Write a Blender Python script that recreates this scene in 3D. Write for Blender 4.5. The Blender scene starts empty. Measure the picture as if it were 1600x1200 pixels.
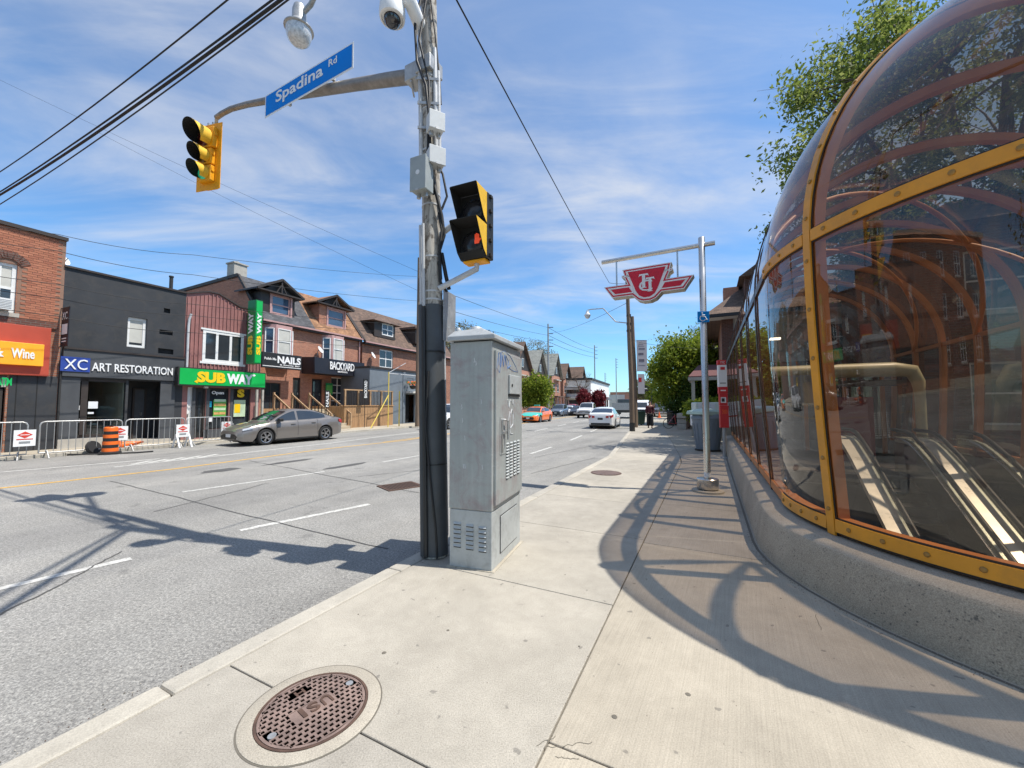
import bpy, bmesh, math, random
import numpy as np
from mathutils import Vector, Matrix, noise
R = math.radians
random.seed(7)
scene = bpy.context.scene
C = scene.collection

# ---------------------------------------------------------------- camera, sky, sun, exposure
EYE, FOC, PITCH = 1.65, 615.0, R(2.98)
cam_data = bpy.data.cameras.new('camera')
cam_data.sensor_width = 36.0
cam_data.lens = 36.0 * FOC / 1600.0
cam_data.clip_start = 0.05
cam_data.clip_end = 3000
cam = bpy.data.objects.new('camera', cam_data)
cam.location = (0, 0, EYE)
cam.rotation_euler = (R(90) + PITCH, 0, 0)
C.objects.link(cam)
scene.camera = cam

SUN = Vector((0.50, -0.10, 1.0)).normalized()
world = bpy.data.worlds.new('World')
scene.world = world
world.use_nodes = True
wt = world.node_tree
def wn(t, **kw):
    n = wt.nodes.new(t)
    for k, v in kw.items(): setattr(n, k, v)
    return n
bg = wt.nodes['Background']
sky = wn('ShaderNodeTexSky', sky_type='NISHITA', sun_disc=False, sun_elevation=math.asin(SUN.z),
         sun_rotation=math.atan2(SUN.x, SUN.y), air_density=1.0, dust_density=0.35, ozone_density=2.2)
tc = wn('ShaderNodeTexCoord')
sep = wn('ShaderNodeSeparateXYZ'); wt.links.new(tc.outputs['Generated'], sep.inputs[0])
def wmath(op, a, b=None):
    n = wn('ShaderNodeMath', operation=op)
    for i, v in enumerate((a, b)):
        if v is None: continue
        if isinstance(v, (int, float)): n.inputs[i].default_value = v
        else: wt.links.new(v, n.inputs[i])
    return n.outputs[0]
den = wmath('ADD', wmath('MAXIMUM', sep.outputs[2], 0.0), 0.12)
comb = wn('ShaderNodeCombineXYZ')
wt.links.new(wmath('DIVIDE', sep.outputs[0], den), comb.inputs[0])
wt.links.new(wmath('DIVIDE', sep.outputs[1], den), comb.inputs[1])
def cloud_layer(scale, sc3, rot, lo, hi, seed, dist):
    m = wn('ShaderNodeMapping'); m.inputs['Rotation'].default_value = (0, 0, rot); m.inputs['Scale'].default_value = sc3
    m.inputs['Location'].default_value = (seed, seed * 1.7, 0)
    wt.links.new(comb.outputs[0], m.inputs[0])
    n = wn('ShaderNodeTexNoise'); n.inputs['Scale'].default_value = scale; n.inputs['Detail'].default_value = 9
    n.inputs['Roughness'].default_value = 0.58; n.inputs['Distortion'].default_value = dist
    wt.links.new(m.outputs[0], n.inputs['Vector'])
    r = wn('ShaderNodeMapRange', interpolation_type='SMOOTHSTEP'); r.inputs[1].default_value = lo; r.inputs[2].default_value = hi
    wt.links.new(n.outputs[0], r.inputs[0])
    return r.outputs[0]
c1 = cloud_layer(0.7, (0.8, 1.35, 1), R(-35), 0.42, 0.82, 3.1, 0.9)
c2 = cloud_layer(1.5, (0.6, 1.9, 1), R(-55), 0.40, 0.86, 5.4, 0.7)
cl = wmath('MINIMUM', wmath('ADD', wmath('MULTIPLY', c1, 0.50), wmath('MULTIPLY', c2, 0.60)), 0.88)
fade = wn('ShaderNodeMapRange', interpolation_type='SMOOTHSTEP'); fade.inputs[1].default_value = 0.03; fade.inputs[2].default_value = 0.30
wt.links.new(sep.outputs[2], fade.inputs[0])
veil = wn('ShaderNodeMapRange', interpolation_type='SMOOTHSTEP'); veil.inputs[1].default_value = 0.22; veil.inputs[2].default_value = 0.85; veil.inputs[4].default_value = 0.17
wt.links.new(sep.outputs[2], veil.inputs[0])
cl = wmath('MINIMUM', wmath('ADD', wmath('MULTIPLY', cl, fade.outputs[0]), veil.outputs[0]), 0.92)
tint = wn('ShaderNodeMix', data_type='RGBA', blend_type='MULTIPLY'); tint.inputs[0].default_value = 1.0
wt.links.new(sky.outputs[0], tint.inputs[6]); tint.inputs[7].default_value = (0.66, 1.0, 1.22, 1)
mixc = wn('ShaderNodeMix', data_type='RGBA')
wt.links.new(cl, mixc.inputs[0]); wt.links.new(tint.outputs[2], mixc.inputs[6]); mixc.inputs[7].default_value = (5.0, 5.1, 5.3, 1)
wt.links.new(mixc.outputs[2], bg.inputs[0])
bg.inputs[1].default_value = 0.135

sun_data = bpy.data.lights.new('sun', 'SUN')
sun_data.energy = 5.0
sun_data.angle = R(0.55)
sun_data.color = (1.0, 0.95, 0.87)
sun = bpy.data.objects.new('sun', sun_data)
sun.rotation_euler = SUN.to_track_quat('Z', 'Y').to_euler()
sun.location = SUN * 80
C.objects.link(sun)

scene.view_settings.view_transform = 'Standard'
scene.view_settings.look = 'None'
scene.view_settings.gamma = 1.0
scene.view_settings.use_curve_mapping = False
scene.view_settings.exposure = 0.30
scene.render.engine = 'CYCLES'
scene.cycles.max_bounces = 10
scene.cycles.transparent_max_bounces = 16
scene.cycles.use_denoising = True

# ---------------------------------------------------------------- geometry of the place
def ray(px, py):
    x, y = (px - 800) / FOC, (600 - py) / FOC
    return Vector((x, math.cos(PITCH) - y * math.sin(PITCH), math.sin(PITCH) + y * math.cos(PITCH)))
def G(px, py, z=0.1):                       # point on the level z
    d = ray(px, py); t = (z - EYE) / d.z
    return Vector((d.x * t, d.y * t, z))
def V(px, py, Y):                           # point at depth Y
    d = ray(px, py); t = Y / d.y
    return Vector((d.x * t, Y, EYE + d.z * t))
class Fac:                                  # a street front: s along it, d into the block, z up
    def __init__(f, O, tan):
        n = math.hypot(1, tan); f.O = Vector((O[0], O[1])); f.u = Vector((tan / n, 1 / n)); f.v = Vector((-1 / n, tan / n))
        f.rz = math.atan2(f.u.y, f.u.x)
    def P(f, s, d=0, z=0):
        q = f.O + f.u * s + f.v * d
        return Vector((q.x, q.y, z))
    def hit(f, px, py, d=0):
        r = ray(px, py); o = f.O + f.v * d
        t = o.dot(f.v) / (r.x * f.v.x + r.y * f.v.y)
        q = Vector((r.x * t, r.y * t)) - o
        return q.dot(f.u), EYE + r.z * t
    def s(f, px, py=600, d=0): return f.hit(px, py, d)[0]
    def z(f, px, py, d=0): return f.hit(px, py, d)[1]
    def rect(f, x0, y0, x1, y1, d=0):
        xm, ym = (x0 + x1) / 2, (y0 + y1) / 2
        return f.s(x0, ym, d), f.s(x1, ym, d), f.z(xm, y1, d), f.z(xm, y0, d)
    def at(f, s, d=0): return Fac(f.P(s, d)[:2], f.u.x / f.u.y)
def S(t, w, z=0.0):                         # street frame: t along the near kerb, w across to the right
    return Vector((t * 0.4472 + w * 0.8944, t * 0.8944 - w * 0.4472, z))

# ---------------------------------------------------------------- materials
def new_mat(name):
    m = bpy.data.materials.new(name); m.use_nodes = True
    return m, m.node_tree, m.node_tree.nodes['Principled BSDF']
def nd(nt, t, **kw):
    n = nt.nodes.new(t)
    for k, v in kw.items(): setattr(n, k, v)
    return n
def ramp(nt, fac, stops):
    r = nd(nt, 'ShaderNodeValToRGB'); e = r.color_ramp.elements
    while len(e) < len(stops): e.new(0.5)
    for i, (p, c) in enumerate(stops):
        e[i].position = p; e[i].color = c if len(c) == 4 else (*c, 1)
    nt.links.new(fac, r.inputs[0]); return r.outputs[0]
def noise_tex(nt, vec, scale, detail=5, rough=0.6, dist=0.0):
    n = nd(nt, 'ShaderNodeTexNoise'); n.inputs['Scale'].default_value = scale; n.inputs['Detail'].default_value = detail
    n.inputs['Roughness'].default_value = rough; n.inputs['Distortion'].default_value = dist
    nt.links.new(vec, n.inputs['Vector']); return n.outputs[0]
def mix(nt, fac, a, b, mode='MIX'):
    n = nd(nt, 'ShaderNodeMix', data_type='RGBA', blend_type=mode)
    for i, v in ((0, fac), (6, a), (7, b)):
        if isinstance(v, (int, float)): n.inputs[i].default_value = v
        elif isinstance(v, tuple): n.inputs[i].default_value = v if len(v) == 4 else (*v, 1)
        else: nt.links.new(v, n.inputs[i])
    return n.outputs[2]
def bump(nt, b, h, strength, dist=0.01):
    n = nd(nt, 'ShaderNodeBump'); n.inputs['Strength'].default_value = strength; n.inputs['Distance'].default_value = dist
    nt.links.new(h, n.inputs['Height']); nt.links.new(n.outputs[0], b.inputs['Normal'])
def obj_vec(nt, scale=None, rot=None):
    t = nd(nt, 'ShaderNodeTexCoord'); v = t.outputs['Object']
    if scale or rot:
        m = nd(nt, 'ShaderNodeMapping')
        if scale: m.inputs['Scale'].default_value = scale
        if rot: m.inputs['Rotation'].default_value = rot
        nt.links.new(v, m.inputs[0]); v = m.outputs[0]
    return v
def plain(name, col, rough=0.55, metal=0.0, var=0.14, scale=3.0, grime=0.0, bmp=0.0, bscale=60, coat=0.0, emit=None, spec=0.5):
    m, nt, b = new_mat(name)
    v = obj_vec(nt)
    n1 = noise_tex(nt, v, scale, 6)
    c = ramp(nt, n1, [(0.3, tuple(x * (1 - var) for x in col)), (0.7, tuple(min(1, x * (1 + var)) for x in col))])
    if grime:
        n2 = noise_tex(nt, v, scale * 2.7, 8, 0.7, 0.4)
        f = ramp(nt, n2, [(0.48, (0, 0, 0)), (0.75, (grime, grime, grime))])
        c = mix(nt, f, c, (0.07, 0.06, 0.05))
    nt.links.new(c, b.inputs['Base Color'])
    r = ramp(nt, n1, [(0.3, (rough * 0.85,) * 3), (0.7, (min(1, rough * 1.15),) * 3)])
    nt.links.new(r, b.inputs['Roughness'])
    b.inputs['Metallic'].default_value = metal
    b.inputs['Coat Weight'].default_value = coat
    b.inputs['Specular IOR Level'].default_value = spec
    if bmp: bump(nt, b, noise_tex(nt, v, bscale, 4), bmp, 0.004)
    if emit:
        b.inputs['Emission Color'].default_value = (*emit[0], 1); b.inputs['Emission Strength'].default_value = emit[1]
    return m
def brick_mat(name, c1, c2, mortar, plane='wall', bw=0.22, bh=0.075, soot=0.3):
    m, nt, b = new_mat(name)
    t = nd(nt, 'ShaderNodeTexCoord'); s = nd(nt, 'ShaderNodeSeparateXYZ'); nt.links.new(t.outputs['Object'], s.inputs[0])
    a = nd(nt, 'ShaderNodeMath', operation='ADD'); nt.links.new(s.outputs[0], a.inputs[0]); nt.links.new(s.outputs[1], a.inputs[1])
    cb = nd(nt, 'ShaderNodeCombineXYZ'); nt.links.new(a.outputs[0], cb.inputs[0]); nt.links.new(s.outputs[2], cb.inputs[1])
    br = nd(nt, 'ShaderNodeTexBrick'); br.inputs['Scale'].default_value = 1.0
    br.inputs['Brick Width'].default_value = bw; br.inputs['Row Height'].default_value = bh
    br.inputs['Mortar Size'].default_value = 0.009; br.inputs['Bias'].default_value = -0.1
    br.inputs['Color1'].default_value = (*c1, 1); br.inputs['Color2'].default_value = (*c2, 1); br.inputs['Mortar'].default_value = (*mortar, 1)
    nt.links.new(cb.outputs[0], br.inputs['Vector'])
    n = noise_tex(nt, t.outputs['Object'], 1.3, 8, 0.65)
    c = mix(nt, ramp(nt, n, [(0.42, (0, 0, 0)), (0.78, (soot,) * 3)]), br.outputs['Color'], (0.06, 0.045, 0.04))
    n3 = noise_tex(nt, t.outputs['Object'], 9, 3)
    c = mix(nt, 0.35, c, ramp(nt, n3, [(0.3, (0.55, 0.55, 0.55)), (0.7, (1.3, 1.3, 1.3))]), 'MULTIPLY')
    nt.links.new(c, b.inputs['Base Color']); b.inputs['Roughness'].default_value = 0.85
    inv = nd(nt, 'ShaderNodeMath', operation='SUBTRACT'); inv.inputs[0].default_value = 1; nt.links.new(br.outputs['Fac'], inv.inputs[1])
    bump(nt, b, inv.outputs[0], 0.6, 0.012)
    return m
def shingle_mat(name, c1, c2):
    m, nt, b = new_mat(name)
    t = nd(nt, 'ShaderNodeTexCoord'); s = nd(nt, 'ShaderNodeSeparateXYZ'); nt.links.new(t.outputs['Object'], s.inputs[0])
    cb = nd(nt, 'ShaderNodeCombineXYZ'); nt.links.new(s.outputs[0], cb.inputs[0]); nt.links.new(s.outputs[2], cb.inputs[1])
    br = nd(nt, 'ShaderNodeTexBrick'); br.inputs['Scale'].default_value = 1.0
    br.inputs['Brick Width'].default_value = 0.24; br.inputs['Row Height'].default_value = 0.11; br.inputs['Mortar Size'].default_value = 0.008
    br.inputs['Color1'].default_value = (*c1, 1); br.inputs['Color2'].default_value = (*c2, 1)
    br.inputs['Mortar'].default_value = (*(x * 0.4 for x in c1), 1)
    nt.links.new(cb.outputs[0], br.inputs['Vector'])
    n = noise_tex(nt, t.outputs['Object'], 2.2, 7, 0.7)
    c = mix(nt, 0.8, br.outputs['Color'], ramp(nt, n, [(0.3, (0.6, 0.6, 0.6)), (0.7, (1.35, 1.3, 1.25))]), 'MULTIPLY')
    nt.links.new(c, b.inputs['Base Color']); b.inputs['Roughness'].default_value = 0.9
    bump(nt, b, br.outputs['Fac'], -0.5, 0.01)
    return m
def wood_mat(name, col, axis=2, rough=0.7, dark=0.5, blotch=0.0):
    m, nt, b = new_mat(name)
    sc = [22, 22, 22]; sc[axis] = 1.1
    v = obj_vec(nt, tuple(sc))
    n = noise_tex(nt, v, 1.0, 7, 0.65, 0.6)
    c = ramp(nt, n, [(0.28, tuple(x * dark for x in col)), (0.55, col), (0.78, tuple(min(1, x * 1.3) for x in col))])
    if blotch: c = mix(nt, ramp(nt, noise_tex(nt, obj_vec(nt, (7, 7, 4)), 1.6, 7, 0.75, 0.5), [(0.50, (0, 0, 0)), (0.60, (blotch,) * 3)]), c, (0.07, 0.05, 0.035))
    nt.links.new(c, b.inputs['Base Color']); b.inputs['Roughness'].default_value = rough
    bump(nt, b, n, 0.35, 0.006)
    return m
def glass_mat(name, tintc, rough=0.02, ior=1.5, extra=0.03, dust=0.0):
    m, nt, b = new_mat(name); nt.nodes.remove(b)
    out = nt.nodes['Material Output']
    tr = nd(nt, 'ShaderNodeBsdfTransparent'); tr.inputs[0].default_value = (*tintc, 1)
    gl = nd(nt, 'ShaderNodeBsdfGlossy'); gl.inputs['Roughness'].default_value = rough; gl.inputs[0].default_value = (0.95, 0.95, 0.95, 1)
    fr = nd(nt, 'ShaderNodeFresnel'); ge = nd(nt, 'ShaderNodeNewGeometry'); im = nd(nt, 'ShaderNodeMapRange'); im.inputs[3].default_value = ior; im.inputs[4].default_value = 1 / ior
    nt.links.new(ge.outputs['Backfacing'], im.inputs[0]); nt.links.new(im.outputs[0], fr.inputs['IOR'])   # a pane reflects alike from both sides
    ad = nd(nt, 'ShaderNodeMath', operation='ADD', use_clamp=True); ad.inputs[1].default_value = extra; nt.links.new(fr.outputs[0], ad.inputs[0])
    ms = nd(nt, 'ShaderNodeMixShader')
    nt.links.new(ad.outputs[0], ms.inputs[0]); nt.links.new(tr.outputs[0], ms.inputs[1]); nt.links.new(gl.outputs[0], ms.inputs[2])
    last = ms.outputs[0]
    if dust:
        df = nd(nt, 'ShaderNodeBsdfDiffuse'); df.inputs[0].default_value = (0.35, 0.31, 0.27, 1)
        mp = obj_vec(nt, (3.0, 3.0, 0.7)); dn = noise_tex(nt, mp, 2.2, 8, 0.72, 0.8)
        df_f = nd(nt, 'ShaderNodeMapRange'); df_f.inputs[1].default_value = 0.42; df_f.inputs[2].default_value = 0.85; df_f.inputs[3].default_value = 0.012; df_f.inputs[4].default_value = dust
        nt.links.new(dn, df_f.inputs[0]); m2 = nd(nt, 'ShaderNodeMixShader'); nt.links.new(df_f.outputs[0], m2.inputs[0]); nt.links.new(last, m2.inputs[1]); nt.links.new(df.outputs[0], m2.inputs[2]); last = m2.outputs[0]
    nt.links.new(last, out.inputs[0])
    v = obj_vec(nt); bn = nd(nt, 'ShaderNodeBump'); bn.inputs['Strength'].default_value = 0.06; bn.inputs['Distance'].default_value = 0.02
    nt.links.new(noise_tex(nt, v, 1.3, 2), bn.inputs['Height']); nt.links.new(bn.outputs[0], gl.inputs['Normal']) 
    return m
def leaf_mat(name, cols, trans=0.35):
    m, nt, b = new_mat(name)
    g = nd(nt, 'ShaderNodeNewGeometry')
    n = noise_tex(nt, obj_vec(nt), 0.8, 3)
    ad = nd(nt, 'ShaderNodeMath', operation='ADD'); nt.links.new(g.outputs['Random Per Island'], ad.inputs[0]); nt.links.new(n, ad.inputs[1])
    ml = nd(nt, 'ShaderNodeMath', operation='MULTIPLY'); nt.links.new(ad.outputs[0], ml.inputs[0]); ml.inputs[1].default_value = 0.5
    c = ramp(nt, ml.outputs[0], [(0.15, cols[0]), (0.5, cols[1]), (0.85, cols[2])])
    nt.links.new(c, b.inputs['Base Color']); b.inputs['Roughness'].default_value = 0.6; b.inputs['Specular IOR Level'].default_value = 0.25
    tl = nd(nt, 'ShaderNodeBsdfTranslucent'); nt.links.new(c, tl.inputs[0])
    ms = nd(nt, 'ShaderNodeMixShader'); ms.inputs[0].default_value = trans
    nt.links.new(b.outputs[0], ms.inputs[1]); nt.links.new(tl.outputs[0], ms.inputs[2])
    nt.links.new(ms.outputs[0], nt.nodes['Material Output'].inputs[0])
    return m
def asphalt_mat():
    m, nt, b = new_mat('asphalt'); v = obj_vec(nt)
    big = noise_tex(nt, v, 0.22, 5, 0.6, 0.3); mid = noise_tex(nt, v, 2.2, 6, 0.7); fine = noise_tex(nt, v, 95, 3, 0.7); fine2 = noise_tex(nt, v, 38, 2, 0.6)
    c = ramp(nt, big, [(0.3, (0.215, 0.209, 0.196)), (0.7, (0.300, 0.292, 0.276))])
    c = mix(nt, 0.7, c, ramp(nt, mid, [(0.25, (0.78, 0.78, 0.78)), (0.75, (1.18, 1.18, 1.18))]), 'MULTIPLY')
    c = mix(nt, 0.85, c, ramp(nt, fine, [(0.32, (0.45, 0.45, 0.45)), (0.5, (0.95, 0.95, 0.95)), (0.68, (1.7, 1.68, 1.62))]), 'MULTIPLY')
    c = mix(nt, 0.6, c, ramp(nt, fine2, [(0.3, (0.45, 0.45, 0.45)), (0.7, (1.55, 1.54, 1.5))]), 'MULTIPLY')
    rt = obj_vec(nt, None, (0, 0, R(-63.4))); st2 = nd(nt, 'ShaderNodeMapping'); st2.inputs['Scale'].default_value = (0.05, 0.75, 1); nt.links.new(rt, st2.inputs[0])
    lane = noise_tex(nt, st2.outputs[0], 1.0, 4, 0.55, 0.2)
    c = mix(nt, 0.9, c, ramp(nt, lane, [(0.32, (0.80, 0.80, 0.81)), (0.5, (1.0, 1.0, 1.0)), (0.68, (1.10, 1.09, 1.07))]), 'MULTIPLY')
    # hairline cracks, broken up by noise
    wv = nd(nt, 'ShaderNodeVectorMath', operation='ADD'); nt.links.new(v, wv.inputs[0])
    nz = nd(nt, 'ShaderNodeTexNoise'); nz.inputs['Scale'].default_value = 1.4; nz.inputs['Detail'].default_value = 6; nt.links.new(v, nz.inputs['Vector'])
    nt.links.new(nz.outputs['Color'], wv.inputs[1])
    vo = nd(nt, 'ShaderNodeTexVoronoi', feature='DISTANCE_TO_EDGE'); vo.inputs['Scale'].default_value = 0.34; nt.links.new(wv.outputs[0], vo.inputs['Vector'])
    edge = ramp(nt, vo.outputs['Distance'], [(0.0, (1, 1, 1)), (0.006, (0, 0, 0))])
    msk = ramp(nt, noise_tex(nt, v, 0.35, 3), [(0.52, (0, 0, 0)), (0.62, (0.55, 0.55, 0.55))])
    e2 = nd(nt, 'ShaderNodeMix', data_type='RGBA', blend_type='MULTIPLY'); e2.inputs[0].default_value = 1
    nt.links.new(edge, e2.inputs[6]); nt.links.new(msk, e2.inputs[7])
    c = mix(nt, e2.outputs[2], c, (0.05, 0.048, 0.045))
    st = ramp(nt, noise_tex(nt, v, 1.7, 3, 0.5, 0.2), [(0.66, (0, 0, 0)), (0.72, (0.35, 0.35, 0.35))])
    c = mix(nt, st, c, (0.075, 0.073, 0.07))
    nt.links.new(c, b.inputs['Base Color']); b.inputs['Roughness'].default_value = 0.88
    bump(nt, b, fine, 0.5, 0.006)
    return m
def concrete_mat(name, col, broom=None, speck=0.4, pit=0.0, stain=0.5):
    m, nt, b = new_mat(name); v = obj_vec(nt)
    oi = nd(nt, 'ShaderNodeObjectInfo')
    big = noise_tex(nt, v, 0.9, 6, 0.62, 0.3); mid = noise_tex(nt, v, 6, 6, 0.7); fine = noise_tex(nt, v, 140, 3, 0.7)
    c = ramp(nt, big, [(0.28, tuple(x * 0.80 for x in col)), (0.72, tuple(x * 1.10 for x in col))])
    c = mix(nt, 0.6, c, ramp(nt, mid, [(0.25, (0.80, 0.79, 0.78)), (0.75, (1.14, 1.14, 1.14))]), 'MULTIPLY')
    c = mix(nt, speck, c, ramp(nt, fine, [(0.3, (0.5, 0.5, 0.5)), (0.5, (1, 1, 1)), (0.72, (1.45, 1.45, 1.42))]), 'MULTIPLY')
    c = mix(nt, 1.0, c, ramp(nt, oi.outputs['Random'], [(0, (0.88, 0.88, 0.89)), (1, (1.07, 1.06, 1.04))]), 'MULTIPLY')
    wear = noise_tex(nt, v, 0.55, 7, 0.7, 1.2)
    c = mix(nt, ramp(nt, wear, [(0.50, (0, 0, 0)), (0.66, (0.30,) * 3)]), c, tuple(x * 0.55 for x in col))
    c = mix(nt, ramp(nt, noise_tex(nt, v, 2.6, 6, 0.75, 0.8), [(0.62, (0, 0, 0)), (0.74, (0.45,) * 3)]), c, tuple(min(1, x * 1.25) for x in col))
    sp = ramp(nt, noise_tex(nt, v, 17, 2, 0.4), [(0.72, (0, 0, 0)), (0.76, (stain,) * 3)])
    c = mix(nt, sp, c, (0.09, 0.085, 0.08))
    h = fine
    if broom:
        a0 = nd(nt, 'ShaderNodeMapping'); a0.inputs['Rotation'].default_value = (0, 0, broom); nt.links.new(v, a0.inputs[0])
        a = nd(nt, 'ShaderNodeMapping'); a.inputs['Scale'].default_value = (2.0, 130, 1); nt.links.new(a0.outputs[0], a.inputs[0])
        bn = noise_tex(nt, a.outputs[0], 1.0, 3, 0.6)
        c = mix(nt, 0.5, c, ramp(nt, bn, [(0.3, (0.80, 0.80, 0.80)), (0.7, (1.12, 1.12, 1.12))]), 'MULTIPLY')
        h = bn
    if pit:
        vo = nd(nt, 'ShaderNodeTexVoronoi'); vo.inputs['Scale'].default_value = 42; nt.links.new(v, vo.inputs['Vector'])
        pm = ramp(nt, vo.outputs['Distance'], [(0.05, (1, 1, 1)), (0.34, (0, 0, 0))])
        pk = nd(nt, 'ShaderNodeMix', data_type='RGBA', blend_type='MULTIPLY'); pk.inputs[0].default_value = 1
        nt.links.new(pm, pk.inputs[6]); nt.links.new(ramp(nt, noise_tex(nt, v, 9, 3), [(0.42, (0, 0, 0)), (0.62, (pit,) * 3)]), pk.inputs[7])
        c = mix(nt, pk.outputs[2], c, (0.07, 0.065, 0.06))
    nt.links.new(c, b.inputs['Base Color']); b.inputs['Roughness'].default_value = 0.9; b.inputs['Specular IOR Level'].default_value = 0.3
    bump(nt, b, h, 0.35, 0.004)
    return m
def cabinet_mat():
    m, nt, b = new_mat('scuffed_grey_paint'); v = obj_vec(nt)
    n = noise_tex(nt, v, 3, 8, 0.7, 0.3)
    c = ramp(nt, n, [(0.3, (0.325, 0.345, 0.335)), (0.7, (0.405, 0.425, 0.412))])
    # pinkish ghost of removed tags and pale scratches
    n2 = noise_tex(nt, v, 4.5, 7, 0.72, 0.8)
    c = mix(nt, ramp(nt, n2, [(0.47, (0, 0, 0)), (0.70, (0.75,) * 3)]), c, (0.300, 0.225, 0.225))
    mp = nd(nt, 'ShaderNodeMapping'); mp.inputs['Scale'].default_value = (9, 9, 26); nt.links.new(v, mp.inputs[0])
    n3 = noise_tex(nt, mp.outputs[0], 1.0, 7, 0.75, 0.9)
    c = mix(nt, ramp(nt, n3, [(0.60, (0, 0, 0)), (0.68, (0.55,) * 3)]), c, (0.55, 0.56, 0.56))
    m3 = nd(nt, 'ShaderNodeMapping'); m3.inputs['Scale'].default_value = (26, 26, 1.2); nt.links.new(v, m3.inputs[0])
    c = mix(nt, 0.5, c, ramp(nt, noise_tex(nt, m3.outputs[0], 1.0, 4), [(0.3, (0.82,) * 3), (0.7, (1.1,) * 3)]), 'MULTIPLY')
    nt.links.new(c, b.inputs['Base Color']); b.inputs['Roughness'].default_value = 0.45; b.inputs['Metallic'].default_value = 0.15
    return m
M = {}
M['asphalt'] = asphalt_mat()
M['concrete'] = concrete_mat('pavement_concrete', (0.430, 0.385, 0.310), broom=R(-60))
M['concrete_smooth'] = concrete_mat('worn_pavement_concrete', (0.400, 0.370, 0.316), speck=0.65)
M['concrete_dark'] = concrete_mat('darker_pavement_concrete', (0.375, 0.345, 0.295), broom=R(-60))  # slightly darker tone for the slabs alongside the entrance
M['kerb'] = concrete_mat('kerb_concrete', (0.45, 0.42, 0.36))
M['far_concrete'] = concrete_mat('far_concrete', (0.42, 0.37, 0.29))
M['pit_concrete'] = concrete_mat('pitted_concrete', (0.405, 0.350, 0.275), pit=1.0, speck=0.9, stain=0.8)
M['ledge_concrete'] = concrete_mat('ledge_concrete', (0.43, 0.39, 0.32), pit=0.3, speck=0.7)
M['joint'] = plain('joint_dirt', (0.14, 0.125, 0.10), 0.95)
M['white_line'] = plain('white_road_paint', (0.56, 0.55, 0.51), 0.7, var=0.25, scale=12, grime=0.85)
M['yellow_line'] = plain('yellow_road_paint', (0.62, 0.36, 0.07), 0.7, var=0.2, scale=9, grime=0.5)
M['patch_and_shadow'] = plain('asphalt_patch_and_shadow', (0.085, 0.083, 0.08), 0.9, bmp=0.5, bscale=90)
M['rust'] = plain('rusty_iron', (0.105, 0.062, 0.045), 0.75, 0.2, 0.35, 9, bmp=0.4, bscale=120)
M['rust_light'] = plain('worn_iron', (0.285, 0.200, 0.165), 0.55, 0.35, 0.3, 7, bmp=0.3, bscale=150)
M['iron'] = plain('dark_iron', (0.05, 0.048, 0.046), 0.6, 0.5)
M['cab'] = cabinet_mat()
M['cab_base'] = plain('pale_grey_paint', (0.44, 0.46, 0.455), 0.5, 0.1, 0.10, 3, grime=0.35)
M['cab_top'] = plain('cabinet_roof_paint', (0.43, 0.45, 0.46), 0.5, 0.1, 0.10, 5, grime=0.2)
M['scrawl_blue'] = plain('blue_marker', (0.10, 0.22, 0.50), 0.6)
M['scrawl_white'] = plain('white_marker', (0.62, 0.63, 0.64), 0.6)
M['dark'] = plain('black_plastic', (0.018, 0.018, 0.018), 0.45)
M['black'] = plain('matt_black', (0.012, 0.012, 0.012), 0.8)
M['cable'] = plain('black_cable', (0.012, 0.012, 0.013), 0.6)
M['wrap'] = plain('dark_grey_pole_sleeve', (0.060, 0.066, 0.072), 0.55, 0.0, 0.25, 3, grime=0.3)
M['pole_wood'] = wood_mat('weathered_pole_wood', (0.48, 0.445, 0.39), 2, 0.88, 0.30, 0.8)
M['brown_pole'] = wood_mat('brown_pole_wood', (0.19, 0.135, 0.095), 2, 0.85, 0.5)
M['conduit'] = plain('grey_conduit', (0.50, 0.51, 0.52), 0.45, 0.0, 0.1, 5, grime=0.2)
M['galv'] = plain('galvanised_steel', (0.43, 0.43, 0.42), 0.42, 0.55, 0.18, 8, grime=0.25)
M['arm_steel'] = plain('stained_steel_arm', (0.27, 0.245, 0.22), 0.5, 0.45, 0.25, 9, grime=0.3)
M['steel'] = plain('brushed_stainless_steel', (0.62, 0.60, 0.57), 0.28, 1.0, 0.08, 3)
M['box_grey'] = plain('grey_box_paint', (0.33, 0.36, 0.355), 0.5, 0.1, 0.1, 4, grime=0.15)
M['box_pale'] = plain('pale_box_plastic', (0.55, 0.57, 0.57), 0.5, 0, 0.08, 4, grime=0.15)
M['signal_yellow'] = plain('signal_yellow', (0.82, 0.355, 0.008), 0.5, 0, 0.14, 4, grime=0.28, spec=0.3)
M['signal_pale'] = plain('faded_signal_yellow', (0.80, 0.47, 0.03), 0.5, 0, 0.12, 5, grime=0.15)
M['lens_dark'] = plain('dark_lens', (0.03, 0.028, 0.03), 0.2)
M['lens_red'] = plain('unlit_red_lens', (0.12, 0.015, 0.012), 0.25)
M['lens_amber'] = plain('unlit_amber_lens', (0.18, 0.08, 0.01), 0.25)
M['lens_green'] = plain('lit_green_lens', (0.02, 0.30, 0.16), 0.25, emit=((0.05, 0.9, 0.5), 0.18))
M['hand_red'] = plain('lit_orange_hand', (0.6, 0.06, 0.02), 0.5, emit=((1.0, 0.10, 0.03), 0.35))
M['sign_blue'] = plain('street_sign_blue', (0.0, 0.20, 0.66), 0.55, 0, 0.06, 2, spec=0.12)
M['access_blue'] = plain('access_sign_blue', (0.005, 0.23, 0.62), 0.5, 0, 0.05, spec=0.15)
M['white'] = plain('white_paint', (0.78, 0.78, 0.77), 0.45, 0, 0.05, 4)
M['white_frame'] = plain('white_window_frame', (0.72, 0.72, 0.70), 0.5, 0, 0.06, 4)
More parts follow.
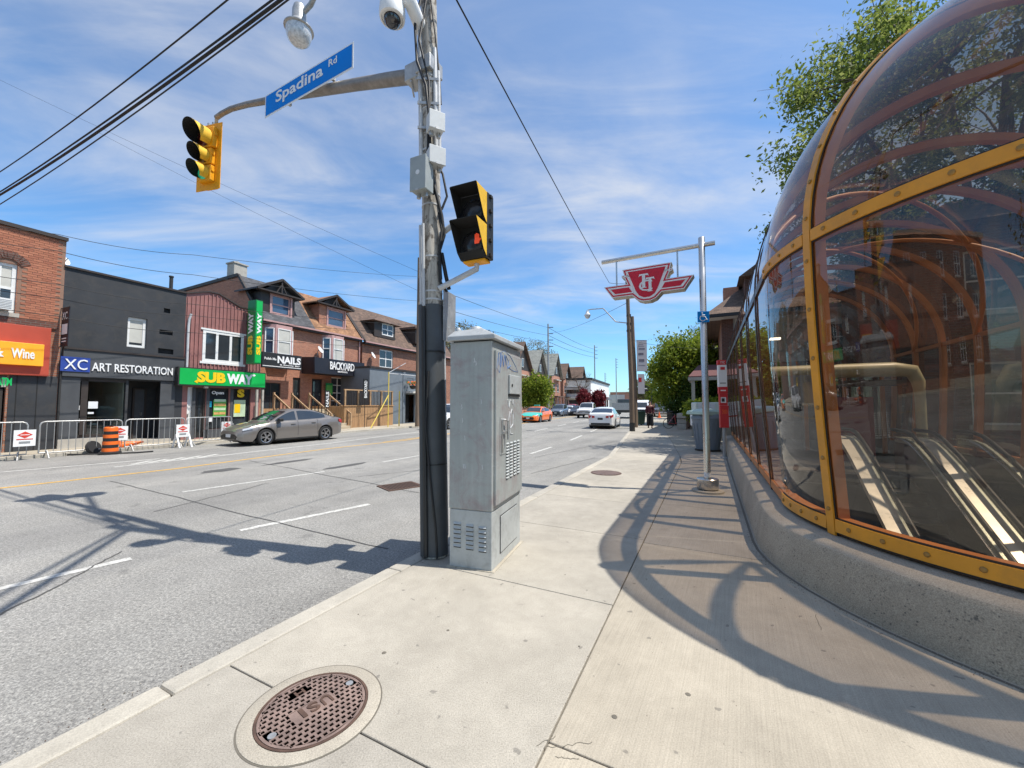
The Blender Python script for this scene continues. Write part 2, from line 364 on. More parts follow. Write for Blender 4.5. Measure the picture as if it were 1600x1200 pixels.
M['red_sign'] = plain('crimson_sign_face', (0.60, 0.010, 0.030), 0.35, 0, 0.06, 3)
M['cream_metal'] = plain('aged_cream_metal', (0.46, 0.43, 0.36), 0.5, 0.1, 0.12, 4, grime=0.2)
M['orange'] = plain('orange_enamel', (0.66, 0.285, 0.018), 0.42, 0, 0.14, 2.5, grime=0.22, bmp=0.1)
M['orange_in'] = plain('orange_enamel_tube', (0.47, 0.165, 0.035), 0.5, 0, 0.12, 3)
M['bolt'] = plain('bolt_head', (0.34, 0.19, 0.05), 0.5, 0.4)
M['gasket'] = plain('black_gasket', (0.02, 0.018, 0.018), 0.6)
M['bronze_frame'] = plain('bronze_trim', (0.085, 0.050, 0.035), 0.4, 0.4)
M['bronze_glass'] = glass_mat('bronze_acrylic', (0.655, 0.59, 0.515), 0.012, 1.5, 0.02, 0.10)
M['clear_glass'] = glass_mat('shop_glass', (0.80, 0.84, 0.82), 0.0, 1.5, 0.03)
M['window_glass'] = plain('window_glass', (0.030, 0.036, 0.042), 0.06, 0, 0.5, 0.7, spec=0.9)
M['blue_glass'] = plain('sky_window_glass', (0.045, 0.075, 0.12), 0.04, 0, 0.4, 0.7, spec=1.0)
M['curtain'] = plain('pale_blind', (0.50, 0.49, 0.44), 0.7, 0, 0.1, 2)
M['brick_red'] = brick_mat('red_brick', (0.42, 0.165, 0.090), (0.275, 0.098, 0.056), (0.26, 0.21, 0.17))
M['brick_orange'] = brick_mat('orange_brick', (0.50, 0.195, 0.110), (0.37, 0.130, 0.072), (0.30, 0.24, 0.19), soot=0.2)
M['brick_dark'] = brick_mat('sooty_brick', (0.17, 0.062, 0.040), (0.10, 0.040, 0.028), (0.15, 0.12, 0.10))
def single_brick():
    m, nt, b = new_mat('single_brick'); oi = nd(nt, 'ShaderNodeObjectInfo'); n = noise_tex(nt, obj_vec(nt), 14, 5, 0.7)
    c = ramp(nt, oi.outputs['Random'], [(0.0, (0.31, 0.110, 0.064)), (0.35, (0.38, 0.145, 0.082)), (0.7, (0.42, 0.165, 0.095)), (1.0, (0.34, 0.128, 0.078))])
    c = mix(nt, 0.7, c, ramp(nt, n, [(0.3, (0.7, 0.7, 0.7)), (0.7, (1.2, 1.2, 1.2))]), 'MULTIPLY'); nt.links.new(c, b.inputs['Base Color']); b.inputs['Roughness'].default_value = 0.88; return m
M['single_brick'] = single_brick()
M['mortar'] = plain('mortar', (0.25, 0.145, 0.10), 0.9, bmp=0.3)
M['brick_pink'] = brick_mat('salmon_brick', (0.52, 0.215, 0.135), (0.42, 0.165, 0.105), (0.34, 0.26, 0.2), soot=0.2)
M['charcoal'] = plain('charcoal_render', (0.030, 0.033, 0.038), 0.75, 0, 0.35, 1.1, grime=0.5, bmp=0.3)
M['charcoal_light'] = plain('slate_grey_paint', (0.060, 0.064, 0.070), 0.7, 0, 0.2, 2, bmp=0.2)
M['red_board'] = plain('red_sign_band', (0.42, 0.060, 0.030), 0.6, 0, 0.12, 1.5, bmp=0.1)
M['amber_board'] = plain('amber_sign_board', (0.85, 0.36, 0.02), 0.4, 0, 0.06, emit=((1.0, 0.42, 0.02), 0.12))
M['xc_blue'] = plain('royal_blue_panel', (0.030, 0.065, 0.30), 0.4, 0, 0.05)
M['green_sign'] = plain('bright_green_sign', (0.005, 0.33, 0.060), 0.35, 0, 0.08, 2, emit=((0.0, 0.55, 0.10), 0.12))
M['green_dark'] = plain('green_sign_side', (0.008, 0.20, 0.05), 0.4, 0, 0.08)
M['sub_yellow'] = plain('yellow_lettering', (0.85, 0.55, 0.01), 0.4, 0, 0.05)
M['maroon'] = plain('faded_maroon_siding', (0.285, 0.125, 0.112), 0.65, 0, 0.18, 2, grime=0.3)
M['maroon_roof'] = plain('maroon_porch_roof', (0.115, 0.042, 0.040), 0.8, 0, 0.2, 5)
M['mauve_trim'] = plain('mauve_trim', (0.46, 0.27, 0.25), 0.6, 0, 0.1, 2)
M['grey_shingle'] = shingle_mat('grey_shingle', (0.105, 0.108, 0.118), (0.060, 0.062, 0.070))
M['brown_shingle'] = shingle_mat('tan_shingle', (0.36, 0.195, 0.105), (0.215, 0.110, 0.060))
M['dark_shingle'] = shingle_mat('brown_shingle', (0.175, 0.115, 0.085), (0.105, 0.072, 0.058))
M['pale_shingle'] = shingle_mat('pale_green_shingle', (0.30, 0.31, 0.28), (0.22, 0.225, 0.21))
M['trim_dark'] = plain('dark_brown_trim', (0.035, 0.026, 0.022), 0.6)
M['stone'] = plain('limestone', (0.40, 0.37, 0.32), 0.8, 0, 0.15, 4, bmp=0.3)
M['steps'] = plain('buff_stone_steps', (0.42, 0.35, 0.25), 0.85, 0, 0.15, 3, bmp=0.3)
M['deck'] = wood_mat('cedar_boards', (0.40, 0.235, 0.115), 2, 0.7, 0.6)
M['rail'] = wood_mat('tan_railing', (0.42, 0.27, 0.15), 0, 0.7, 0.6)
M['navy'] = plain('navy_awning', (0.008, 0.010, 0.018), 0.55)
M['flat_grey'] = plain('blue_grey_siding', (0.15, 0.175, 0.20), 0.65, 0, 0.1, 2)
M['white_wall'] = plain('white_painted_wall', (0.76, 0.75, 0.72), 0.7, 0, 0.06, 0.6)
M['pale_wall'] = plain('pale_render', (0.60, 0.58, 0.53), 0.75, 0, 0.1, 0.6, bmp=0.2)
M['flat_roof'] = plain('tar_roof', (0.07, 0.07, 0.072), 0.9)
M['paper'] = plain('white_notice', (0.70, 0.71, 0.72), 0.6, 0, 0.05)
M['blue_poster'] = plain('blue_poster', (0.02, 0.08, 0.25), 0.4)
M['cyan_poster'] = plain('cyan_sticker', (0.02, 0.40, 0.60), 0.4)
M['food_green'] = plain('green_poster', (0.10, 0.36, 0.07), 0.45)
M['food_bun'] = plain('bread_print', (0.55, 0.32, 0.11), 0.5, 0, 0.4, 8)
M['food_pale'] = plain('pale_green_poster', (0.50, 0.62, 0.42), 0.5)
M['con_orange'] = plain('construction_orange', (0.85, 0.155, 0.015), 0.45, 0, 0.08, 3)
M['con_red'] = plain('notice_red', (0.60, 0.05, 0.03), 0.45)
M['yellow_rail'] = plain('yellow_pipe', (0.72, 0.55, 0.10), 0.5)
M['tyre'] = plain('tyre_rubber', (0.016, 0.016, 0.017), 0.8)
M['alloy'] = plain('alloy_wheel', (0.45, 0.45, 0.46), 0.3, 0.9)
M['car_glass'] = plain('car_glass', (0.020, 0.026, 0.030), 0.015, 0, 0.3, 1.0, spec=1.0, coat=0.6)
def paint(name, col, metal=0.3): return plain(name, col, 0.32, metal, 0.04, 1.5, coat=0.8)
M['paint_grey'] = paint('taupe_grey_metallic', (0.215, 0.195, 0.178), 0.45)
M['paint_white'] = paint('white_car_paint', (0.75, 0.76, 0.77), 0.0)
M['paint_black'] = paint('black_car_paint', (0.015, 0.016, 0.02), 0.2)
M['paint_dgrey'] = paint('dark_grey_car_paint', (0.09, 0.095, 0.11), 0.3)
M['paint_blue'] = paint('blue_grey_car_paint', (0.14, 0.17, 0.22), 0.3)
M['paint_orange'] = paint('taxi_orange', (0.80, 0.165, 0.02), 0.0)
M['paint_teal'] = paint('taxi_teal', (0.05, 0.50, 0.40), 0.0)
M['paint_red'] = paint('red_car_paint', (0.45, 0.04, 0.04), 0.1)
M['tail_red'] = plain('red_tail_lamp', (0.42, 0.02, 0.02), 0.2)
M['head_clear'] = plain('clear_headlamp', (0.55, 0.57, 0.60), 0.12, 0.3)
M['bin_grey'] = plain('blue_grey_bin', (0.170, 0.205, 0.245), 0.5, 0, 0.1, 4, grime=0.1)
M['bin_lid'] = plain('sage_bin_lid', (0.40, 0.52, 0.46), 0.5, 0, 0.08)
M['pale_green'] = plain('pale_green_panel', (0.62, 0.68, 0.62), 0.5, 0, 0.06)
M['bin_green'] = plain('dark_green_bin', (0.022, 0.055, 0.040), 0.5)
M['ttc_red'] = plain('bus_stop_red', (0.55, 0.03, 0.035), 0.45, 0, 0.06)
M['post_grey'] = plain('grey_post', (0.27, 0.28, 0.285), 0.5)
M['bark'] = wood_mat('bark', (0.14, 0.105, 0.08), 2, 0.95, 0.45)
M['leaf_spring'] = leaf_mat('spring_leaf', [(0.085, 0.125, 0.018), (0.165, 0.215, 0.040), (0.360, 0.385, 0.130)], 0.58)
M['leaf_green'] = leaf_mat('bright_leaf', [(0.070, 0.120, 0.012), (0.190, 0.250, 0.024), (0.340, 0.370, 0.050)], 0.5)
M['leaf_dark'] = leaf_mat('deep_leaf', [(0.018, 0.048, 0.007), (0.040, 0.082, 0.012), (0.100, 0.145, 0.020)], 0.35)
M['leaf_red'] = leaf_mat('red_leaf', [(0.085, 0.010, 0.015), (0.17, 0.022, 0.030), (0.25, 0.05, 0.05)], 0.3)
M['leaf_bud'] = leaf_mat('budding_leaf', [(0.11, 0.11, 0.045), (0.17, 0.165, 0.08), (0.25, 0.24, 0.13)], 0.35)
M['skin'] = plain('skin', (0.42, 0.24, 0.17), 0.6, 0, 0.05)
M['shirt'] = plain('maroon_top', (0.075, 0.012, 0.020), 0.85)
M['trouser'] = plain('black_trousers', (0.010, 0.010, 0.012), 0.85)
M['hair'] = plain('dark_hair', (0.02, 0.013, 0.01), 0.7)
M['banner'] = plain('pale_street_banner', (0.52, 0.50, 0.53), 0.7, 0, 0.05)
M['banner_ink'] = plain('banner_ink', (0.16, 0.15, 0.19), 0.7)
M['duct'] = plain('cream_duct', (0.50, 0.45, 0.28), 0.45)
M['esc_metal'] = plain('escalator_deck', (0.80, 0.775, 0.68), 0.30, 0.25, 0.06, 3)
M['lamp_white'] = plain('lit_ceiling_lamp', (0.9, 0.9, 0.85), 0.4, emit=((1.0, 0.95, 0.8), 3.0))
M['globe'] = plain('refractor_glass', (0.62, 0.63, 0.64), 0.15, 0, 0.3, 25, spec=0.8)
M['dome_cam'] = plain('camera_dome', (0.02, 0.02, 0.025), 0.05, spec=1.0)
M['green_letter'] = plain('lit_green_lettering', (0.01, 0.30, 0.08), 0.4, emit=((0.02, 0.8, 0.2), 0.4))
M['grass'] = leaf_mat('grass_blade', [(0.04, 0.09, 0.01), (0.07, 0.14, 0.02), (0.12, 0.18, 0.03)], 0.3)

# ---------------------------------------------------------------- mesh helpers
class MB:
    def __init__(s): s.v, s.f, s.m = [], [], []
    def add(s, vs, fs, mi=0):
        o = len(s.v); s.v += [tuple(v) for v in vs]; s.f += [tuple(i + o for i in f) for f in fs]; s.m += [mi] * len(fs); return s
    def box(s, x0, y0, z0, x1, y1, z1, mi=0):
        x0, x1 = min(x0, x1), max(x0, x1); y0, y1 = min(y0, y1), max(y0, y1); z0, z1 = min(z0, z1), max(z0, z1)
        return s.add([(x0, y0, z0), (x1, y0, z0), (x1, y1, z0), (x0, y1, z0), (x0, y0, z1), (x1, y0, z1), (x1, y1, z1), (x0, y1, z1)],
                     [(0, 3, 2, 1), (4, 5, 6, 7), (0, 1, 5, 4), (1, 2, 6, 5), (2, 3, 7, 6), (3, 0, 4, 7)], mi)
    def obox(s, mat, sx, sy, sz, mi=0):
        b = MB().box(-sx / 2, -sy / 2, -sz / 2, sx / 2, sy / 2, sz / 2)
        return s.add([mat @ Vector(v) for v in b.v], b.f, mi)
    def bar(s, p, q, w, h=None, up=(0, 0, 1), mi=0):
        p, q = Vector(p), Vector(q); h = h or w; d = (q - p).normalized(); up = Vector(up)
        if abs(d.dot(up)) > 0.98: up = Vector((1, 0, 0))
        a = d.cross(up).normalized() * (w / 2); b = a.cross(d).normalized() * (h / 2)
        vs = [c + i * a + j * b for c in (p, q) for i, j in ((-1, -1), (1, -1), (1, 1), (-1, 1))]
        return s.add(vs, [(0, 1, 2, 3), (7, 6, 5, 4), (0, 4, 5, 1), (1, 5, 6, 2), (2, 6, 7, 3), (3, 7, 4, 0)], mi)
    def tube(s, pts, r, n=8, caps=True, mi=0):
        pts = [Vector(p) for p in pts]; m = len(pts); rs = r if isinstance(r, (list, tuple)) else [r] * m
        vs, fs = [], []; prev = None
        for i, p in enumerate(pts):
            d = (pts[min(i + 1, m - 1)] - pts[max(i - 1, 0)])
            d = d.normalized() if d.length > 1e-9 else Vector((0, 0, 1))
            if prev is None: a = d.cross(Vector((0, 0, 1)) if abs(d.z) < 0.9 else Vector((1, 0, 0))).normalized()
            else:
                a = prev - d * prev.dot(d); a = a.normalized() if a.length > 1e-6 else d.orthogonal().normalized()
            prev = a; b = d.cross(a)
            vs += [p + (a * math.cos(2 * math.pi * k / n) + b * math.sin(2 * math.pi * k / n)) * rs[i] for k in range(n)]
        for i in range(m - 1):
            for k in range(n):
                k2 = (k + 1) % n; fs.append((i * n + k, i * n + k2, (i + 1) * n + k2, (i + 1) * n + k))
        if caps: fs.append(tuple(range(n - 1, -1, -1))); fs.append(tuple((m - 1) * n + k for k in range(n)))
        return s.add(vs, fs, mi)
    def lathe(s, prof, n=24, mat=None, mi=0, caps=True):
        vs, fs = [], []; mat = mat or Matrix()
        for r, z in prof:
            vs += [mat @ Vector((r * math.cos(2 * math.pi * k / n), r * math.sin(2 * math.pi * k / n), z)) for k in range(n)]
        for i in range(len(prof) - 1):
            for k in range(n):
                k2 = (k + 1) % n; fs.append((i * n + k, i * n + k2, (i + 1) * n + k2, (i + 1) * n + k))
        if caps and prof[0][0] > 1e-6: fs.append(tuple(range(n - 1, -1, -1)))
        if caps and prof[-1][0] > 1e-6: fs.append(tuple((len(prof) - 1) * n + k for k in range(n)))
        return s.add(vs, fs, mi)
    def prism(s, poly, mat, depth, mi=0):             # poly in the XY of mat, extruded along its Z by depth
        n = len(poly); vs = [mat @ Vector((x, y, 0)) for x, y in poly] + [mat @ Vector((x, y, depth)) for x, y in poly]
        fs = [tuple(range(n - 1, -1, -1)), tuple(range(n, 2 * n))] + [(i, (i + 1) % n, (i + 1) % n + n, i + n) for i in range(n)]
        return s.add(vs, fs, mi)
    def quad(s, a, b, c, d, mi=0): return s.add([a, b, c, d], [(0, 1, 2, 3)], mi)
    def build(s, name, mat, parent=None, smooth=None, bevel=None, label=None, kind=None, solid=None, fix=True):
        me = bpy.data.meshes.new(name); me.from_pydata(s.v, [], s.f)
        for m in (mat if isinstance(mat, (list, tuple)) else [mat]): me.materials.append(m)
        if any(s.m): me.polygons.foreach_set('material_index', s.m)
        if fix and len(s.f) < 6000:
            bm = bmesh.new(); bm.from_mesh(me); bmesh.ops.remove_doubles(bm, verts=bm.verts, dist=1e-5)
            bmesh.ops.recalc_face_normals(bm, faces=bm.faces); bm.to_mesh(me); bm.free()
        if smooth is not None:
            me.shade_smooth(); me.set_sharp_from_angle(angle=R(smooth))
        me.update()
        o = bpy.data.objects.new(name, me); C.objects.link(o); o.parent = parent
        if bevel:
            b = o.modifiers.new('bevel', 'BEVEL'); b.width = bevel; b.segments = 2; b.limit_method = 'ANGLE'; b.angle_limit = R(40)
        if solid:
            b = o.modifiers.new('solid', 'SOLIDIFY'); b.thickness = solid; b.offset = 0
        if label: o['label'] = label
        if kind: o['kind'] = kind
        return o
def tag(o, label, cat, group=None):
    o['label'] = label; o['category'] = cat
    if group: o['group'] = group
    return o
def thing(name, label, cat, loc=(0, 0, 0), rz=0.0, group=None):
    o = bpy.data.objects.new(name, None); o.empty_display_size = 0.2; C.objects.link(o)
    o.location = loc; o.rotation_euler = (0, 0, rz)
    return tag(o, label, cat, group)
def copy_tree(o, parent=None):
    c = o.copy(); C.objects.link(c)
    if parent: c.parent = parent
    for ch in list(o.children): copy_tree(ch, c)
    return c
def inst(name, mesh, parent, loc, rot=(0, 0, 0), scale=(1, 1, 1)):
    o = bpy.data.objects.new(name, mesh); C.objects.link(o); o.parent = parent; o.location = loc; o.rotation_euler = rot; o.scale = scale
    return o
FACE = Matrix(((1, 0, 0, 0), (0, 0, -1, 0), (0, 1, 0, 0), (0, 0, 0, 1)))        # text plane of a street front
def frame(o, x, y):                                                             # plane with given x and y axes
    x, y = Vector(x).normalized(), Vector(y).normalized(); z = x.cross(y).normalized(); y = z.cross(x)
    return Matrix(((x.x, y.x, z.x, o[0]), (x.y, y.y, z.y, o[1]), (x.z, y.z, z.z, o[2]), (0, 0, 0, 1)))
def text(body, mat, parent, mtx, w, h, depth=0.012, bold=0.0, name='lettering', top=False, shear=0.0, label=None, space=1.0):
    c = bpy.data.curves.new('txt', 'FONT'); c.body = body; c.extrude = 0.5; c.offset = bold; c.resolution_u = 3; c.shear = shear; c.space_character = space
    o = bpy.data.objects.new('txt', c); me = bpy.data.meshes.new_from_object(o); bpy.data.objects.remove(o); bpy.data.curves.remove(c)
    n = len(me.vertices); a = np.zeros(n * 3); me.vertices.foreach_get('co', a); a = a.reshape(-1, 3)
    lo, hi = a.min(0), a.max(0); sc = np.array([w / (hi[0] - lo[0]), h / (hi[1] - lo[1]), depth])
    a = (a - np.array([lo[0], lo[1], -0.5])) * sc
    a = a @ np.array(mtx.to_3x3()).T + np.array(mtx.translation)
    me.vertices.foreach_set('co', a.ravel()); me.materials.clear(); me.materials.append(mat); me.update()
    me.name = name; t = bpy.data.objects.new(name, me); C.objects.link(t); t.parent = parent
    if label: t['label'] = label
    return t
def ftext(body, mat, parent, s0, s1, z0, z1, y, **kw):                          # lettering on a street front, standing on the plane y
    return text(body, mat, parent, Matrix.Translation((s0, y, z0)) @ FACE, s1 - s0, z1 - z0, **kw)
def wall_holes(mb, s0, s1, z0, z1, holes, y=0.0, reveal=0.14, mi=0):
    ss = sorted({s0, s1, *[h[0] for h in holes], *[h[1] for h in holes]}); zz = sorted({z0, z1, *[h[2] for h in holes], *[h[3] for h in holes]})
    ss = [v for v in ss if s0 <= v <= s1]; zz = [v for v in zz if z0 <= v <= z1]
    for i in range(len(ss) - 1):
        for j in range(len(zz) - 1):
            cs, cz = (ss[i] + ss[i + 1]) / 2, (zz[j] + zz[j + 1]) / 2
            if any(h[0] < cs < h[1] and h[2] < cz < h[3] for h in holes): continue
            mb.quad((ss[i], y, zz[j]), (ss[i + 1], y, zz[j]), (ss[i + 1], y, zz[j + 1]), (ss[i], y, zz[j + 1]), mi)
    for a, b, c, d in holes:
        e = y + reveal
        for p, q in (((a, c), (b, c)), ((b, c), (b, d)), ((b, d), (a, d)), ((a, d), (a, c))):
            mb.quad((p[0], y, p[1]), (q[0], y, q[1]), (q[0], e, q[1]), (p[0], e, p[1]), mi)
    return mb
def window(root, s0, s1, z0, z1, y=0.0, fm='white_frame', gm='window_glass', cols=1, rows=2, ft=0.06, sill=None, rec=0.07, blind=0.0, name='window', label=None):
    mb = MB(); d0, d1 = y + rec, y + rec + 0.06
    mb.box(s0, d0, z0, s0 + ft, d1, z1); mb.box(s1 - ft, d0, z0, s1, d1, z1)
    mb.box(s0 + ft, d0, z0, s1 - ft, d1, z0 + ft); mb.box(s0 + ft, d0, z1 - ft, s1 - ft, d1, z1)
    for i in range(1, cols):
        x = s0 + (s1 - s0) * i / cols; mb.box(x - ft * 0.45, d0 + 0.002, z0 + ft, x + ft * 0.45, d1, z1 - ft)
    for i in range(1, rows):
        z = z0 + (z1 - z0) * i / rows; mb.box(s0 + ft, d0 + 0.004, z - ft * 0.4, s1 - ft, d1, z + ft * 0.4)
    f = mb.build(name, M[fm], root, label=label)
    MB().box(s0 + ft * 0.6, d1 - 0.03, z0 + ft * 0.6, s1 - ft * 0.6, d1 - 0.012, z1 - ft * 0.6).build('pane', M[gm], f)
    if blind: MB().box(s0 + ft, d1 - 0.034, z1 - ft - (z1 - z0) * blind, s1 - ft, d1 - 0.031, z1 - ft).build('blind', M['curtain'], f)
    if sill: MB().box(s0 - 0.08, y - 0.06, z0 - 0.13, s1 + 0.08, y + rec, z0).build('sill', M[sill], f)
    return f
def door(root, s0, s1, z0, z1, y, mat, glass=None, frame_m='trim_dark', name='door'):
    mb = MB(); t = 0.07
    mb.box(s0, y, z0, s0 + t, y + 0.08, z1); mb.box(s1 - t, y, z0, s1, y + 0.08, z1); mb.box(s0 + t, y, z1 - t, s1 - t, y + 0.08, z1)
    MBd = MB().box(s0 + t, y + 0.03, z0, s1 - t, y + 0.07, z1 - t)
    d = MBd.build(name, M[mat], root)
    mb.build('frame', M[frame_m], d)
    if glass:
        MB().box(s0 + t + 0.1, y + 0.02, z0 + 0.25, s1 - t - 0.1, y + 0.032, z1 - t - 0.12).build('pane', M[glass], d)
    MB().box(s1 - t - 0.12, y - 0.03, z0 + 0.95, s1 - t - 0.08, y + 0.028, z0 + 1.1).build('handle', M['steel'], d)
    return d
# ---------------------------------------------------------------- ground, road, pavements
def wk(t): return -2.77 if t <= 12 else -2.77 - 0.125 * (t - 12)        # near kerb
def wj(t): return wk(t) + 2.07                                          # long joint of the near pavement
def wl(t): return -18.45 - 0.026 * t if t < 29.5 else -19.22 - 0.11 * (t - 29.5)   # far kerb
CT, CW, RG = 5.31, 2.95, 2.22                                           # centre of the entrance apse, glass radius at its foot
def struct(o): o['kind'] = 'structure'; return o
def pit_outline(r, y1=6.2, n=20):
    pts = [S(CT + y1, CW + r)] + [S(CT - r * math.sin(a), CW + r * math.cos(a)) for a in [math.pi * k / n for k in range(n + 1)]] + [S(CT + y1, CW - r)]
    return pts
def sheet_with_hole(name, outer, hole, z, mat):
    bm = bmesh.new()
    for loop in (outer, hole):
        vs = [bm.verts.new((p[0], p[1], z)) for p in loop]
        for i in range(len(vs)): bm.edges.new((vs[i], vs[(i + 1) % len(vs)]))
    bmesh.ops.triangle_fill(bm, use_beauty=True, use_dissolve=False, edges=bm.edges[:], normal=(0, 0, 1))
    for f in bm.faces:
        if f.normal.z < 0: f.normal_flip()
    me = bpy.data.meshes.new(name); bm.to_mesh(me); bm.free(); me.materials.append(mat)
    o = bpy.data.objects.new(name, me); C.objects.link(o); return struct(o)
big = [(-1400, -1400), (1400, -1400), (1400, 1600), (-1400, 1600)]
sheet_with_hole('road', big, pit_outline(2.35), 0.0, M['asphalt'])

ts = [-1.5, 0, 3, 6, 9, 12] + list(range(16, 200, 8))
near_edge = [S(t, wk(t) + 0.16) for t in ts]
pav = sheet_with_hole('pavement', near_edge + [S(200, 40), S(-1.5, 40)], pit_outline(2.35), 0.078, M['joint'])
def strip_poly(tlo, thi, left, right, n=2):
    a = [left(tlo + (thi - tlo) * k / n) for k in range(n + 1)]; b = [right(tlo + (thi - tlo) * k / n) for k in range(n + 1)]
    return a, b
def slab(parent, pts, mat, z0=0.055, z1=0.10, name='slab', bev=0.006):
    mb = MB(); n = len(pts)
    mb.v = [(p[0], p[1], z0) for p in pts] + [(p[0], p[1], z1) for p in pts]
    mb.f = [tuple(range(n, 2 * n))] + [(i, (i + 1) % n, (i + 1) % n + n, i + n) for i in range(n)]; mb.m = [0] * len(mb.f)
    o = mb.build(name, mat, parent, bevel=bev); return o
g = 0.0042
tj = [-1.5, -0.25, 1.42, 3.15, 4.80, 6.45, 8.1, 9.75, 11.4, 13.1] + [13.1 + 1.75 * k for k in range(1, 22)]
for i in range(len(tj) - 1):
    a, b = tj[i] + g, tj[i + 1] - g
    pts = [S(a, wj(a) - g), S(b, wj(b) - g), S(b, wk(b) + 0.175), S(a, wk(a) + 0.175)]
    slab(pav, pts, M['concrete_smooth'] if i < 10 or random.random() < 0.8 else M['far_concrete'])
def w_wall(t):
    if t >= CT: return CW - 2.42
    if t > CT - 2.42: return CW - math.sqrt(2.42 ** 2 - (CT - t) ** 2)
    return 6.5
tr = [-1.5, 0.1, 1.77, 4.70, 6.65, 8.05, 9.3, 10.5, 11.7, 12.9, 14.1]
for i in range(len(tr) - 1):
    a, b = tr[i] + g, tr[i + 1] - g
    n = 14; pts = [S(a, wj(a) + g)]
    for k in range(n + 1):
        t = a + (b - a) * k / n
        if t <= CT - 2.42 < t + (b - a) / n: pts += [S(t, 6.5), S(CT - 2.43, 6.5), S(CT - 2.42, CW)]
        else: pts.append(S(t, w_wall(t)))
    pts += [S(b, wj(b) + g)]
    slab(pav, pts[::-1], M['concrete'] if i < 3 else M['concrete_dark'])
for k in range(30):
    a = 14.1 + 1.5 * k + g; b = a + 1.5 - 2 * g
    slab(pav, [S(a, wj(a) + g), S(a, wj(a) + 2.6), S(b, wj(b) + 2.6), S(b, wj(b) + g)], M['far_concrete'] if k % 3 else M['concrete'])
slab(pav, [S(14.1, wj(14) + 2.62), S(14.1, 30), S(60, 30), S(60, wj(60) + 2.62)], M['far_concrete'])
# kerb stones of the near pavement
kerb = struct(bpy.data.objects.new('kerb', None)); C.objects.link(kerb)
kt = [-1.5, 1.15, 2.9, 4.4, 6.2, 8.2, 10.2, 12.0] + [12 + 2.4 * k for k in range(1, 26)]
for i in range(len(kt) - 1):
    a, b = kt[i] + 0.003, kt[i + 1] - 0.003
    slab(kerb, [S(a, wk(a) + 0.165), S(b, wk(b) + 0.165), S(b, wk(b)), S(a, wk(a))], M['kerb'], z0=-0.02, z1=0.103, name='kerbstone', bev=0.018)
slab(kerb, [S(69.6, wk(69.6) + 0.16), S(200, wk(200) + 0.16), S(200, wk(200)), S(69.6, wk(69.6))], M['kerb'], z0=-0.02, z1=0.102, name='kerbstone')
# far pavement
fp = struct(bpy.data.objects.new('far_pavement', None)); C.objects.link(fp)
tl = [-25 + 3 * k for k in range(0, 32)]
for a, b in zip(tl[:-1], tl[1:]):
    slab(fp, [S(a + g, wl(a) - 0.17), S(b - g, wl(b) - 0.17), S(b - g, wl(b) - 3.2), S(a + g, wl(a) - 3.2)], M['far_concrete'], z1=0.10, bev=None)
    slab(fp, [S(a + g, wl(a)), S(b - g, wl(b)), S(b - g, wl(b) - 0.165), S(a + g, wl(a) - 0.165)], M['kerb'], z0=-0.02, z1=0.105, name='kerbstone', bev=0.015)
slab(fp, [S(-25, wl(-25) - 3.21), S(68, wl(68) - 3.21), S(68, -60), S(-25, -60)], M['far_concrete'], z1=0.095, name='yard', bev=None)
slab(fp, [S(68, wl(68)), S(200, wl(200)), S(200, wl(200) - 4), S(68, wl(68) - 4)], M['far_concrete'], z1=0.10, name='slab', bev=None)
lawn = MB().quad(S(68, wl(68) - 4, 0.03), S(68, -70, 0.03), S(200, -90, 0.03), S(200, wl(200) - 4, 0.03)).build('lawn', plain('lawn_soil', (0.07, 0.09, 0.03), 0.95), None); struct(lawn)

# painted markings, thin sheets on the road
mk = struct(bpy.data.objects.new('road_markings', None)); C.objects.link(mk)
def stripe(name, pts, w, mat, z=0.004):
    mb = MB(); pts = [Vector((p[0], p[1], z)) for p in pts]; worn = name in ('lane_line', 'edge_line')
    if worn:
        fine = []
        for a, b in zip(pts[:-1], pts[1:]):
            m = max(2, int((b - a).length / 0.09)); fine += [a.lerp(b, k / m) for k in range(m)]
        pts = fine + [pts[-1]]
    for i, p in enumerate(pts):
        d = (pts[min(i + 1, len(pts) - 1)] - pts[max(i - 1, 0)]).normalized(); nrm = Vector((-d.y, d.x, 0)) * w / 2
        j = (lambda: random.uniform(.72, 1.04)) if worn else (lambda: 1.0)
        mb.v += [tuple(p + nrm * j()), tuple(p - nrm * j())]
    mb.f = [(2 * i, 2 * i + 1, 2 * i + 3, 2 * i + 2) for i in range(len(pts) - 1)]; mb.m = [0] * len(mb.f)
    return mb.build(name, mat, mk, fix=False)
def bend(t): return 0 if t < 14 else -0.115 * (t - 14)
def line(t0, t1, w0, w1=None, n=6): return [S(t0 + (t1 - t0) * k / n, w0 + ((w1 if w1 is not None else w0) - w0) * k / n + bend(t0 + (t1 - t0) * k / n)) for k in range(n + 1)]
stripe('centre_line', [G(-700, 845, 0), G(0, 763, 0), G(271, 733, 0), G(392, 717, 0), G(513, 701, 0)] + line(14, 60, -12.55, -12.4, 12), 0.13, M['yellow_line'])
stripe('centre_line', line(13, 60, -12.8, -12.7, 12), 0.11, M['yellow_line'])
for a, b in (((-420, 1010), (-170, 955)), ((-8, 922), (205, 873)), ((375, 829), (577, 788)), ((718, 744), (800, 718)), ((829, 709), (862, 698.5))):
    stripe('lane_line', [G(*a, 0), G(*b, 0)], 0.12, M['white_line'])
for a, b in (((285, 769), (507, 737)), ((598, 722), (688, 706)), ((-330, 858), (-60, 818))):
    stripe('lane_line', [G(*a, 0), G(*b, 0)], 0.11, M['white_line'])
for k in range(9): stripe('lane_line', line(17.5 + 6 * k, 20.5 + 6 * k, -5.35), 0.13, M['white_line'])
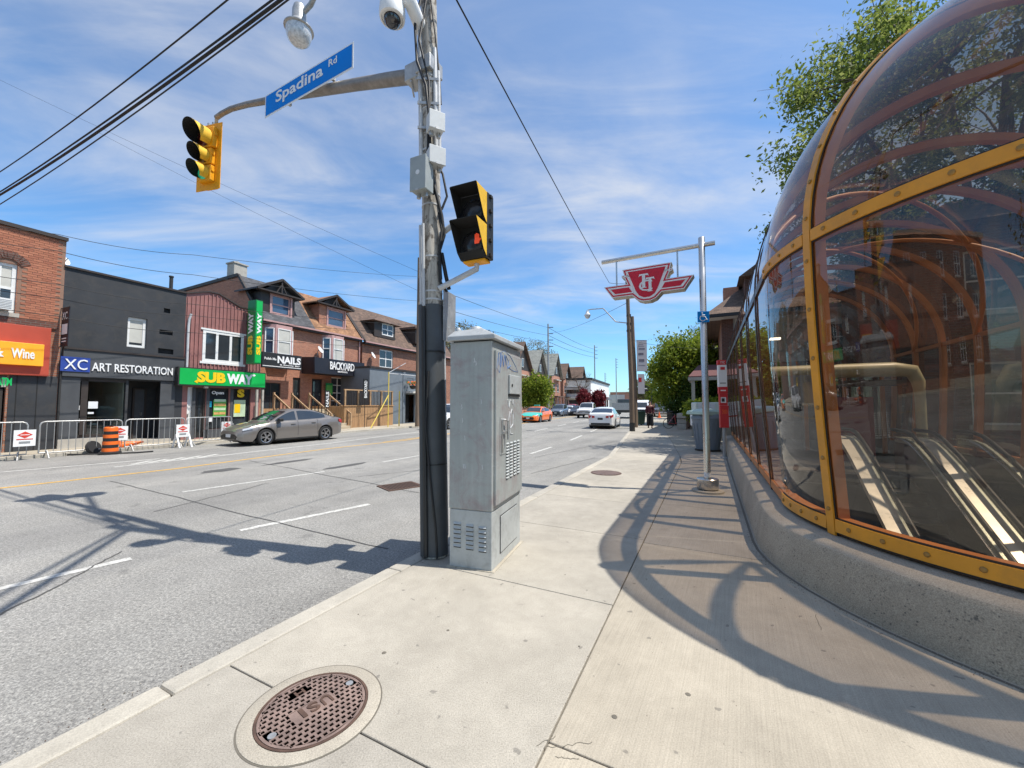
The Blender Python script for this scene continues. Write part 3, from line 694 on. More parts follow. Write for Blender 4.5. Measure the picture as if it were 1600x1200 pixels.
for k in range(9): stripe('lane_line', line(16.5 + 6 * k, 19.5 + 6 * k, -8.7), 0.13, M['white_line'])
stripe('edge_line', [G(-500, 786, 0), G(0, 738, 0), G(177, 723, 0), G(250, 717, 0)], 0.14, M['white_line'])
stripe('edge_line', [G(178, 730, 0), G(336, 713, 0), G(430, 702, 0), G(520, 692, 0)] + line(15, 40, -15.0, -15.2), 0.14, M['white_line'])
for k in range(5): stripe('hatching', [G(205 + 26 * k, 726 - 2.6 * k, 0), G(236 + 26 * k, 720 - 2.6 * k, 0)], 0.16, M['white_line'], 0.0045)
stripe('stop_bar', [G(-260, 690 + 130, 0), G(-200, 840, 0)], 0.4, M['white_line'])
# tar repairs, darker patches, cracks, and wire shadows drawn as dark strips
def wiggle(a, b, n, amp):
    a, b = Vector((a[0], a[1])), Vector((b[0], b[1])); d = (b - a); nn = Vector((-d.y, d.x)).normalized(); out = []; off = 0
    for k in range(n + 1):
        off = off * 0.7 + random.uniform(-amp, amp) if 0 < k < n else 0; out.append(a + d * k / n + nn * off)
    return out
for a, b in (((0, 962), (190, 862)), ((172, 752), (607, 858)), ((390, 720), (655, 770)), ((560, 745), (655, 735)), ((600, 715), (655, 712)), ((240, 800), (420, 755)), ((835, 715), (960, 690)), ((830, 740), (930, 715))):  # the opening pair paints cast shadows of overhead wires, the rest are cracks
    stripe('crack_and_wire_shadow', wiggle(G(*a, 0), G(*b, 0), 24, 0.018), 0.018, M['patch_and_shadow'], 0.0052)
for px, py, w, l in ((345, 735, .9, .5), (450, 722, 1.6, .35), (540, 728, 1.4, .3)):
    c = G(px, py, 0); pts = []
    for k in range(14):
        a = 2 * math.pi * k / 14; r = random.uniform(0.75, 1.1); q = Vector((math.cos(a) * w * r / 2, math.sin(a) * l * r / 2)); pts.append((c.x + q.x * .447 + q.y * .894, c.y + q.x * .894 - q.y * .447, 0.0048))
    MB().add(pts, [tuple(range(14))]).build('road_patch', M['patch_and_shadow'], mk)
for pts in (wiggle(G(850, 1168), G(925, 1160), 12, 0.010), wiggle(G(838, 1166), G(868, 1150), 6, 0.006), wiggle(G(868, 1182), G(905, 1186), 8, 0.008), wiggle(G(1283, 985), G(1275, 960), 6, .008)):
    o = stripe('pavement_crack', [(p.x, p.y) for p in pts], 0.0032, M['joint'], 0.1012)
for px, py in ((600, 1020), (883, 898), (1220, 935), (700, 985), (905, 1010), (1075, 1085), (960, 1120), (560, 960), (1010, 905), (1120, 1015)):
    c = G(px, py); r = random.choice((0.006, 0.008, 0.011, 0.015))
    tag(MB().lathe([(r, 0.1), (r * 0.8, 0.1025), (0.0, 0.103)], 9, Matrix.Translation((c.x, c.y, 0))).build('gum_spot', M['joint'], None), 'small dark spot of trodden gum on the pale pavement', 'stain', 'gum spots on the pavement')

# grit and litter gathered along kerb, joints and wall
rg = random.Random(5); gm = MB()
def chip(x, y, z, s):
    a = rg.random() * 6.28; p = [(x + s * math.cos(a + k * 2.1) * rg.uniform(.6, 1.2), y + s * math.sin(a + k * 2.1) * rg.uniform(.6, 1.2), z) for k in range(3)]; gm.add(p + [(x, y, z + s * rg.uniform(.4, .9))], [(0, 1, 3), (1, 2, 3), (2, 0, 3)], rg.randint(0, 2))
for k in range(2600):
    t = rg.uniform(0.2, 12) ; q = S(t, wk(t) - abs(rg.gauss(0, .12)) - .005); chip(q.x, q.y, 0.003, rg.uniform(.002, .007))
for k in range(900):
    a = rg.uniform(-.3, 1.9); rr = 2.53 + abs(rg.gauss(0, .05)); q = Vector((-rr * math.cos(a), -rr * math.sin(a))); w_ = S(CT + q.y, CW + q.x); chip(w_.x, w_.y, 0.1, rg.uniform(.002, .006))
for k in range(500):
    t = rg.uniform(.8, 9); q = S(t, wj(t) + rg.gauss(0, .012)); chip(q.x, q.y, 0.1, rg.uniform(.0015, .004))
for k in range(420):
    q = S(rg.uniform(.6, 8), rg.uniform(-2.6, 1.4)); chip(q.x, q.y, 0.1, rg.uniform(.0012, .0035))
gr_ = gm.build('grit', [M['joint'], M['stone'], M['rust']], None, fix=False); gr_['kind'] = 'stuff'

# ---------------------------------------------------------------- ironwork in the ground
c = G(490, 1107)
mh = thing('manhole_cover', 'round rusty iron manhole cover lettered USI, set in a concrete ring on the near pavement', 'manhole cover', (c.x, c.y, 0.1), R(52))
MB().lathe([(0.375, -0.03), (0.375, 0.004), (0.366, 0.0075), (0.302, 0.0065), (0.300, -0.03)], 56).build('concrete_ring', M['ledge_concrete'], mh, smooth=30)
MB().lathe([(0.378, 0.0015), (0.384, 0.0018)], 56).build('joint_gap', M['joint'], mh)
MB().lathe([(0.300, -0.03), (0.300, 0.009), (0.287, 0.009), (0.286, -0.01)], 56).build('rim', M['rust'], mh, smooth=30)
MB().lathe([(0.283, -0.02), (0.283, 0.004), (0, 0.004)], 56).build('lid', M['rust'], mh)
lat = MB(); pitch = 0.0345; mh.scale = (0.87, 0.87, 0.9)
def clear(x, y):
    if abs(x) < 0.125 and abs(y) < 0.052: return True
    if abs(x) < 0.055 and 0.15 < y < 0.215: return True
    return math.hypot(x - 0.235, y - 0.02) < 0.033 or math.hypot(x + 0.235, y + 0.03) < 0.033
nn = int(0.27 / pitch)
for i in range(-nn - 1, nn + 2):
    for j in range(-nn - 1, nn + 2):
        x, y = (i + (0.5 if j % 2 else 0)) * pitch, j * pitch
        if math.hypot(x, y) > 0.262: continue
        if clear(x, y): continue
        # raised rails round a sunken square
        h = pitch / 2; w = 0.0068
        for (ax, ay, bx, by) in ((-h, h - w, h, h + 0.001), (-h, -h + 0.0011, h, -h + w), (-h, -h + w, -h + w, h - w), (h - w, -h + w, h, h - w)):
            lat.box(x + ax, y + ay, 0.0042, x + bx, y + by, 0.0088)
lat.build('lattice', M['rust_light'], mh, kind='stuff', fix=False)
MB().lathe([(0.283, 0.0042), (0.283, 0.0088), (0.268, 0.0088), (0.268, 0.0042)], 56).build('edge_band', M['rust_light'], mh)
MB().box(-0.122, -0.050, 0.0042, 0.122, 0.050, 0.0075).build('letter_plate', M['rust_light'], mh)
for ch, x in (('U', 0.075), ('S', 0.0), ('I', -0.062)):
    text(ch, M['rust'], mh, frame((x + (0.03 if ch != 'I' else 0.012), 0.040, 0.0085), (-1, 0, 0), (0, -1, 0)), 0.06 if ch != 'I' else 0.024, 0.08, 0.004, name='letter', bold=0.02)
text('H', M['rust'], mh, frame((0.03, 0.207, 0.006), (-1, 0, 0), (0, -1, 0)), 0.055, 0.05, 0.004, name='letter', bold=0.02)
for x, y in ((0.235, 0.02), (-0.235, -0.03)):
    MB().lathe([(0.022, 0.004), (0.022, 0.011), (0.014, 0.012), (0, 0.009)], 14, Matrix.Translation((x, y, 0))).build('bolt', M['galv'], mh, smooth=30)

def grate(name, label, loc, rz, w, l, n):
    o = thing(name, label, 'drain grate', loc, rz)
    mb = MB(); mb.box(-w / 2, -l / 2, -0.01, w / 2, -l / 2 + 0.05, 0.012); mb.box(-w / 2, l / 2 - 0.05, -0.01, w / 2, l / 2, 0.012)
    mb.box(-w / 2, -l / 2 + 0.05, -0.01, -w / 2 + 0.05, l / 2 - 0.05, 0.012); mb.box(w / 2 - 0.05, -l / 2 + 0.05, -0.01, w / 2, l / 2 - 0.05, 0.012)
    mb.build('frame', M['rust'], o)
    MB().box(-w / 2 + 0.05, -l / 2 + 0.05, 0.003, w / 2 - 0.05, l / 2 - 0.05, 0.0045).build('sump', M['black'], o)
    m0 = None
    for k in range(n):
        x = -w / 2 + 0.05 + (w - 0.1) * (k + 0.5) / n
        if m0 is None: b = MB().box(-0.014, -l / 2 + 0.05, 0.0, 0.014, l / 2 - 0.05, 0.012).build('bar', M['rust'], o); b.location = (x, 0, 0); m0 = b.data
        else: inst('bar', m0, o, (x, 0, 0))
    return o
c = G(626, 760, 0); grate('road_drain', 'square slotted iron drain grate in the asphalt behind the wooden pole', (c.x, c.y, 0.004), R(40), 0.75, 0.62, 11)
c = G(947, 739)
dr = thing('utility_cover', 'small round slotted iron cover in the pavement beyond the cabinet', 'utility cover', (c.x, c.y, 0.1), R(20))
MB().lathe([(0.34, -0.02), (0.34, 0.006), (0.31, 0.006), (0.31, 0.003), (0, 0.003)], 36).build('frame', M['rust'], dr)
for k in range(9):
    x = -0.26 + 0.065 * k; h = math.sqrt(max(0.0, 0.3 ** 2 - x * x))
    MB().box(x - 0.018, -h, 0.0035, x + 0.018, h, 0.009).build('bar', M['rust_light'], dr)

# ---------------------------------------------------------------- glazed station entrance
Cg = S(CT, CW)
ROT = math.atan2(-0.4472, 0.8944)
st = thing('station_entrance', 'bulging tinted glass station entrance with orange ribs on a curved concrete base', 'station entrance', (Cg.x, Cg.y, 0.1), ROT)
LF, ZB, ZS, RT = 11.3, 0.43, 3.05, 2.34      # flank length, foot of the glass, spring line, vault radius (heights above the pavement)
def prof(q):                                   # q 0..1 from foot to crown -> (radius, height)
    q1 = 0.36
    if q <= q1:
        k = q / q1; return RG + (RT - RG) * math.sin(k * math.pi / 2), ZB + (ZS - ZB) * k
    a = (q - q1) / (1 - q1) * math.pi / 2
    return RT * math.cos(a), ZS + RT * math.sin(a)
Q1 = 0.36
def apse(a, q, dr=0.0):
    r, z = prof(q)
    if q > Q1: al = (q - Q1) / (1 - Q1) * math.pi / 2; r += dr * math.cos(al); z += dr * math.sin(al)
    else: r += dr
    return Vector((-r * math.cos(a), -r * math.sin(a), z))
def flank(side, y, q, dr=0.0):                 # side -1 = street side
    p = apse(0, q, dr); return Vector((-side * p.x if side > 0 else p.x, y, p.z))
def vault(y, th, dr=0.0):                      # th 0..pi over the barrel from street side to the back
    rr = RT + dr; return Vector((-rr * math.cos(th), y, ZS + rr * math.sin(th)))
# concrete base: outer sloping face, ledge, inner wall down into the stairwell
def base_path(r, n=26):
    return [Vector((-r, LF, 0))] + [Vector((-r, LF * (1 - k / 10), 0)) for k in range(1, 10)] + [Vector((-r * math.cos(math.pi * k / n), -r * math.sin(math.pi * k / n), 0)) for k in range(n + 1)] + [Vector((r, LF * k / 10, 0)) for k in range(1, 11)]
def sweep(prof_pts, n=26):
    mb = MB(); paths = [base_path(r, n) for r, z in prof_pts]; m = len(paths[0])
    for j, (r, z) in enumerate(prof_pts): mb.v += [(p.x, p.y, z) for p in paths[j]]
    for j in range(len(prof_pts) - 1):
        for i in range(m - 1): mb.f.append((j * m + i, j * m + i + 1, (j + 1) * m + i + 1, (j + 1) * m + i))
    mb.m = [0] * len(mb.f); return mb
bs = sweep([(2.52, -0.1), (2.50, 0.05), (2.455, 0.335), (2.43, 0.375)]).build('concrete_base', M['pit_concrete'], st, smooth=35)
sweep([(2.43, 0.375), (2.41, 0.392), (2.27, 0.425), (2.16, 0.43), (2.14, 0.3), (2.13, -0.1)]).build('ledge', M['ledge_concrete'], bs, smooth=35)
sweep([(2.13, -0.1), (2.13, -4.6)]).build('stairwell_wall', plain('grey_tile_wall', (0.20, 0.19, 0.175), 0.5, 0, 0.1, 2), st)
sweep([(2.525, 0.0008), (2.553, 0.0012)]).build('wall_joint', M['joint'], st)
# ribs
RA = [R(25.5 + 43 * k) for k in range(4)]
def cap(fn, qs, w, h, tang):                   # strip standing proud of the skin along fn(q, lateral, height)
    mb = MB(); 
    for q in qs: mb.v += [tuple(fn(q, -w / 2, 0)), tuple(fn(q, -w / 2, h)), tuple(fn(q, w / 2, h)), tuple(fn(q, w / 2, 0))]
    for i in range(len(qs) - 1):
        for k in range(4): k2 = (k + 1) % 4; mb.f.append((4 * i + k, 4 * i + k2, 4 * i + 4 + k2, 4 * i + 4 + k))
    e = 4 * (len(qs) - 1); mb.f += [(3, 2, 1, 0), (e, e + 1, e + 2, e + 3)]; mb.m = [0] * len(mb.f); return mb
bolt_mesh = None
def bolt(parent, p, n):
    global bolt_mesh
    if bolt_mesh is None:
        b = MB().lathe([(0.019, 0), (0.019, 0.006), (0.012, 0.013), (0, 0.014)], 8).build('bolt', M['bolt'], parent, smooth=35); bolt_mesh = b.data
    else: b = inst('bolt', bolt_mesh, parent, (0, 0, 0))
    b.location = p; b.rotation_euler = Vector(n).to_track_quat('Z', 'Y').to_euler()
def arib(a, w, h, name, mat, q0=0.0, q1=1.0, base=0.006, n=26, parent=st):
    tv = Vector((math.sin(a), -math.cos(a), 0))
    return cap(lambda q, l, d: apse(a, q, base + d) + tv * l * min(1.0, 0.15 + prof(q)[0] / 0.8), [q0 + (q1 - q0) * k / n for k in range(n + 1)], w, h, tv).build(name, mat, parent, smooth=40)
for a in RA:
    arib(a, 0.105, 0.004, 'rib_gasket', M['gasket'])
    r1 = arib(a, 0.082, 0.016, 'rib', M['orange'], 0.0, 0.995, base=0.011)
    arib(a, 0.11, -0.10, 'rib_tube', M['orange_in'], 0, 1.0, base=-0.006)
    for q in [0.03, 0.09, 0.15, 0.21, 0.27, 0.33, 0.39, 0.45, 0.51, 0.57, 0.63, 0.69, 0.75, 0.81]:
        p, p2 = apse(a, q, 0.027), apse(a, q, 0.1); bolt(r1, p, p2 - p)
def aband(a0, a1, q, w, h, name, mat, base=0.006, n=14):
    r0, z0 = prof(q)
    def fn(a, l, d): p = apse(a, q, base + d); return Vector((p.x, p.y, p.z + l))
    return cap(fn, [a0 + (a1 - a0) * k / n for k in range(n + 1)], w, h, None).build(name, mat, st, smooth=40)
segs = [0.0] + RA + [math.pi]
for i in range(len(segs) - 1):
    a0, a1 = segs[i] + (0.022 if i else 0), segs[i + 1] - (0.022 if i < len(segs) - 2 else 0)
    for q, w, nm in ((0.012, 0.105, 'sill_band'), (Q1, 0.10, 'waist_band')):
        aband(a0, a1, q, w + 0.03, 0.004, 'band_gasket', M['gasket'], 0.005)
        bnd = aband(a0, a1, q, w, 0.016, nm, M['orange'], 0.010)
        nb = max(3, int((a1 - a0) * RT / 0.24))
        for k in range(nb):
            a = a0 + (a1 - a0) * (k + 0.5) / nb; p = apse(a, q, 0.026); bolt(bnd, p, Vector((p.x, p.y, 0)))
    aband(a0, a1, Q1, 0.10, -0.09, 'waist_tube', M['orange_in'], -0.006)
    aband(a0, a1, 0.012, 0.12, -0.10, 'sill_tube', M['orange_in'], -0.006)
    # curved glazing, lower and upper pane of each bay
    for q0, q1, nq in ((0.0, Q1, 10), (Q1, 1.0, 18)):
        mb = MB(); na = 12
        for j in range(nq + 1):
            for k in range(na + 1): mb.v.append(tuple(apse(a0 + (a1 - a0) * k / na, min(q0 + (q1 - q0) * j / nq, 0.9995))))
        mb.f = [(j * (na + 1) + k, j * (na + 1) + k + 1, (j + 1) * (na + 1) + k + 1, (j + 1) * (na + 1) + k) for j in range(nq) for k in range(na)]; mb.m = [0] * len(mb.f)
        mb.build('glass_pane', M['bronze_glass'], st, smooth=80, fix=False)
YF = [0.95 + 1.45 * k for k in range(8)]
for y in YF:
    qs = [k / 30 for k in range(61)]
    def arch(q, dr):
        return flank(-1, y, q, dr) if q <= 1 else flank(1, y, 2 - q, dr)
    def fn(q, l, d, base): p = arch(q, base + d); p.y += l; return p
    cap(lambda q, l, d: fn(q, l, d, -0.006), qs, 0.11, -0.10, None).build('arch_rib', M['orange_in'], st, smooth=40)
    cap(lambda q, l, d: fn(q, l, d, 0.004), qs, 0.05, 0.018, None).build('arch_cap', M['bronze_frame'], st, smooth=40)
for side in (-1, 1):
    for q, w in ((0.012, 0.10), (Q1, 0.09)):
        ys = [0.0, LF]
        def fn(y, l, d, base): p = flank(side, y, q, base + d); p.z += l; return p
        cap(lambda y, l, d: fn(y, l, d, 0.004), ys, w, 0.014, None).build('side_band', M['bronze_frame'] if side > 0 or q > 0.1 else M['orange_in'], st)
        cap(lambda y, l, d: fn(y, l, d, -0.006), ys, w, -0.08, None).build('side_tube', M['orange_in'], st)
    edges = [0.0] + YF + [LF]
    for y0, y1 in zip(edges[:-1], edges[1:]):
        for q0, q1, nq in ((0.0, Q1, 8), (Q1, 1.0, 14)):
            mb = MB()
            for j in range(nq + 1):
                for y in (y0 + 0.012, y1 - 0.012): mb.v.append(tuple(flank(side, y, q0 + (q1 - q0) * j / nq)))
            mb.f = [(2 * j, 2 * j + 1, 2 * j + 3, 2 * j + 2) for j in range(nq)]; mb.m = [0] * nq
            mb.build('glass_pane', M['bronze_glass'], st, smooth=80, fix=False)
for (ya, yb) in ((0.95, 6.75), (6.75, 0.95), (9.65, 3.85), (3.85, 9.65)):
    mb = MB().tube([vault(ya + (yb - ya) * k / 30, math.pi * k / 30, -0.09) for k in range(31)], 0.042, 8); mb.build('brace', M['orange_in'], st, smooth=50)
# inside: landing, doors, duct, lamps, escalators
MB().box(-2.12, 6.0, -0.25, 2.12, LF, 0.0).build('landing', plain('dark_terrazzo', (0.13, 0.12, 0.11), 0.4, 0, 0.15, 30), st)
MB().box(-2.12, -2.2, -4.7, 2.12, 6.1, -4.55).build('lower_floor', plain('lower_floor_tile', (0.10, 0.10, 0.095), 0.5), st)
MB().box(-2.12, 5.96, -4.6, 2.12, 6.0, -0.25).build('landing_wall', M['charcoal_light'], st)
ew = MB()
for x in (-2.05, -1.05, 0.0, 1.05, 2.0): ew.box(x - 0.05, LF - 0.15, 0.0, x + 0.05, LF - 0.05, 2.45)
ew.box(-2.15, LF - 0.16, 2.45, 2.15, LF - 0.04, 2.58); ew.build('entrance_frame', M['orange_in'], st)
for x in (-1.0, 0.05, 1.1): MB().box(x + 0.0, LF - 0.11, 0.02, x + 0.9, LF - 0.10, 2.44).build('entrance_pane', M['clear_glass'], st)
gw = MB(); gw.v = [tuple(vault(LF - 0.03, math.pi * k / 24, -0.02)) for k in range(25)] + [(2.2, LF - 0.03, 2.6), (-2.2, LF - 0.03, 2.6)]; gw.f = [tuple(range(27))]; gw.m = [0]
gw.build('gable_pane', M['bronze_glass'], st)
MB().tube([(-2.0, 7.2, 2.38), (1.15, 7.6, 2.42), (1.50, 7.62, 2.36), (1.60, 7.62, 2.1), (1.62, 7.62, 1.8), (1.62, 7.62, 0.0)], [0.18, 0.18, 0.165, 0.13, 0.10, 0.10], 14).build('air_duct', M['duct'], st, smooth=40)
MB().box(-1.9, 7.05, 2.0, 1.2, 7.4, 2.14).build('header_beam', M['bronze_frame'], st)
MB().box(0.0, 8.5, 0.0, 1.0, 8.9, 1.75).build('ticket_machine', plain('dull_red_machine', (0.22, 0.02, 0.03), 0.4), st)
MB().box(-1.25, 7.0, 1.55, -0.25, 7.05, 2.3).build('notice_board', M['post_grey'], st)
for x, y in ((-1.2, 8.2),):
    l = MB().box(x - 0.13, y - 0.08, 3.42, x + 0.13, y + 0.08, 3.47).build('ceiling_lamp', M['lamp_white'], st); MB().box(x - 0.01, y - 0.01, 3.47, x + 0.01, y + 0.01, 4.6).build('lamp_stem', M['bronze_frame'], l)
def slope(y): return min(0.0, (y - 6.0) * 0.577)                 # escalator floor, falling towards the apse
def esc_pts(x, dz, y1=7.1, y0=-1.6, n=16):
    ys = [y1, 6.4, 6.1, 5.8, 5.3, 4.5, 3.0, 1.5, 0.0, y0]
    out = []
    for y in ys:
        z = slope(y); 
        if 5.3 < y < 6.4: z -= 0.05
        out.append((x, y, z + dz))
    return out
def ramp_strip(x0, x1, dz, th, y1=7.0, y0=-1.6):
    a, b = esc_pts(x0, dz, y1, y0), esc_pts(x1, dz, y1, y0); mb = MB(); n = len(a)
    mb.v = a + b + [(p[0], p[1], p[2] - th) for p in a] + [(p[0], p[1], p[2] - th) for p in b]
    for i in range(n - 1):
        mb.f += [(i, i + 1, n + i + 1, n + i), (2 * n + i, 3 * n + i, 3 * n + i + 1, 2 * n + i + 1), (i, 2 * n + i, 2 * n + i + 1, i + 1), (n + i, n + i + 1, 3 * n + i + 1, 3 * n + i)]
    mb.f += [(0, n, 3 * n, 2 * n), (n - 1, 3 * n - 1, 4 * n - 1, 2 * n - 1)]; mb.m = [0] * len(mb.f); return mb
def escalator(x0, x1, label):
    e = thing('escalator', label, 'escalator', S(CT, CW, 0.1), ROT, 'escalators inside the glazed entrance')
    ramp_strip(x0 + 0.1, x1 - 0.1, 0.02, 0.3).build('step_band', plain('step_grey', (0.06, 0.06, 0.06), 0.5, 0.4), e)
    st_mb = MB(); y = 5.6
    while y > -1.5:
        z = slope(y); st_mb.box(x0 + 0.12, y - 0.36, z - 0.12, x1 - 0.12, y, z + 0.04); y -= 0.36
    st_mb.build('steps', M['iron'], e, kind='stuff')
    for x, xw in ((x0, x0 - 0.30), (x1, x1 + 0.05)):
        ramp_strip(min(x, xw), max(x, xw), 0.80, 0.12).build('deck', M['esc_metal'], e)
        ramp_strip(x - 0.02, x + 0.02, 0.88, 0.9).build('balustrade', M['clear_glass'], e)
        MB().tube([(p[0], p[1], p[2] + 0.06) for p in esc_pts(x, 0.90)] , 0.04, 8).build('handrail', M['dark'], e, smooth=50)
        MB().tube([(p[0], p[1], p[2]) for p in esc_pts(x + (0.06 if x == x0 else -0.06), 0.78)], 0.018, 6).build('skirt_light', M['steel'], e)
escalator(0.0, 0.92, 'escalator on the street side inside the glazed entrance, cream deck and black handrails')
escalator(1.32, 1.98, 'escalator on the far side inside the glazed entrance, beside the back wall')
# ---------------------------------------------------------------- wooden signal pole with all that hangs on it
PB = G(681, 868)
PB.z = 0.1
LEAN = Vector((-0.033, 0.050, 1.0))
def onpole(z, dx=0, dy=0): return PB + LEAN * (z - 0.1) + Vector((dx, dy, 0))
pole = thing('utility_pole', 'leaning weathered wooden signal pole with a dark grey sleeve, beside the grey cabinet', 'utility pole', PB)
def rel(p): return Vector(p) - PB
mb = MB(); zs = [0.0, 1, 2, 3, 4, 5, 6, 7, 8.6]
mb.tube([rel(onpole(z + 0.1)) for z in zs], [0.118 - 0.0042 * z for z in zs], 18)
mb.build('shaft', M['pole_wood'], pole, smooth=50)
sl = MB(); sl.tube([rel(onpole(z)) for z in (0.12, 0.8, 1.5, 2.2, 2.72)], [0.128, 0.126, 0.122, 0.120, 0.118], 20); sl.build('sleeve', M['wrap'], pole, smooth=50)
for z in (1.02, 2.2):
    MB().tube([rel(onpole(z)), rel(onpole(z + 0.015))], 0.130, 20).build('strap', M['dark'], pole, smooth=50)
for z in (2.77, 2.86, 3.25, 3.85, 3.98, 4.5, 5.0, 5.4):
    MB().tube([rel(onpole(z)), rel(onpole(z + 0.018))], 0.116 - 0.004 * z + 0.006, 18).build('clamp_band', M['conduit'], pole, smooth=50)
def pipe(dx, dy, z0, z1, r, mat, name='conduit', n=10):
    return MB().tube([rel(onpole(z0 + (z1 - z0) * k / 4, dx, dy)) for k in range(5)], r, n).build(name, M[mat], pole, smooth=50)
pipe(-0.11, -0.06, 0.12, 2.72, 0.034, 'wrap'); pipe(-0.075, -0.115, 0.12, 2.68, 0.020, 'dark')
pipe(-0.105, -0.06, 2.72, 3.62, 0.024, 'conduit'); pipe(-0.072, -0.108, 2.70, 3.62, 0.017, 'conduit')
pipe(-0.095, -0.05, 3.98, 6.2, 0.028, 'conduit'); pipe(0.075, -0.075, 4.45, 5.75, 0.027, 'conduit'); pipe(0.108, -0.035, 4.5, 5.5, 0.022, 'conduit')
pipe(0.118, 0.01, 0.3, 2.8, 0.014, 'conduit')
def cable_on(pts, r=0.013): return MB().tube([rel(onpole(z, dx, dy)) for dx, dy, z in pts], r, 7).build('pole_cable', M['cable'], pole, smooth=60)
cable_on([(-0.02, -0.11, 6.6), (-0.14, -0.12, 6.0), (-0.12, -0.12, 5.55), (-0.02, -0.125, 5.25), (0.01, -0.125, 4.9), (-0.01, -0.12, 4.4), (0.02, -0.12, 4.0)], 0.016)
cable_on([(0.0, -0.11, 6.4), (-0.09, -0.13, 5.8), (0.015, -0.125, 5.3), (0.02, -0.125, 4.5), (-0.02, -0.125, 4.2), (0.05, -0.12, 3.95)], 0.013)
cable_on([(0.06, -0.10, 4.4), (0.15, -0.10, 4.2), (0.19, -0.08, 3.95), (0.13, -0.08, 3.8)])
cable_on([(0.02, -0.12, 4.25), (0.06, -0.14, 4.05), (0.13, -0.10, 3.72), (0.15, -0.08, 3.5), (0.10, -0.07, 3.35)], 0.02)
cable_on([(0.10, -0.09, 3.75), (0.13, -0.1, 3.55), (0.10, -0.1, 3.3), (0.11, -0.09, 3.0)], 0.016)
cable_on([(0.12, -0.07, 3.3), (0.16, -0.06, 3.05), (0.19, -0.05, 2.9)], 0.022)
cable_on([(0.09, -0.09, 3.2), (0.10, -0.09, 2.98), (0.17, -0.06, 2.87)], 0.014)
cable_on([(-0.03, -0.13, 2.0), (-0.06, -0.14, 1.4), (-0.02, -0.14, 0.9), (0.03, -0.135, 0.4), (0.04, -0.13, 0.12)], 0.011)
cable_on([(0.03, -0.10, 6.5), (0.09, -0.10, 5.9), (0.12, -0.03, 5.4), (0.13, -0.02, 5.1)], 0.010)
for z in (4.75, 5.05, 5.35):
    MB().bar(rel(onpole(z, -0.12, -0.11)), rel(onpole(z, 0.12, -0.09)), 0.02, 0.03).build('cable_bracket', M['galv'], pole)

def hung_box(name, label, px0, py0, px1, py1, Y, dep, mat, yaw, seal=False, lid=0.02):
    a, b = V(px0, py0, Y), V(px1, py1, Y); w, h = abs(b.x - a.x), abs(a.z - b.z)
    o = thing(name, label, 'junction box', ((a.x + b.x) / 2, Y, min(a.z, b.z)), yaw)
    MB().box(-w / 2, 0, 0, w / 2, dep, h).build('case', M[mat], o, bevel=0.006)
    MB().box(-w / 2 - 0.008, -0.022, -0.006, w / 2 + 0.008, -0.002, h + 0.008).build('cover', M[mat], o, bevel=0.004)
    for x in (-w / 4, w / 4): MB().tube([(x, dep / 2, -0.05), (x, dep / 2, 0.0)], 0.022, 9).build('gland', M['galv'], o, smooth=50)
    MB().box(-0.02, -0.03, -0.012, 0.02, -0.018, 0.01).build('latch', M['galv'], o)
    if seal:
        MB().lathe([(0.026, 0), (0.026, 0.002), (0, 0.002)], 16, Matrix.Translation((0.0, -0.0225, h * 0.52)) @ Matrix.Rotation(R(90), 4, 'X')).build('round_sticker', M['paper'], o)
    return o
pz = 4.12
hung_box('junction_box', 'large grey junction box with a round white sticker on the wooden pole', 641, 246, 668, 297, 4.02, 0.13, 'box_grey', R(-24), True)
hung_box('junction_box', 'upper pale grey junction box on the wooden pole, above its twin', 671, 176, 694, 202, 4.10, 0.12, 'box_pale', R(30))
hung_box('junction_box', 'lower pale grey junction box just under the other pale one on the wooden pole', 671, 231, 695, 256, 4.08, 0.12, 'box_pale', R(30))

# mast arm reaching across the road, on the pole
A0 = onpole(5.2); AD = Vector((-0.887, 0.46, 0))
def on_arm(px, py):                                        # pixel on the upright plane of the arm -> metres out, height
    r = ray(px, py); n = Vector((0.46, 0.887)); t = n.dot(Vector((A0.x, A0.y))) / (r.x * n.x + r.y * n.y)
    return (Vector((r.x * t - A0.x, r.y * t - A0.y)).dot(Vector((AD.x, AD.y))), EYE + r.z * t)
ARM = sorted(on_arm(*q) for q in ((643, 120), (590, 127), (540, 135), (490, 144), (450, 151), (410, 159), (372, 166), (352, 174), (338, 184)))
def armp(k):                                               # k metres out along the arm
    for (k0, z0), (k1, z1) in zip(ARM[:-1], ARM[1:]):
        if k <= k1 or (k1, z1) == ARM[-1]:
            z = z0 + (z1 - z0) * (k - k0) / (k1 - k0); break
    return Vector((A0.x + AD.x * k, A0.y + AD.y * k, z))
A0.z = armp(0.1).z
arm = thing('mast_arm', 'rusty tapered steel arm reaching from the pole to the yellow signal', 'mast arm', A0)
KT = ARM[-1][0]; print('arm', ARM)
ks = [0.1 + (KT - 0.1) * f for f in (0, .12, .25, .4, .55, .68, .8, .9, .96, 1.0)]
pts = [armp(k) - A0 for k in ks]
MB().tube(pts, [0.082, 0.078, 0.072, 0.066, 0.058, 0.050, 0.045, 0.042, 0.041, 0.04], 14).build('arm_tube', M['arm_steel'], arm, smooth=50)
q = frame((A0 + AD * 0.2) - A0 + Vector((0, 0, 0.03)), AD, (0, 0, 1))
MB().obox(q, 0.22, 0.20, 0.19).build('clamp_plate', M['galv'], arm, bevel=0.01)
MB().obox(frame(Vector((0, 0, 0.03)) + AD * 0.02, AD, (0, 0, 1)), 0.22, 0.17, 0.24).build('clamp_collar', M['galv'], arm, bevel=0.01)
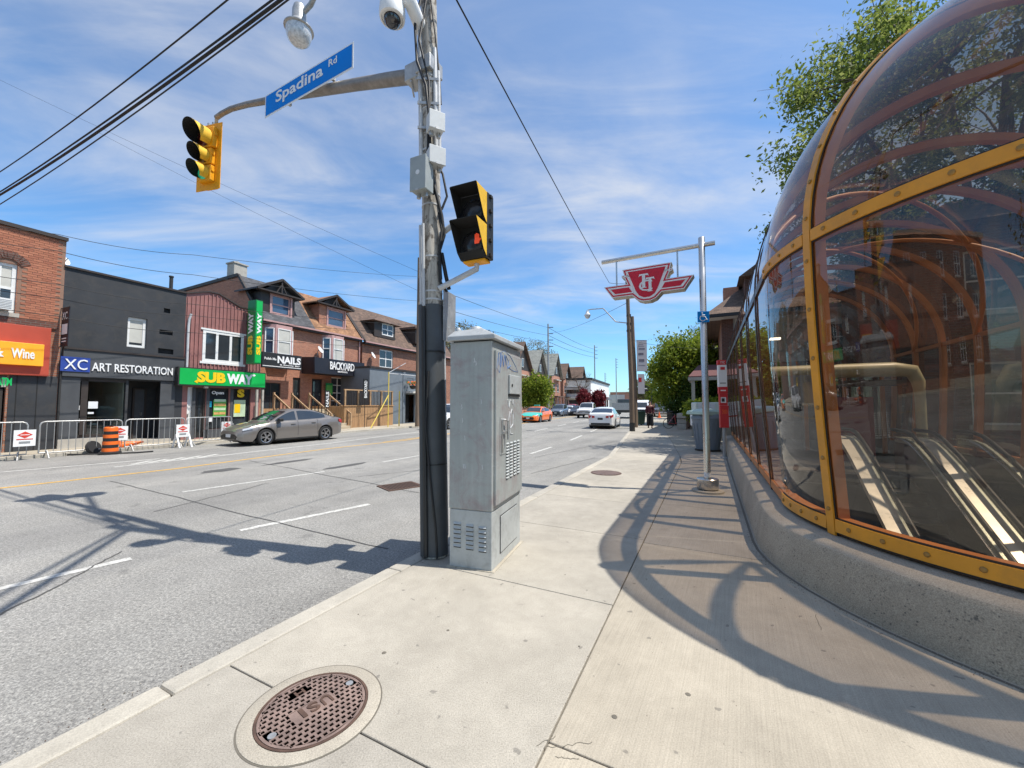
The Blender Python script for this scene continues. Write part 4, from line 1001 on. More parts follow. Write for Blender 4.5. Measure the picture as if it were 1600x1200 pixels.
for dx, dz in ((0.2, 0.12), (0.2, -0.1), (0.28, -0.1)):
    MB().tube([AD * dx + Vector((0.02, -0.12, dz)), AD * dx + Vector((0, 0.12, dz))], 0.011, 8).build('clamp_bolt', M['galv'], arm)
# street name blade hung flat on the arm
def yplane(px, py):                                        # pixel on the vertical plane in front of the arm
    r = ray(px, py); n = Vector((0.46, 0.887)); o = Vector((A0.x, A0.y)) - n * 0.11
    t = n.dot(o) / (r.x * n.x + r.y * n.y); return Vector((r.x * t, r.y * t, EYE + r.z * t))
TL, BL, TR, BR = yplane(413, 150), yplane(416, 185), yplane(552, 67), yplane(553, 104)
sx = (TR + BR - TL - BL); sy = Vector((0, 0, 1)); wS = ((TR - TL).length + (BR - BL).length) / 2; hS = ((TL - BL).length + (TR - BR).length) / 2
cen = (TL + BL + TR + BR) / 4
fr = frame(cen, sx, (TL + TR - BL - BR))
sgn = thing('street_name_sign', 'blue street name blade reading Spadina Rd on the mast arm', 'street sign', cen)
frl = Matrix.Translation(-cen) @ fr
MB().obox(frl, wS, hS, 0.006).build('plate', M['white'], sgn, bevel=0.002)
MB().obox(frl @ Matrix.Translation((0, 0, 0.005)), wS - 0.05, hS - 0.05, 0.004).build('blue_face', M['sign_blue'], sgn)
tl = lambda x, y: frl @ Matrix.Translation((x, y, 0.009))
text('Spadina', M['white'], sgn, tl(-wS * 0.355, -hS * 0.27), wS * 0.55, hS * 0.62, 0.003, bold=0.018)
text('Rd', M['white'], sgn, tl(wS * 0.255, hS * 0.06), wS * 0.085, hS * 0.27, 0.003, bold=0.015)
for x in (-0.25, 0.25): MB().obox(frl @ Matrix.Translation((x * wS, -0.02, -0.05)), 0.04, 0.16, 0.09).build('hanger', M['galv'], sgn)

# three-lens traffic signal at the tip of the arm
tip = armp(KT)
SC = V(327, 246, tip.y)                                    # centre of the back board
sig = thing('traffic_signal', 'yellow three-lamp traffic signal hanging over the road on the mast arm', 'traffic signal', SC)
nrm = Vector((-0.25, -0.968, 0))
fr = frame((0, 0, 0), Vector((0.968, -0.25, 0)), (0, 0, 1))  # x to the viewer's right across the face, y up, z towards traffic
HB, WB = 1.16, 0.52
MB().obox(fr, WB, HB, 0.012).build('back_board', M['signal_yellow'], sig, bevel=0.004)
MB().obox(fr @ Matrix.Translation((-0.06, 0, -0.075)), 0.26, 1.0, 0.13).build('rear_case', M['signal_yellow'], sig, bevel=0.02)
def visor(mtx, r, ln, cut, parent, mat_out, mat_in):
    mb = MB(); n = 26
    for k in range(n + 1):
        a = R(-60) + R(300) * k / n; L = ln * (0.42 + 0.58 * (0.5 + 0.5 * math.sin(a)) ** 0.8)
        for rr, z in ((r, 0), (r * 1.02, L), (r * 0.985, L), (r * 0.965, 0)): mb.v.append(tuple(mtx @ Vector((rr * math.cos(a), rr * math.sin(a), z - (0.06 * z if False else 0)))))
    for k in range(n):
        for j in range(4):
            j2 = (j + 1) % 4; mb.f.append((4 * k + j, 4 * k + 4 + j, 4 * k + 4 + j2, 4 * k + j2)); mb.m.append(1 if j in (1, 2) else 0)
    mb.f += [(0, 1, 2, 3), (4 * n + 3, 4 * n + 2, 4 * n + 1, 4 * n)]; mb.m += [0, 0]
    return mb.build('visor', [M[mat_out], M[mat_in]], parent, smooth=40)
for dy, lens, r in ((0.30, 'lens_red', 0.158), (-0.03, 'lens_amber', 0.118), (-0.32, 'lens_green', 0.118)):
    hs = MB().obox(fr @ Matrix.Translation((0, dy, 0.045)), r * 2 + 0.05, r * 2 + 0.035, 0.08).build('lamp_case', M['signal_yellow'], sig, bevel=0.015)
    MB().lathe([(r * 0.94, 0.0), (r * 0.9, 0.014), (r * 0.5, 0.034), (0, 0.04)], 20, fr @ Matrix.Translation((0, dy, 0.086))).build('lens', M[lens], hs, smooth=60)
    visor(fr @ Matrix.Translation((0, dy, 0.086)) @ Matrix.Rotation(R(4), 4, 'X'), r, 0.30 if r > 0.14 else 0.24, 0, hs, 'signal_pale', 'black')
    for s_ in (-1, 1): MB().obox(fr @ Matrix.Translation((s_ * (r + 0.03), dy + 0.05, 0.05)), 0.02, 0.05, 0.05).build('hinge', M['signal_yellow'], hs)
MB().bar(tip - SC + Vector((0, 0, -0.02)), Vector((0, 0, HB / 2 - 0.05)) - nrm * 0.1, 0.05).build('hanger', M['galv'], sig)
for s_ in (-1, 1):
    MB().obox(fr @ Matrix.Translation((s_ * 0.05 - 0.05, HB / 2 + 0.03, -0.06)), 0.025, 0.09, 0.06).build('hanger_lug', M['galv'], sig)

# pedestrian signal on brackets
PC = V(736, 353, 4.05)
ped = thing('pedestrian_signal', 'black and yellow two-lamp pedestrian signal on brackets, orange hand lit in the lower lamp', 'pedestrian signal', PC)
ped.scale = (0.93, 0.93, 0.87); pn = Vector((-0.40, -0.91, -0.02)).normalized(); fr = frame((0, 0, 0), Vector((0.91, -0.40, 0)), (0, 0, 1))
W2 = 0.325
MB().obox(fr @ Matrix.Translation((0.02, 0, -0.10)), W2 + 0.03, 0.80, 0.16).build('case', M['dark'], ped, bevel=0.015)
MB().obox(fr @ Matrix.Translation((0.02, -0.418, -0.10)), W2 - 0.04, 0.03, 0.14).build('case_foot', M['signal_yellow'], ped, bevel=0.01)
for dy in (0.20, -0.20):
    d = 0.22; h2 = 0.19; w2 = W2 / 2
    hood = MB(); t = 0.008
    def hv(x, y, z): return fr @ Vector((x + 0.02, y + dy, z))
    # top, two sloping cheeks and a floor; the cheeks taper towards the bottom front
    top = [(-w2, h2, -0.02), (w2, h2, -0.02), (w2, h2, d), (-w2, h2, d)]
    for quad in (top,
                 [(-w2, h2, -0.02), (-w2, h2, d), (-w2, -h2 + 0.06, 0.05), (-w2, -h2, -0.02)],
                 [(w2, h2, -0.02), (w2, h2, d), (w2, -h2 + 0.06, 0.05), (w2, -h2, -0.02)],
                 [(-w2, -h2, -0.02), (w2, -h2, -0.02), (w2, -h2 + 0.06, 0.05), (-w2, -h2 + 0.06, 0.05)]):
        c = sum((Vector(q) for q in quad), Vector()) / 4; n_ = (Vector(quad[1]) - Vector(quad[0])).cross(Vector(quad[2]) - Vector(quad[0])).normalized() * t
        if n_.dot(c - Vector((0, 0, c.z))) < 0: n_ = -n_
        i0 = len(hood.v); hood.v += [tuple(hv(*q)) for q in quad] + [tuple(hv(*(Vector(q) + n_))) for q in quad]
        outer_mi = 1
        hood.f += [(i0, i0 + 1, i0 + 2, i0 + 3), (i0 + 7, i0 + 6, i0 + 5, i0 + 4)] + [(i0 + k, i0 + 4 + k, i0 + 4 + (k + 1) % 4, i0 + (k + 1) % 4) for k in range(4)]
        hood.m += [0, outer_mi if quad[0][0] > 0 and quad[3][0] > 0 else 0, 0, 0, 0, 0]
    h_ = hood.build('hood', [M['black'], M['signal_pale']], ped)
    MB().lathe([(0.145, 0.0), (0.14, 0.01), (0.07, 0.025), (0, 0.028)], 22, fr @ Matrix.Translation((0.02, dy - 0.01, -0.018))).build('lens', M['lens_dark'], h_, smooth=60)
    if dy < 0:
        hand = MB(); B = fr @ Matrix.Translation((0.085, dy + 0.015, 0.012)) @ Matrix.Scale(0.85, 4)
        hand.prism([(-0.035, -0.06), (0.03, -0.06), (0.042, 0.0), (0.035, 0.02), (-0.03, 0.02), (-0.038, -0.02)], B, 0.004)
        for k, (x, l) in enumerate(((-0.027, 0.055), (-0.01, 0.068), (0.008, 0.062), (0.025, 0.05))): hand.prism([(x - 0.0065, 0.02), (x + 0.0065, 0.02), (x + 0.0065, 0.02 + l), (x - 0.0065, 0.02 + l)], B, 0.004)
        hand.prism([(0.042, -0.03), (0.062, 0.0), (0.054, 0.012), (0.038, 0.0)], B, 0.004)
        hand.build('hand_symbol', M['hand_red'], h_)
for k in range(5): MB().obox(fr @ Matrix.Translation((W2 / 2 + 0.045, 0.36 - 0.18 * k, -0.09)), 0.022, 0.03, 0.05).build('hinge', M['iron'], ped)
b0 = onpole(3.53, 0.06) - PC; b1 = fr @ Vector((-0.12, 0.23, -0.12))
MB().tube([b0, b1], 0.036, 10).build('bracket_arm', M['conduit'], ped, smooth=50)
b0 = onpole(2.80, 0.06, -0.08) - PC; b1 = fr @ Vector((0.02, -0.50, -0.1))
MB().tube([b0, b0 * 0.45 + b1 * 0.55 + Vector((0, 0, 0.0)), b1, fr @ Vector((0.02, -0.42, -0.1))], 0.034, 10).build('bracket_arm', M['conduit'], ped, smooth=50)
# back of a plate sign on the pole
q = onpole(2.62, 0.14, 0.02)
pl = thing('sign_plate', 'grey back of a narrow metal plate sign on the wooden pole', 'sign plate', q)
MB().obox(frame((0.03, 0.06, 0), Vector((0.30, 0.95, 0)), (0, 0, 1)), 0.30, 0.56, 0.004).build('plate', M['galv'], pl, bevel=0.001)
for z in (-0.12, 0.14): MB().bar((-0.03, 0, z), (0.03, 0.05, z), 0.02).build('clip', M['galv'], pl)

# dome camera
cc = V(613, 24, 4.18)
cd_ = thing('security_camera', 'white dome security camera on the wooden pole near the top of the picture', 'camera', cc)
MB().lathe([(0.0, 0.20), (0.09, 0.19), (0.135, 0.12), (0.142, 0.0), (0.135, -0.045), (0.118, -0.05), (0.112, -0.03)], 28).build('housing', M['white'], cd_, smooth=40)
MB().lathe([(0.092, -0.04), (0.085, -0.085), (0.055, -0.122), (0, -0.138)], 24).build('bubble', M['dome_cam'], cd_, smooth=60)
MB().lathe([(0.112, -0.035), (0.092, -0.042), (0.0, -0.04)], 24).build('bezel', M['white'], cd_, smooth=40)
e = onpole(6.05) - cc
MB().tube([(0.02, 0, 0.16), (0.10, 0.0, 0.19), (0.2, 0.0, 0.15), e + Vector((-0.08, 0, 0))], 0.075, 12).build('bracket', M['white'], cd_, smooth=50)
# street lamp head on its own arm from the pole
lc = V(467, 48, 6.5)
lamp = thing('street_lamp', 'glass-globed street lamp head on a curved grey arm above the street name sign', 'street lamp', lc)
MB().lathe([(0.215, 0.0), (0.235, 0.015), (0.235, 0.03), (0.20, 0.06), (0.15, 0.12), (0.115, 0.17), (0.11, 0.36), (0.09, 0.44), (0.0, 0.46)], 26).build('hood', M['galv'], lamp, smooth=40)
MB().lathe([(0.205, 0.0), (0.20, -0.08), (0.175, -0.17), (0.12, -0.23), (0, -0.25)], 26).build('globe', M['globe'], lamp, smooth=60)
e = onpole(8.35) - lc
MB().tube([(0.0, 0, 0.25), (0.22, -0.05, 0.42), (0.55, -0.25, 0.75), e * 0.6 + Vector((0, 0, 0.35)), e], 0.042, 10).build('arm', M['galv'], lamp, smooth=50)

# ---------------------------------------------------------------- grey signal cabinet
c0, c1, c2 = G(702, 884), G(768, 894), G(828, 849)
ux = (c1 - c0).normalized(); uy = Vector((-ux.y, ux.x, 0)); cw = (c1 - c0).length; cd2 = (c2 - c1).length
cab = thing('signal_cabinet', 'scuffed grey metal traffic signal cabinet standing next to the wooden pole', 'cabinet', c0, math.atan2(ux.y, ux.x))
CWd, CDp, HBs, HT = cw, cd2, 0.545, 2.16
print('cabinet', cw, cd2)
MB().box(0, 0, 0, CWd, CDp, HBs).build('base', M['cab_base'], cab, bevel=0.008)
MB().box(-0.006, -0.006, HBs + 0.003, CWd + 0.004, CDp + 0.006, HT).build('body', M['cab'], cab, bevel=0.008)
rf = MB(); o1, o2 = 0.02, 0.045
rf.add([(-o1, -o2, HT + 0.012), (CWd + o2, -o2, HT + 0.012), (CWd + o2, CDp + o1, HT + 0.012), (-o1, CDp + o1, HT + 0.012),
        (-o1, -o2, HT + 0.055), (CWd + o2, -o2, HT + 0.055), (CWd + o2, CDp + o1, HT + 0.055), (-o1, CDp + o1, HT + 0.055),
        (0.02, 0.03, HT + 0.12), (CWd * 0.72, 0.03, HT + 0.135), (CWd * 0.72, CDp - 0.03, HT + 0.135), (0.02, CDp - 0.03, HT + 0.12)],
       [(3, 2, 1, 0)] + [(i, (i + 1) % 4, 4 + (i + 1) % 4, 4 + i) for i in range(4)] + [(4 + i, 4 + (i + 1) % 4, 8 + (i + 1) % 4, 8 + i) for i in range(4)] + [(8, 9, 10, 11)])
rf.build('roof', M['cab_top'], cab, bevel=0.006)
MB().box(0.02, 0.02, HT + 0.0005, CWd - 0.03, CDp - 0.03, HT + 0.011).build('roof_gap', M['black'], cab)
MB().lathe([(0.075, 0), (0.075, 0.03), (0.055, 0.065), (0, 0.08)], 18, Matrix.Translation((0.16, 0.25, HT + 0.125))).build('roof_vent', M['cab_top'], cab, smooth=40)
MB().lathe([(0.028, 0), (0.028, 0.03), (0.016, 0.05), (0, 0.055)], 12, Matrix.Translation((0.04, 0.08, HT + 0.11))).build('lifting_eye', M['cab_top'], cab, smooth=40)
X = CWd + 0.004
dr = MB().box(X + 0.001, 0.035, HBs + 0.05, X + 0.026, CDp - 0.02, HT - 0.085).build('door', M['cab'], cab, bevel=0.006)
DX = X + 0.027
hd = MB().box(DX, CDp * 0.43, 1.66, DX + 0.022, CDp * 0.85, 1.86).build('police_flap', M['cab_base'], cab, bevel=0.006)
MB().box(DX + 0.0, CDp * 0.43, 1.635, DX + 0.012, CDp * 0.85, 1.655).build('shadow_lip', M['iron'], hd)
MB().tube([(DX + 0.022, CDp * 0.5, 1.75), (DX + 0.028, CDp * 0.5, 1.75)], 0.016, 10).build('lock', M['iron'], hd)
hn = MB(); hn.tube([(DX, 0.17, 1.08), (DX + 0.012, 0.17, 1.08), (DX + 0.012, 0.17, 1.40)], 0.008, 7); hn.tube([(DX, 0.17, 1.40), (DX + 0.035, 0.18, 1.40), (DX + 0.04, 0.26, 1.385), (DX + 0.04, 0.26, 1.20)], 0.011, 8)
hn.build('handle', M['galv'], dr, smooth=50)
MB().box(DX, 0.16, 1.26, DX + 0.03, 0.27, 1.285).build('hasp', M['galv'], dr)
MB().box(DX, 0.13, 1.06, DX + 0.004, 0.31, 1.43).build('handle_plate', M['cab'], dr)
lv = None
for col in range(4):
    for row in range(12):
        y, z = 0.34 + col * 0.115, 0.80 + row * 0.031
        if lv is None:
            b = MB(); b.add([(0, -0.04, 0), (0, 0.04, 0), (0.011, 0.04, 0.006), (0.011, -0.04, 0.006), (0, -0.04, 0.02), (0, 0.04, 0.02)], [(0, 1, 2, 3), (3, 2, 5, 4), (0, 3, 4), (1, 5, 2)])
            o = b.build('louvre', M['cab_base'], dr); lv = o.data
            d_ = MB().box(0, -0.04, -0.006, 0.001, 0.04, 0.0).build('louvre_slot', M['black'], dr); lvd = d_.data; d_.location = (DX, y, z)
        else: o = inst('louvre', lv, dr, (0, 0, 0)); inst('louvre_slot', lvd, dr, (DX, y, z))
        o.location = (DX, y, z)
for col in range(3):
    for row in range(6):
        x, z = CWd * (0.10 + 0.30 * col), 0.19 + row * 0.042 - col * 0.008
        inst('louvre', lv, cab, (x + 0.04, -0.001, z), (0, 0, R(-90)), (1.2, 0.95, 1.2)); inst('louvre_slot', lvd, cab, (x + 0.04, -0.001, z), (0, 0, R(-90)), (1.2, 0.95, 1.2))
MB().box(CWd + 0.001, CDp * 0.26, 0.10, CWd + 0.009, CDp * 0.84, 0.45).build('access_panel', M['cab_base'], cab, bevel=0.003)
MB().box(CWd + 0.0005, CDp * 0.25, 0.092, CWd + 0.004, CDp * 0.85, 0.458).build('panel_gap', M['iron'], cab)
MB().box(-0.02, -0.02, -0.02, CWd + 0.03, CDp + 0.03, 0.006).build('sealant', M['ledge_concrete'], cab)
def scrawl(pts, r, mat, parent, name='graffiti_tag'):
    return MB().tube(pts, r, 5).build(name, M[mat], parent)
sx_ = DX + 0.0012
pz_ = lambda l: [(sx_, CDp * y, z) for y, z in l]
scrawl(pz_([(.12, 1.93), (.10, 2.05), (.16, 2.06), (.17, 1.92), (.22, 2.04), (.26, 1.93), (.30, 2.05), (.36, 1.95), (.34, 2.05), (.44, 2.0), (.40, 1.92), (.52, 1.96)]), 0.0035, 'scrawl_blue', dr)
scrawl(pz_([(.08, 2.0), (.05, 1.9), (.14, 1.86), (.2, 2.07), (.3, 2.09), (.5, 2.06), (.7, 1.97), (.8, 1.91), (.6, 1.91), (.4, 1.94)]), 0.002, 'scrawl_blue', dr)
scrawl(pz_([(.40, 1.60), (.45, 1.52), (.50, 1.60), (.60, 1.55), (.62, 1.60), (.66, 1.53)]), 0.004, 'scrawl_white', dr)
scrawl(pz_([(.48, 1.48), (.44, 1.38), (.50, 1.30), (.60, 1.34), (.62, 1.45), (.56, 1.50), (.52, 1.46), (.50, 1.25), (.60, 1.24)]), 0.004, 'scrawl_white', dr)
for x, z in ((.58, 2.0), (.62, 1.97), (.30, 1.42), (.36, 1.25), (.33, .98), (.37, .98), (.78, .98), (.28, 1.55), (.75, 1.60)):
    scrawl([(CWd * x, -0.0072, z), (CWd * x + 0.006, -0.0072, z - 0.03), (CWd * x + 0.001, -0.0072, z - 0.045)], 0.003, 'scrawl_white', cab)

# ---------------------------------------------------------------- station sign on its steel mast
TP = G(1106, 768)
tm = thing('sign_mast', 'tall brushed steel mast with a cross arm in front of the station entrance', 'sign mast', TP)
MB().lathe([(0.265, 0), (0.262, 0.03), (0.235, 0.038), (0, 0.04)], 30).build('footing', M['ledge_concrete'], tm, smooth=35)
MB().lathe([(0.175, 0.055), (0.178, 0.06), (0.178, 0.225), (0.168, 0.235), (0.07, 0.24)], 28).build('base_shroud', M['steel'], tm, smooth=35)
for k in range(6): MB().lathe([(0.018, 0.038), (0.018, 0.06), (0, 0.06)], 6, Matrix.Translation((0.14 * math.cos(k), 0.14 * math.sin(k), 0))).build('anchor_bolt', M['iron'], tm)
HM = 4.62
MB().lathe([(0.056, 0.235), (0.056, HM), (0.05, HM + 0.006), (0, HM + 0.006)], 20).build('mast', M['steel'], tm, smooth=50)
MB().lathe([(0.058, 0.26), (0.058, 0.34)], 20).build('repair_tape', M['paper'], tm, smooth=50)
ad = Vector((-0.877, 0.480, 0)); azm = V(1097, 383, TP.y).z - TP.z
MB().tube([ad * -0.22 + Vector((0, 0, azm)), ad * 1.86 + Vector((0, 0, azm))], 0.042, 14).build('cross_arm', M['steel'], tm, smooth=50)
# the hanging emblem: a crimson shield on a winged bar, white outline, deep box
nf = Vector((-0.480, -0.877, 0)); ctr = ad * 0.965 + Vector((0, 0, azm))
em = thing('station_emblem', 'crimson and white winged shield emblem sign hanging from the steel cross arm', 'station sign', TP + ctr)
K = 1.66                                                    # width of the emblem
fr = frame((0, 0, -0.66), -ad, (0, 0, 1))
def P2(pts): return [(x * K, y * K) for x, y in pts]
bar = [(-.5, .06), (-.22, .06), (-.25, .13), (-.285, .15), (-.285, .17), (-.255, .17), (-.275, .24), (.275, .24), (.255, .17), (.285, .17), (.285, .15), (.25, .13), (.22, .06), (.5, .06), (.40, -.085), (.165, -.085), (.10, -.15), (.04, -.172), (-.04, -.172), (-.10, -.15), (-.165, -.085), (-.40, -.085)]
def shrink(poly, d):
    n = len(poly); out = []
    for i in range(n):
        a, b, c = Vector(poly[i - 1]), Vector(poly[i]), Vector(poly[(i + 1) % n])
        e1, e2 = (b - a).normalized(), (c - b).normalized(); n1, n2 = Vector((e1.y, -e1.x)), Vector((e2.y, -e2.x))
        m = (n1 + n2); m = m / max(0.35, m.length_squared / 2) / 1.0
        out.append(tuple(b + m * 0.5 * d * 1.0 * 1.0 if False else b + (n1 + n2) / max(0.5, 1 + n1.dot(n2)) * d))
    return out
DEP = 0.22
MB().prism(P2(bar), fr @ Matrix.Translation((0, 0, -DEP)), DEP).build('sign_case', M['cream_metal'], em)
MB().prism(P2(shrink(bar, 0.001)), fr @ Matrix.Translation((0, 0, 0.0003)), 0.002).build('white_rim', M['white'], em)
rd = shrink(bar, 0.011)
MB().prism(P2(rd), fr @ Matrix.Translation((0, 0, 0.0028)), 0.003).build('red_border', M['red_sign'], em)
MB().prism(P2(shrink(bar, 0.027)), fr @ Matrix.Translation((0, 0, 0.006)), 0.0025).build('white_field', M['white'], em)
for s_ in (-1, 1):
    w = [(.20, .017), (.415, .017), (.362, -.044), (.165, -.044)]
    w = [(s_ * x, y) for x, y in w]; w = w if s_ < 0 else w[::1]
    MB().prism(P2(w), fr @ Matrix.Translation((0, 0, 0.0085)), 0.003).build('wing_panel', M['red_sign'], em)
sh = [(-.212, .200), (.212, .200), (.120, -.04), (.085, -.095), (.033, -.125), (-.033, -.125), (-.085, -.095), (-.120, -.04)]
MB().prism(P2(sh), fr @ Matrix.Translation((0, 0, 0.0085)), 0.0035).build('shield', M['red_sign'], em)
T = lambda x, y: fr @ Matrix.Translation((x * K, y * K, 0.0145))
text('C', M['white'], em, T(-.085, -.055), .15 * K, .13 * K, 0.003, bold=0.0, name='letter')
def tee(x, y, w, h):
    mb = MB(); b = T(x, y)
    mb.prism(P2([(-w / 2, h * .80), (-w * .42, h), (w * .42, h), (w / 2, h * .80), (w * .38, h * .88), (w * .15, h * .90), (w * .15, h * .06), (w * .32, 0), (-w * .32, 0), (-w * .15, h * .06), (-w * .15, h * .90), (-w * .38, h * .88)]), b @ Matrix.Translation((0, 0, 0.001)), 0.0035)
    mb.build('letter', M['white'], em)
tee(-.030, -.015, .115, .165); tee(.040, -.065, .105, .165)
for x in (-0.36, 0.33):
    MB().tube([fr @ Vector((x * K, 0.055 * K, -DEP / 2)), fr @ Vector((x * K, 0.66 - 0.03, -DEP / 2))], 0.016, 8).build('hanger_rod', M['steel'], em, smooth=50)
# move the emblem so its rods meet the arm
em.location = TP + ctr - nf * 0.0 + nf * (DEP / 2)
# accessibility plate on the mast
a_ = V(1099, 495, TP.y - 0.07)
ac = thing('access_sign', 'small square blue sign with a white wheelchair symbol on the steel mast', 'access sign', a_)
fr = frame((0, 0, 0), (0.985, -0.17, 0), (0, 0, 1))
MB().obox(fr, 0.20, 0.20, 0.012).build('plate', M['access_blue'], ac, bevel=0.004)
MB().obox(fr @ Matrix.Translation((0.02, 0, -0.03)), 0.16, 0.08, 0.045).build('clip', M['galv'], ac)
wc = MB(); F2 = fr @ Matrix.Translation((0, 0, 0.0085))
wc.tube([F2 @ Vector((-0.012 + 0.048 * math.cos(a), -0.028 + 0.048 * math.sin(a), 0)) for a in [R(110) + R(230) * k / 14 for k in range(15)]], 0.0075, 5)
wc.tube([F2 @ Vector(p) for p in ((-0.02, 0.055, 0), (-0.012, 0.0, 0), (0.030, 0.0, 0), (0.052, -0.055, 0), (0.068, -0.052, 0))], 0.0085, 5)
wc.tube([F2 @ Vector((-0.018, 0.03, 0)), F2 @ Vector((0.026, 0.03, 0))], 0.007, 5)
wc.lathe([(0.013, 0), (0.013, 0.004), (0, 0.005)], 10, F2 @ Matrix.Translation((-0.022, 0.074, -0.002)))
wc.build('wheelchair_symbol', M['white'], ac)
MB().obox(fr @ Matrix.Translation((0, 0, 0.0062)), 0.186, 0.186, 0.001).build('face', M['access_blue'], ac)

# bus stop post
bp = G(1133, 716)
bs_ = thing('bus_stop_post', 'red and white bus stop post by the concrete base of the station entrance', 'bus stop', bp, R(-12))
MB().lathe([(0.13, 0), (0.12, 0.03), (0.05, 0.05), (0.05, 0.9)], 18).build('post', M['post_grey'], bs_, smooth=40)
MB().lathe([(0.17, 0), (0.16, 0.008), (0, 0.01)], 20, Matrix.Translation((0.16, 0.02, 0))).build('foot_plate', M['ledge_concrete'], bs_)
lean = Matrix.Shear('XY', 4, (-0.02, 0)) if False else Matrix()
def pan(name, z0, z1, mat, w=0.115, d=0.06):
    return MB().box(-w - 0.018 * z0 + 0.016, -d, z0, w - 0.018 * z0 + 0.016, d, z1).build(name, M[mat], bs_, bevel=0.006)
pan('lower_panel', 0.88, 1.52, 'ttc_red'); pan('map_panel', 1.522, 1.858, 'ttc_red', 0.108)
pan('blank_panel', 2.062, 2.70, 'white'); pan('top_panel', 2.702, 2.84, 'ttc_red'); pan('route_panel', 1.86, 2.06, 'ttc_red', 0.118, 0.064)
xo = -0.018 * 2 + 0.016
MB().box(xo - 0.06, -0.072, 2.56, xo + 0.06, -0.061, 2.64).build('bus_symbol', M['ttc_red'], bs_)
MB().box(xo - 0.07, -0.070, 1.60, xo + 0.07, -0.061, 1.76).build('route_card', M['paper'], bs_)
MB().box(xo - 0.05, -0.074, 1.63, xo + 0.03, -0.0705, 1.73).build('card_print', M['iron'], bs_)
ftext('TTC', M['white'], bs_, xo - 0.06, xo + 0.06, 2.74, 2.80, -0.067, depth=0.006)
MB().box(xo - 0.07, -0.072, 1.94, xo + 0.07, -0.0665, 1.97).build('print_line', M['white'], bs_)
MB().box(xo - 0.08, -0.066, 2.16, xo + 0.08, -0.061, 2.18).build('print_line', M['iron'], bs_)
for k in range(4): MB().tube([(-0.06 + 0.04 * k, -0.062, 1.40), (-0.03 + 0.035 * k, -0.062, 1.35), (-0.05 + 0.035 * k, -0.062, 1.28)], 0.006, 5).build('scratched_paint', M['con_orange'], bs_)

# large litter bin
bp = G(1106, 704)
bn = thing('litter_bin', 'large round blue-grey litter bin with a sage green lid behind the steel mast', 'litter bin', bp, R(20))
MB().lathe([(0.33, 0.04), (0.36, 0.06), (0.455, 0.95), (0.47, 1.0), (0.47, 1.04), (0.44, 1.05)], 30).build('drum', M['bin_grey'], bn, smooth=40)
rib = None
for k in range(18):
    a = 2 * math.pi * k / 18
    if rib is None: o = MB().bar((0.352, 0, 0.08), (0.456, 0, 0.92), 0.03, 0.022).build('rib', M['bin_grey'], bn); rib = o.data
    else: o = inst('rib', rib, bn, (0, 0, 0))
    o.rotation_euler = (0, 0, a)
MB().lathe([(0.475, 1.04), (0.49, 1.06), (0.49, 1.12), (0.42, 1.22), (0.36, 1.25)], 30).build('collar', M['bin_grey'], bn, smooth=40)
lid = MB(); lid.add([(-0.52, -0.40, 1.22), (0.45, -0.42, 1.12), (0.45, 0.42, 1.12), (-0.52, 0.40, 1.22), (-0.50, -0.38, 1.33), (0.40, -0.40, 1.30), (0.40, 0.40, 1.30), (-0.50, 0.38, 1.33), (0, -0.2, 1.42), (0, 0.2, 1.42)],
        [(3, 2, 1, 0), (0, 1, 5, 4), (1, 2, 6, 5), (2, 3, 7, 6), (3, 0, 4, 7), (4, 5, 8), (5, 6, 9, 8), (6, 7, 9), (7, 4, 8, 9)]); lid.build('lid', M['bin_lid'], bn, bevel=0.02)
MB().lathe([(0.40, 0), (0.40, 0.05), (0.3, 0.05)], 24).build('plinth', M['iron'], bn)
# white utility box with a red stripe, beside the house
wb = G(1150, 690)
ub = thing('utility_box', 'long white box with pale green panels and a red stripe behind the bus stop post', 'utility box', V(1140, 660, 15.6) * Vector((1, 1, 0)) + Vector((0, 0, 0.1)), R(-14)); ub.scale = (1, 1, 1.24)
MB().box(-1.35, -0.4, 0.55, 1.5, 0.5, 1.05).build('body', M['white'], ub, bevel=0.03)
MB().box(-1.3, -0.38, 1.052, 1.45, 0.48, 1.32).build('upper', M['pale_green'], ub, bevel=0.03)
for x in (-1.2, -0.45, 0.3): MB().box(x, -0.392, 1.08, x + 0.6, -0.381, 1.28).build('panel', M['paper'], ub)
MB().box(-1.36, -0.412, 0.86, 1.51, -0.401, 0.90).build('red_stripe', M['ttc_red'], ub)
for x in (-1.1, 1.2): MB().box(x - 0.1, -0.3, 0, x + 0.1, 0.4, 0.548).build('support', M['iron'], ub)
# ---------------------------------------------------------------- the shop row across the road
A = Fac((-15.97, 13.83), 0.45)
def block(f, name, label, w, dep, h, wall, holes, cat='building', roof='flat_roof', z0=0.09, side=None, reveal=0.14, back=True):
    root = thing(name, label, cat, f.P(0, 0, 0), f.rz)
    mb = MB(); wall_holes(mb, 0, w, z0, h, holes, 0, reveal); mb.build('front_wall', M[wall], root)
    sd = M[side or wall]
    mb = MB(); mb.quad((0, 0, z0), (0, 0, h), (0, dep, h), (0, dep, z0)); mb.quad((w, 0, z0), (w, dep, z0), (w, dep, h), (w, 0, h)); mb.quad((0, dep, z0), (0, dep, h), (w, dep, h), (w, dep, z0))
    mb.build('side_wall', sd, root)
    if roof: MB().box(0.0, 0.02, h - 0.12, w, dep, h - 0.05).build('roof', M[roof], root)
    return root
def backing(root, s0, s1, z0, z1, y, mat='black'):
    MB().box(s0, y, z0, s1, y + 0.02, z1).build('interior', M[mat], root)
sX, sS = A.s(289, 520), A.s(409, 520)                      # right edges of the charcoal shop and of the sandwich shop
print('sX,sS', sX, sS)

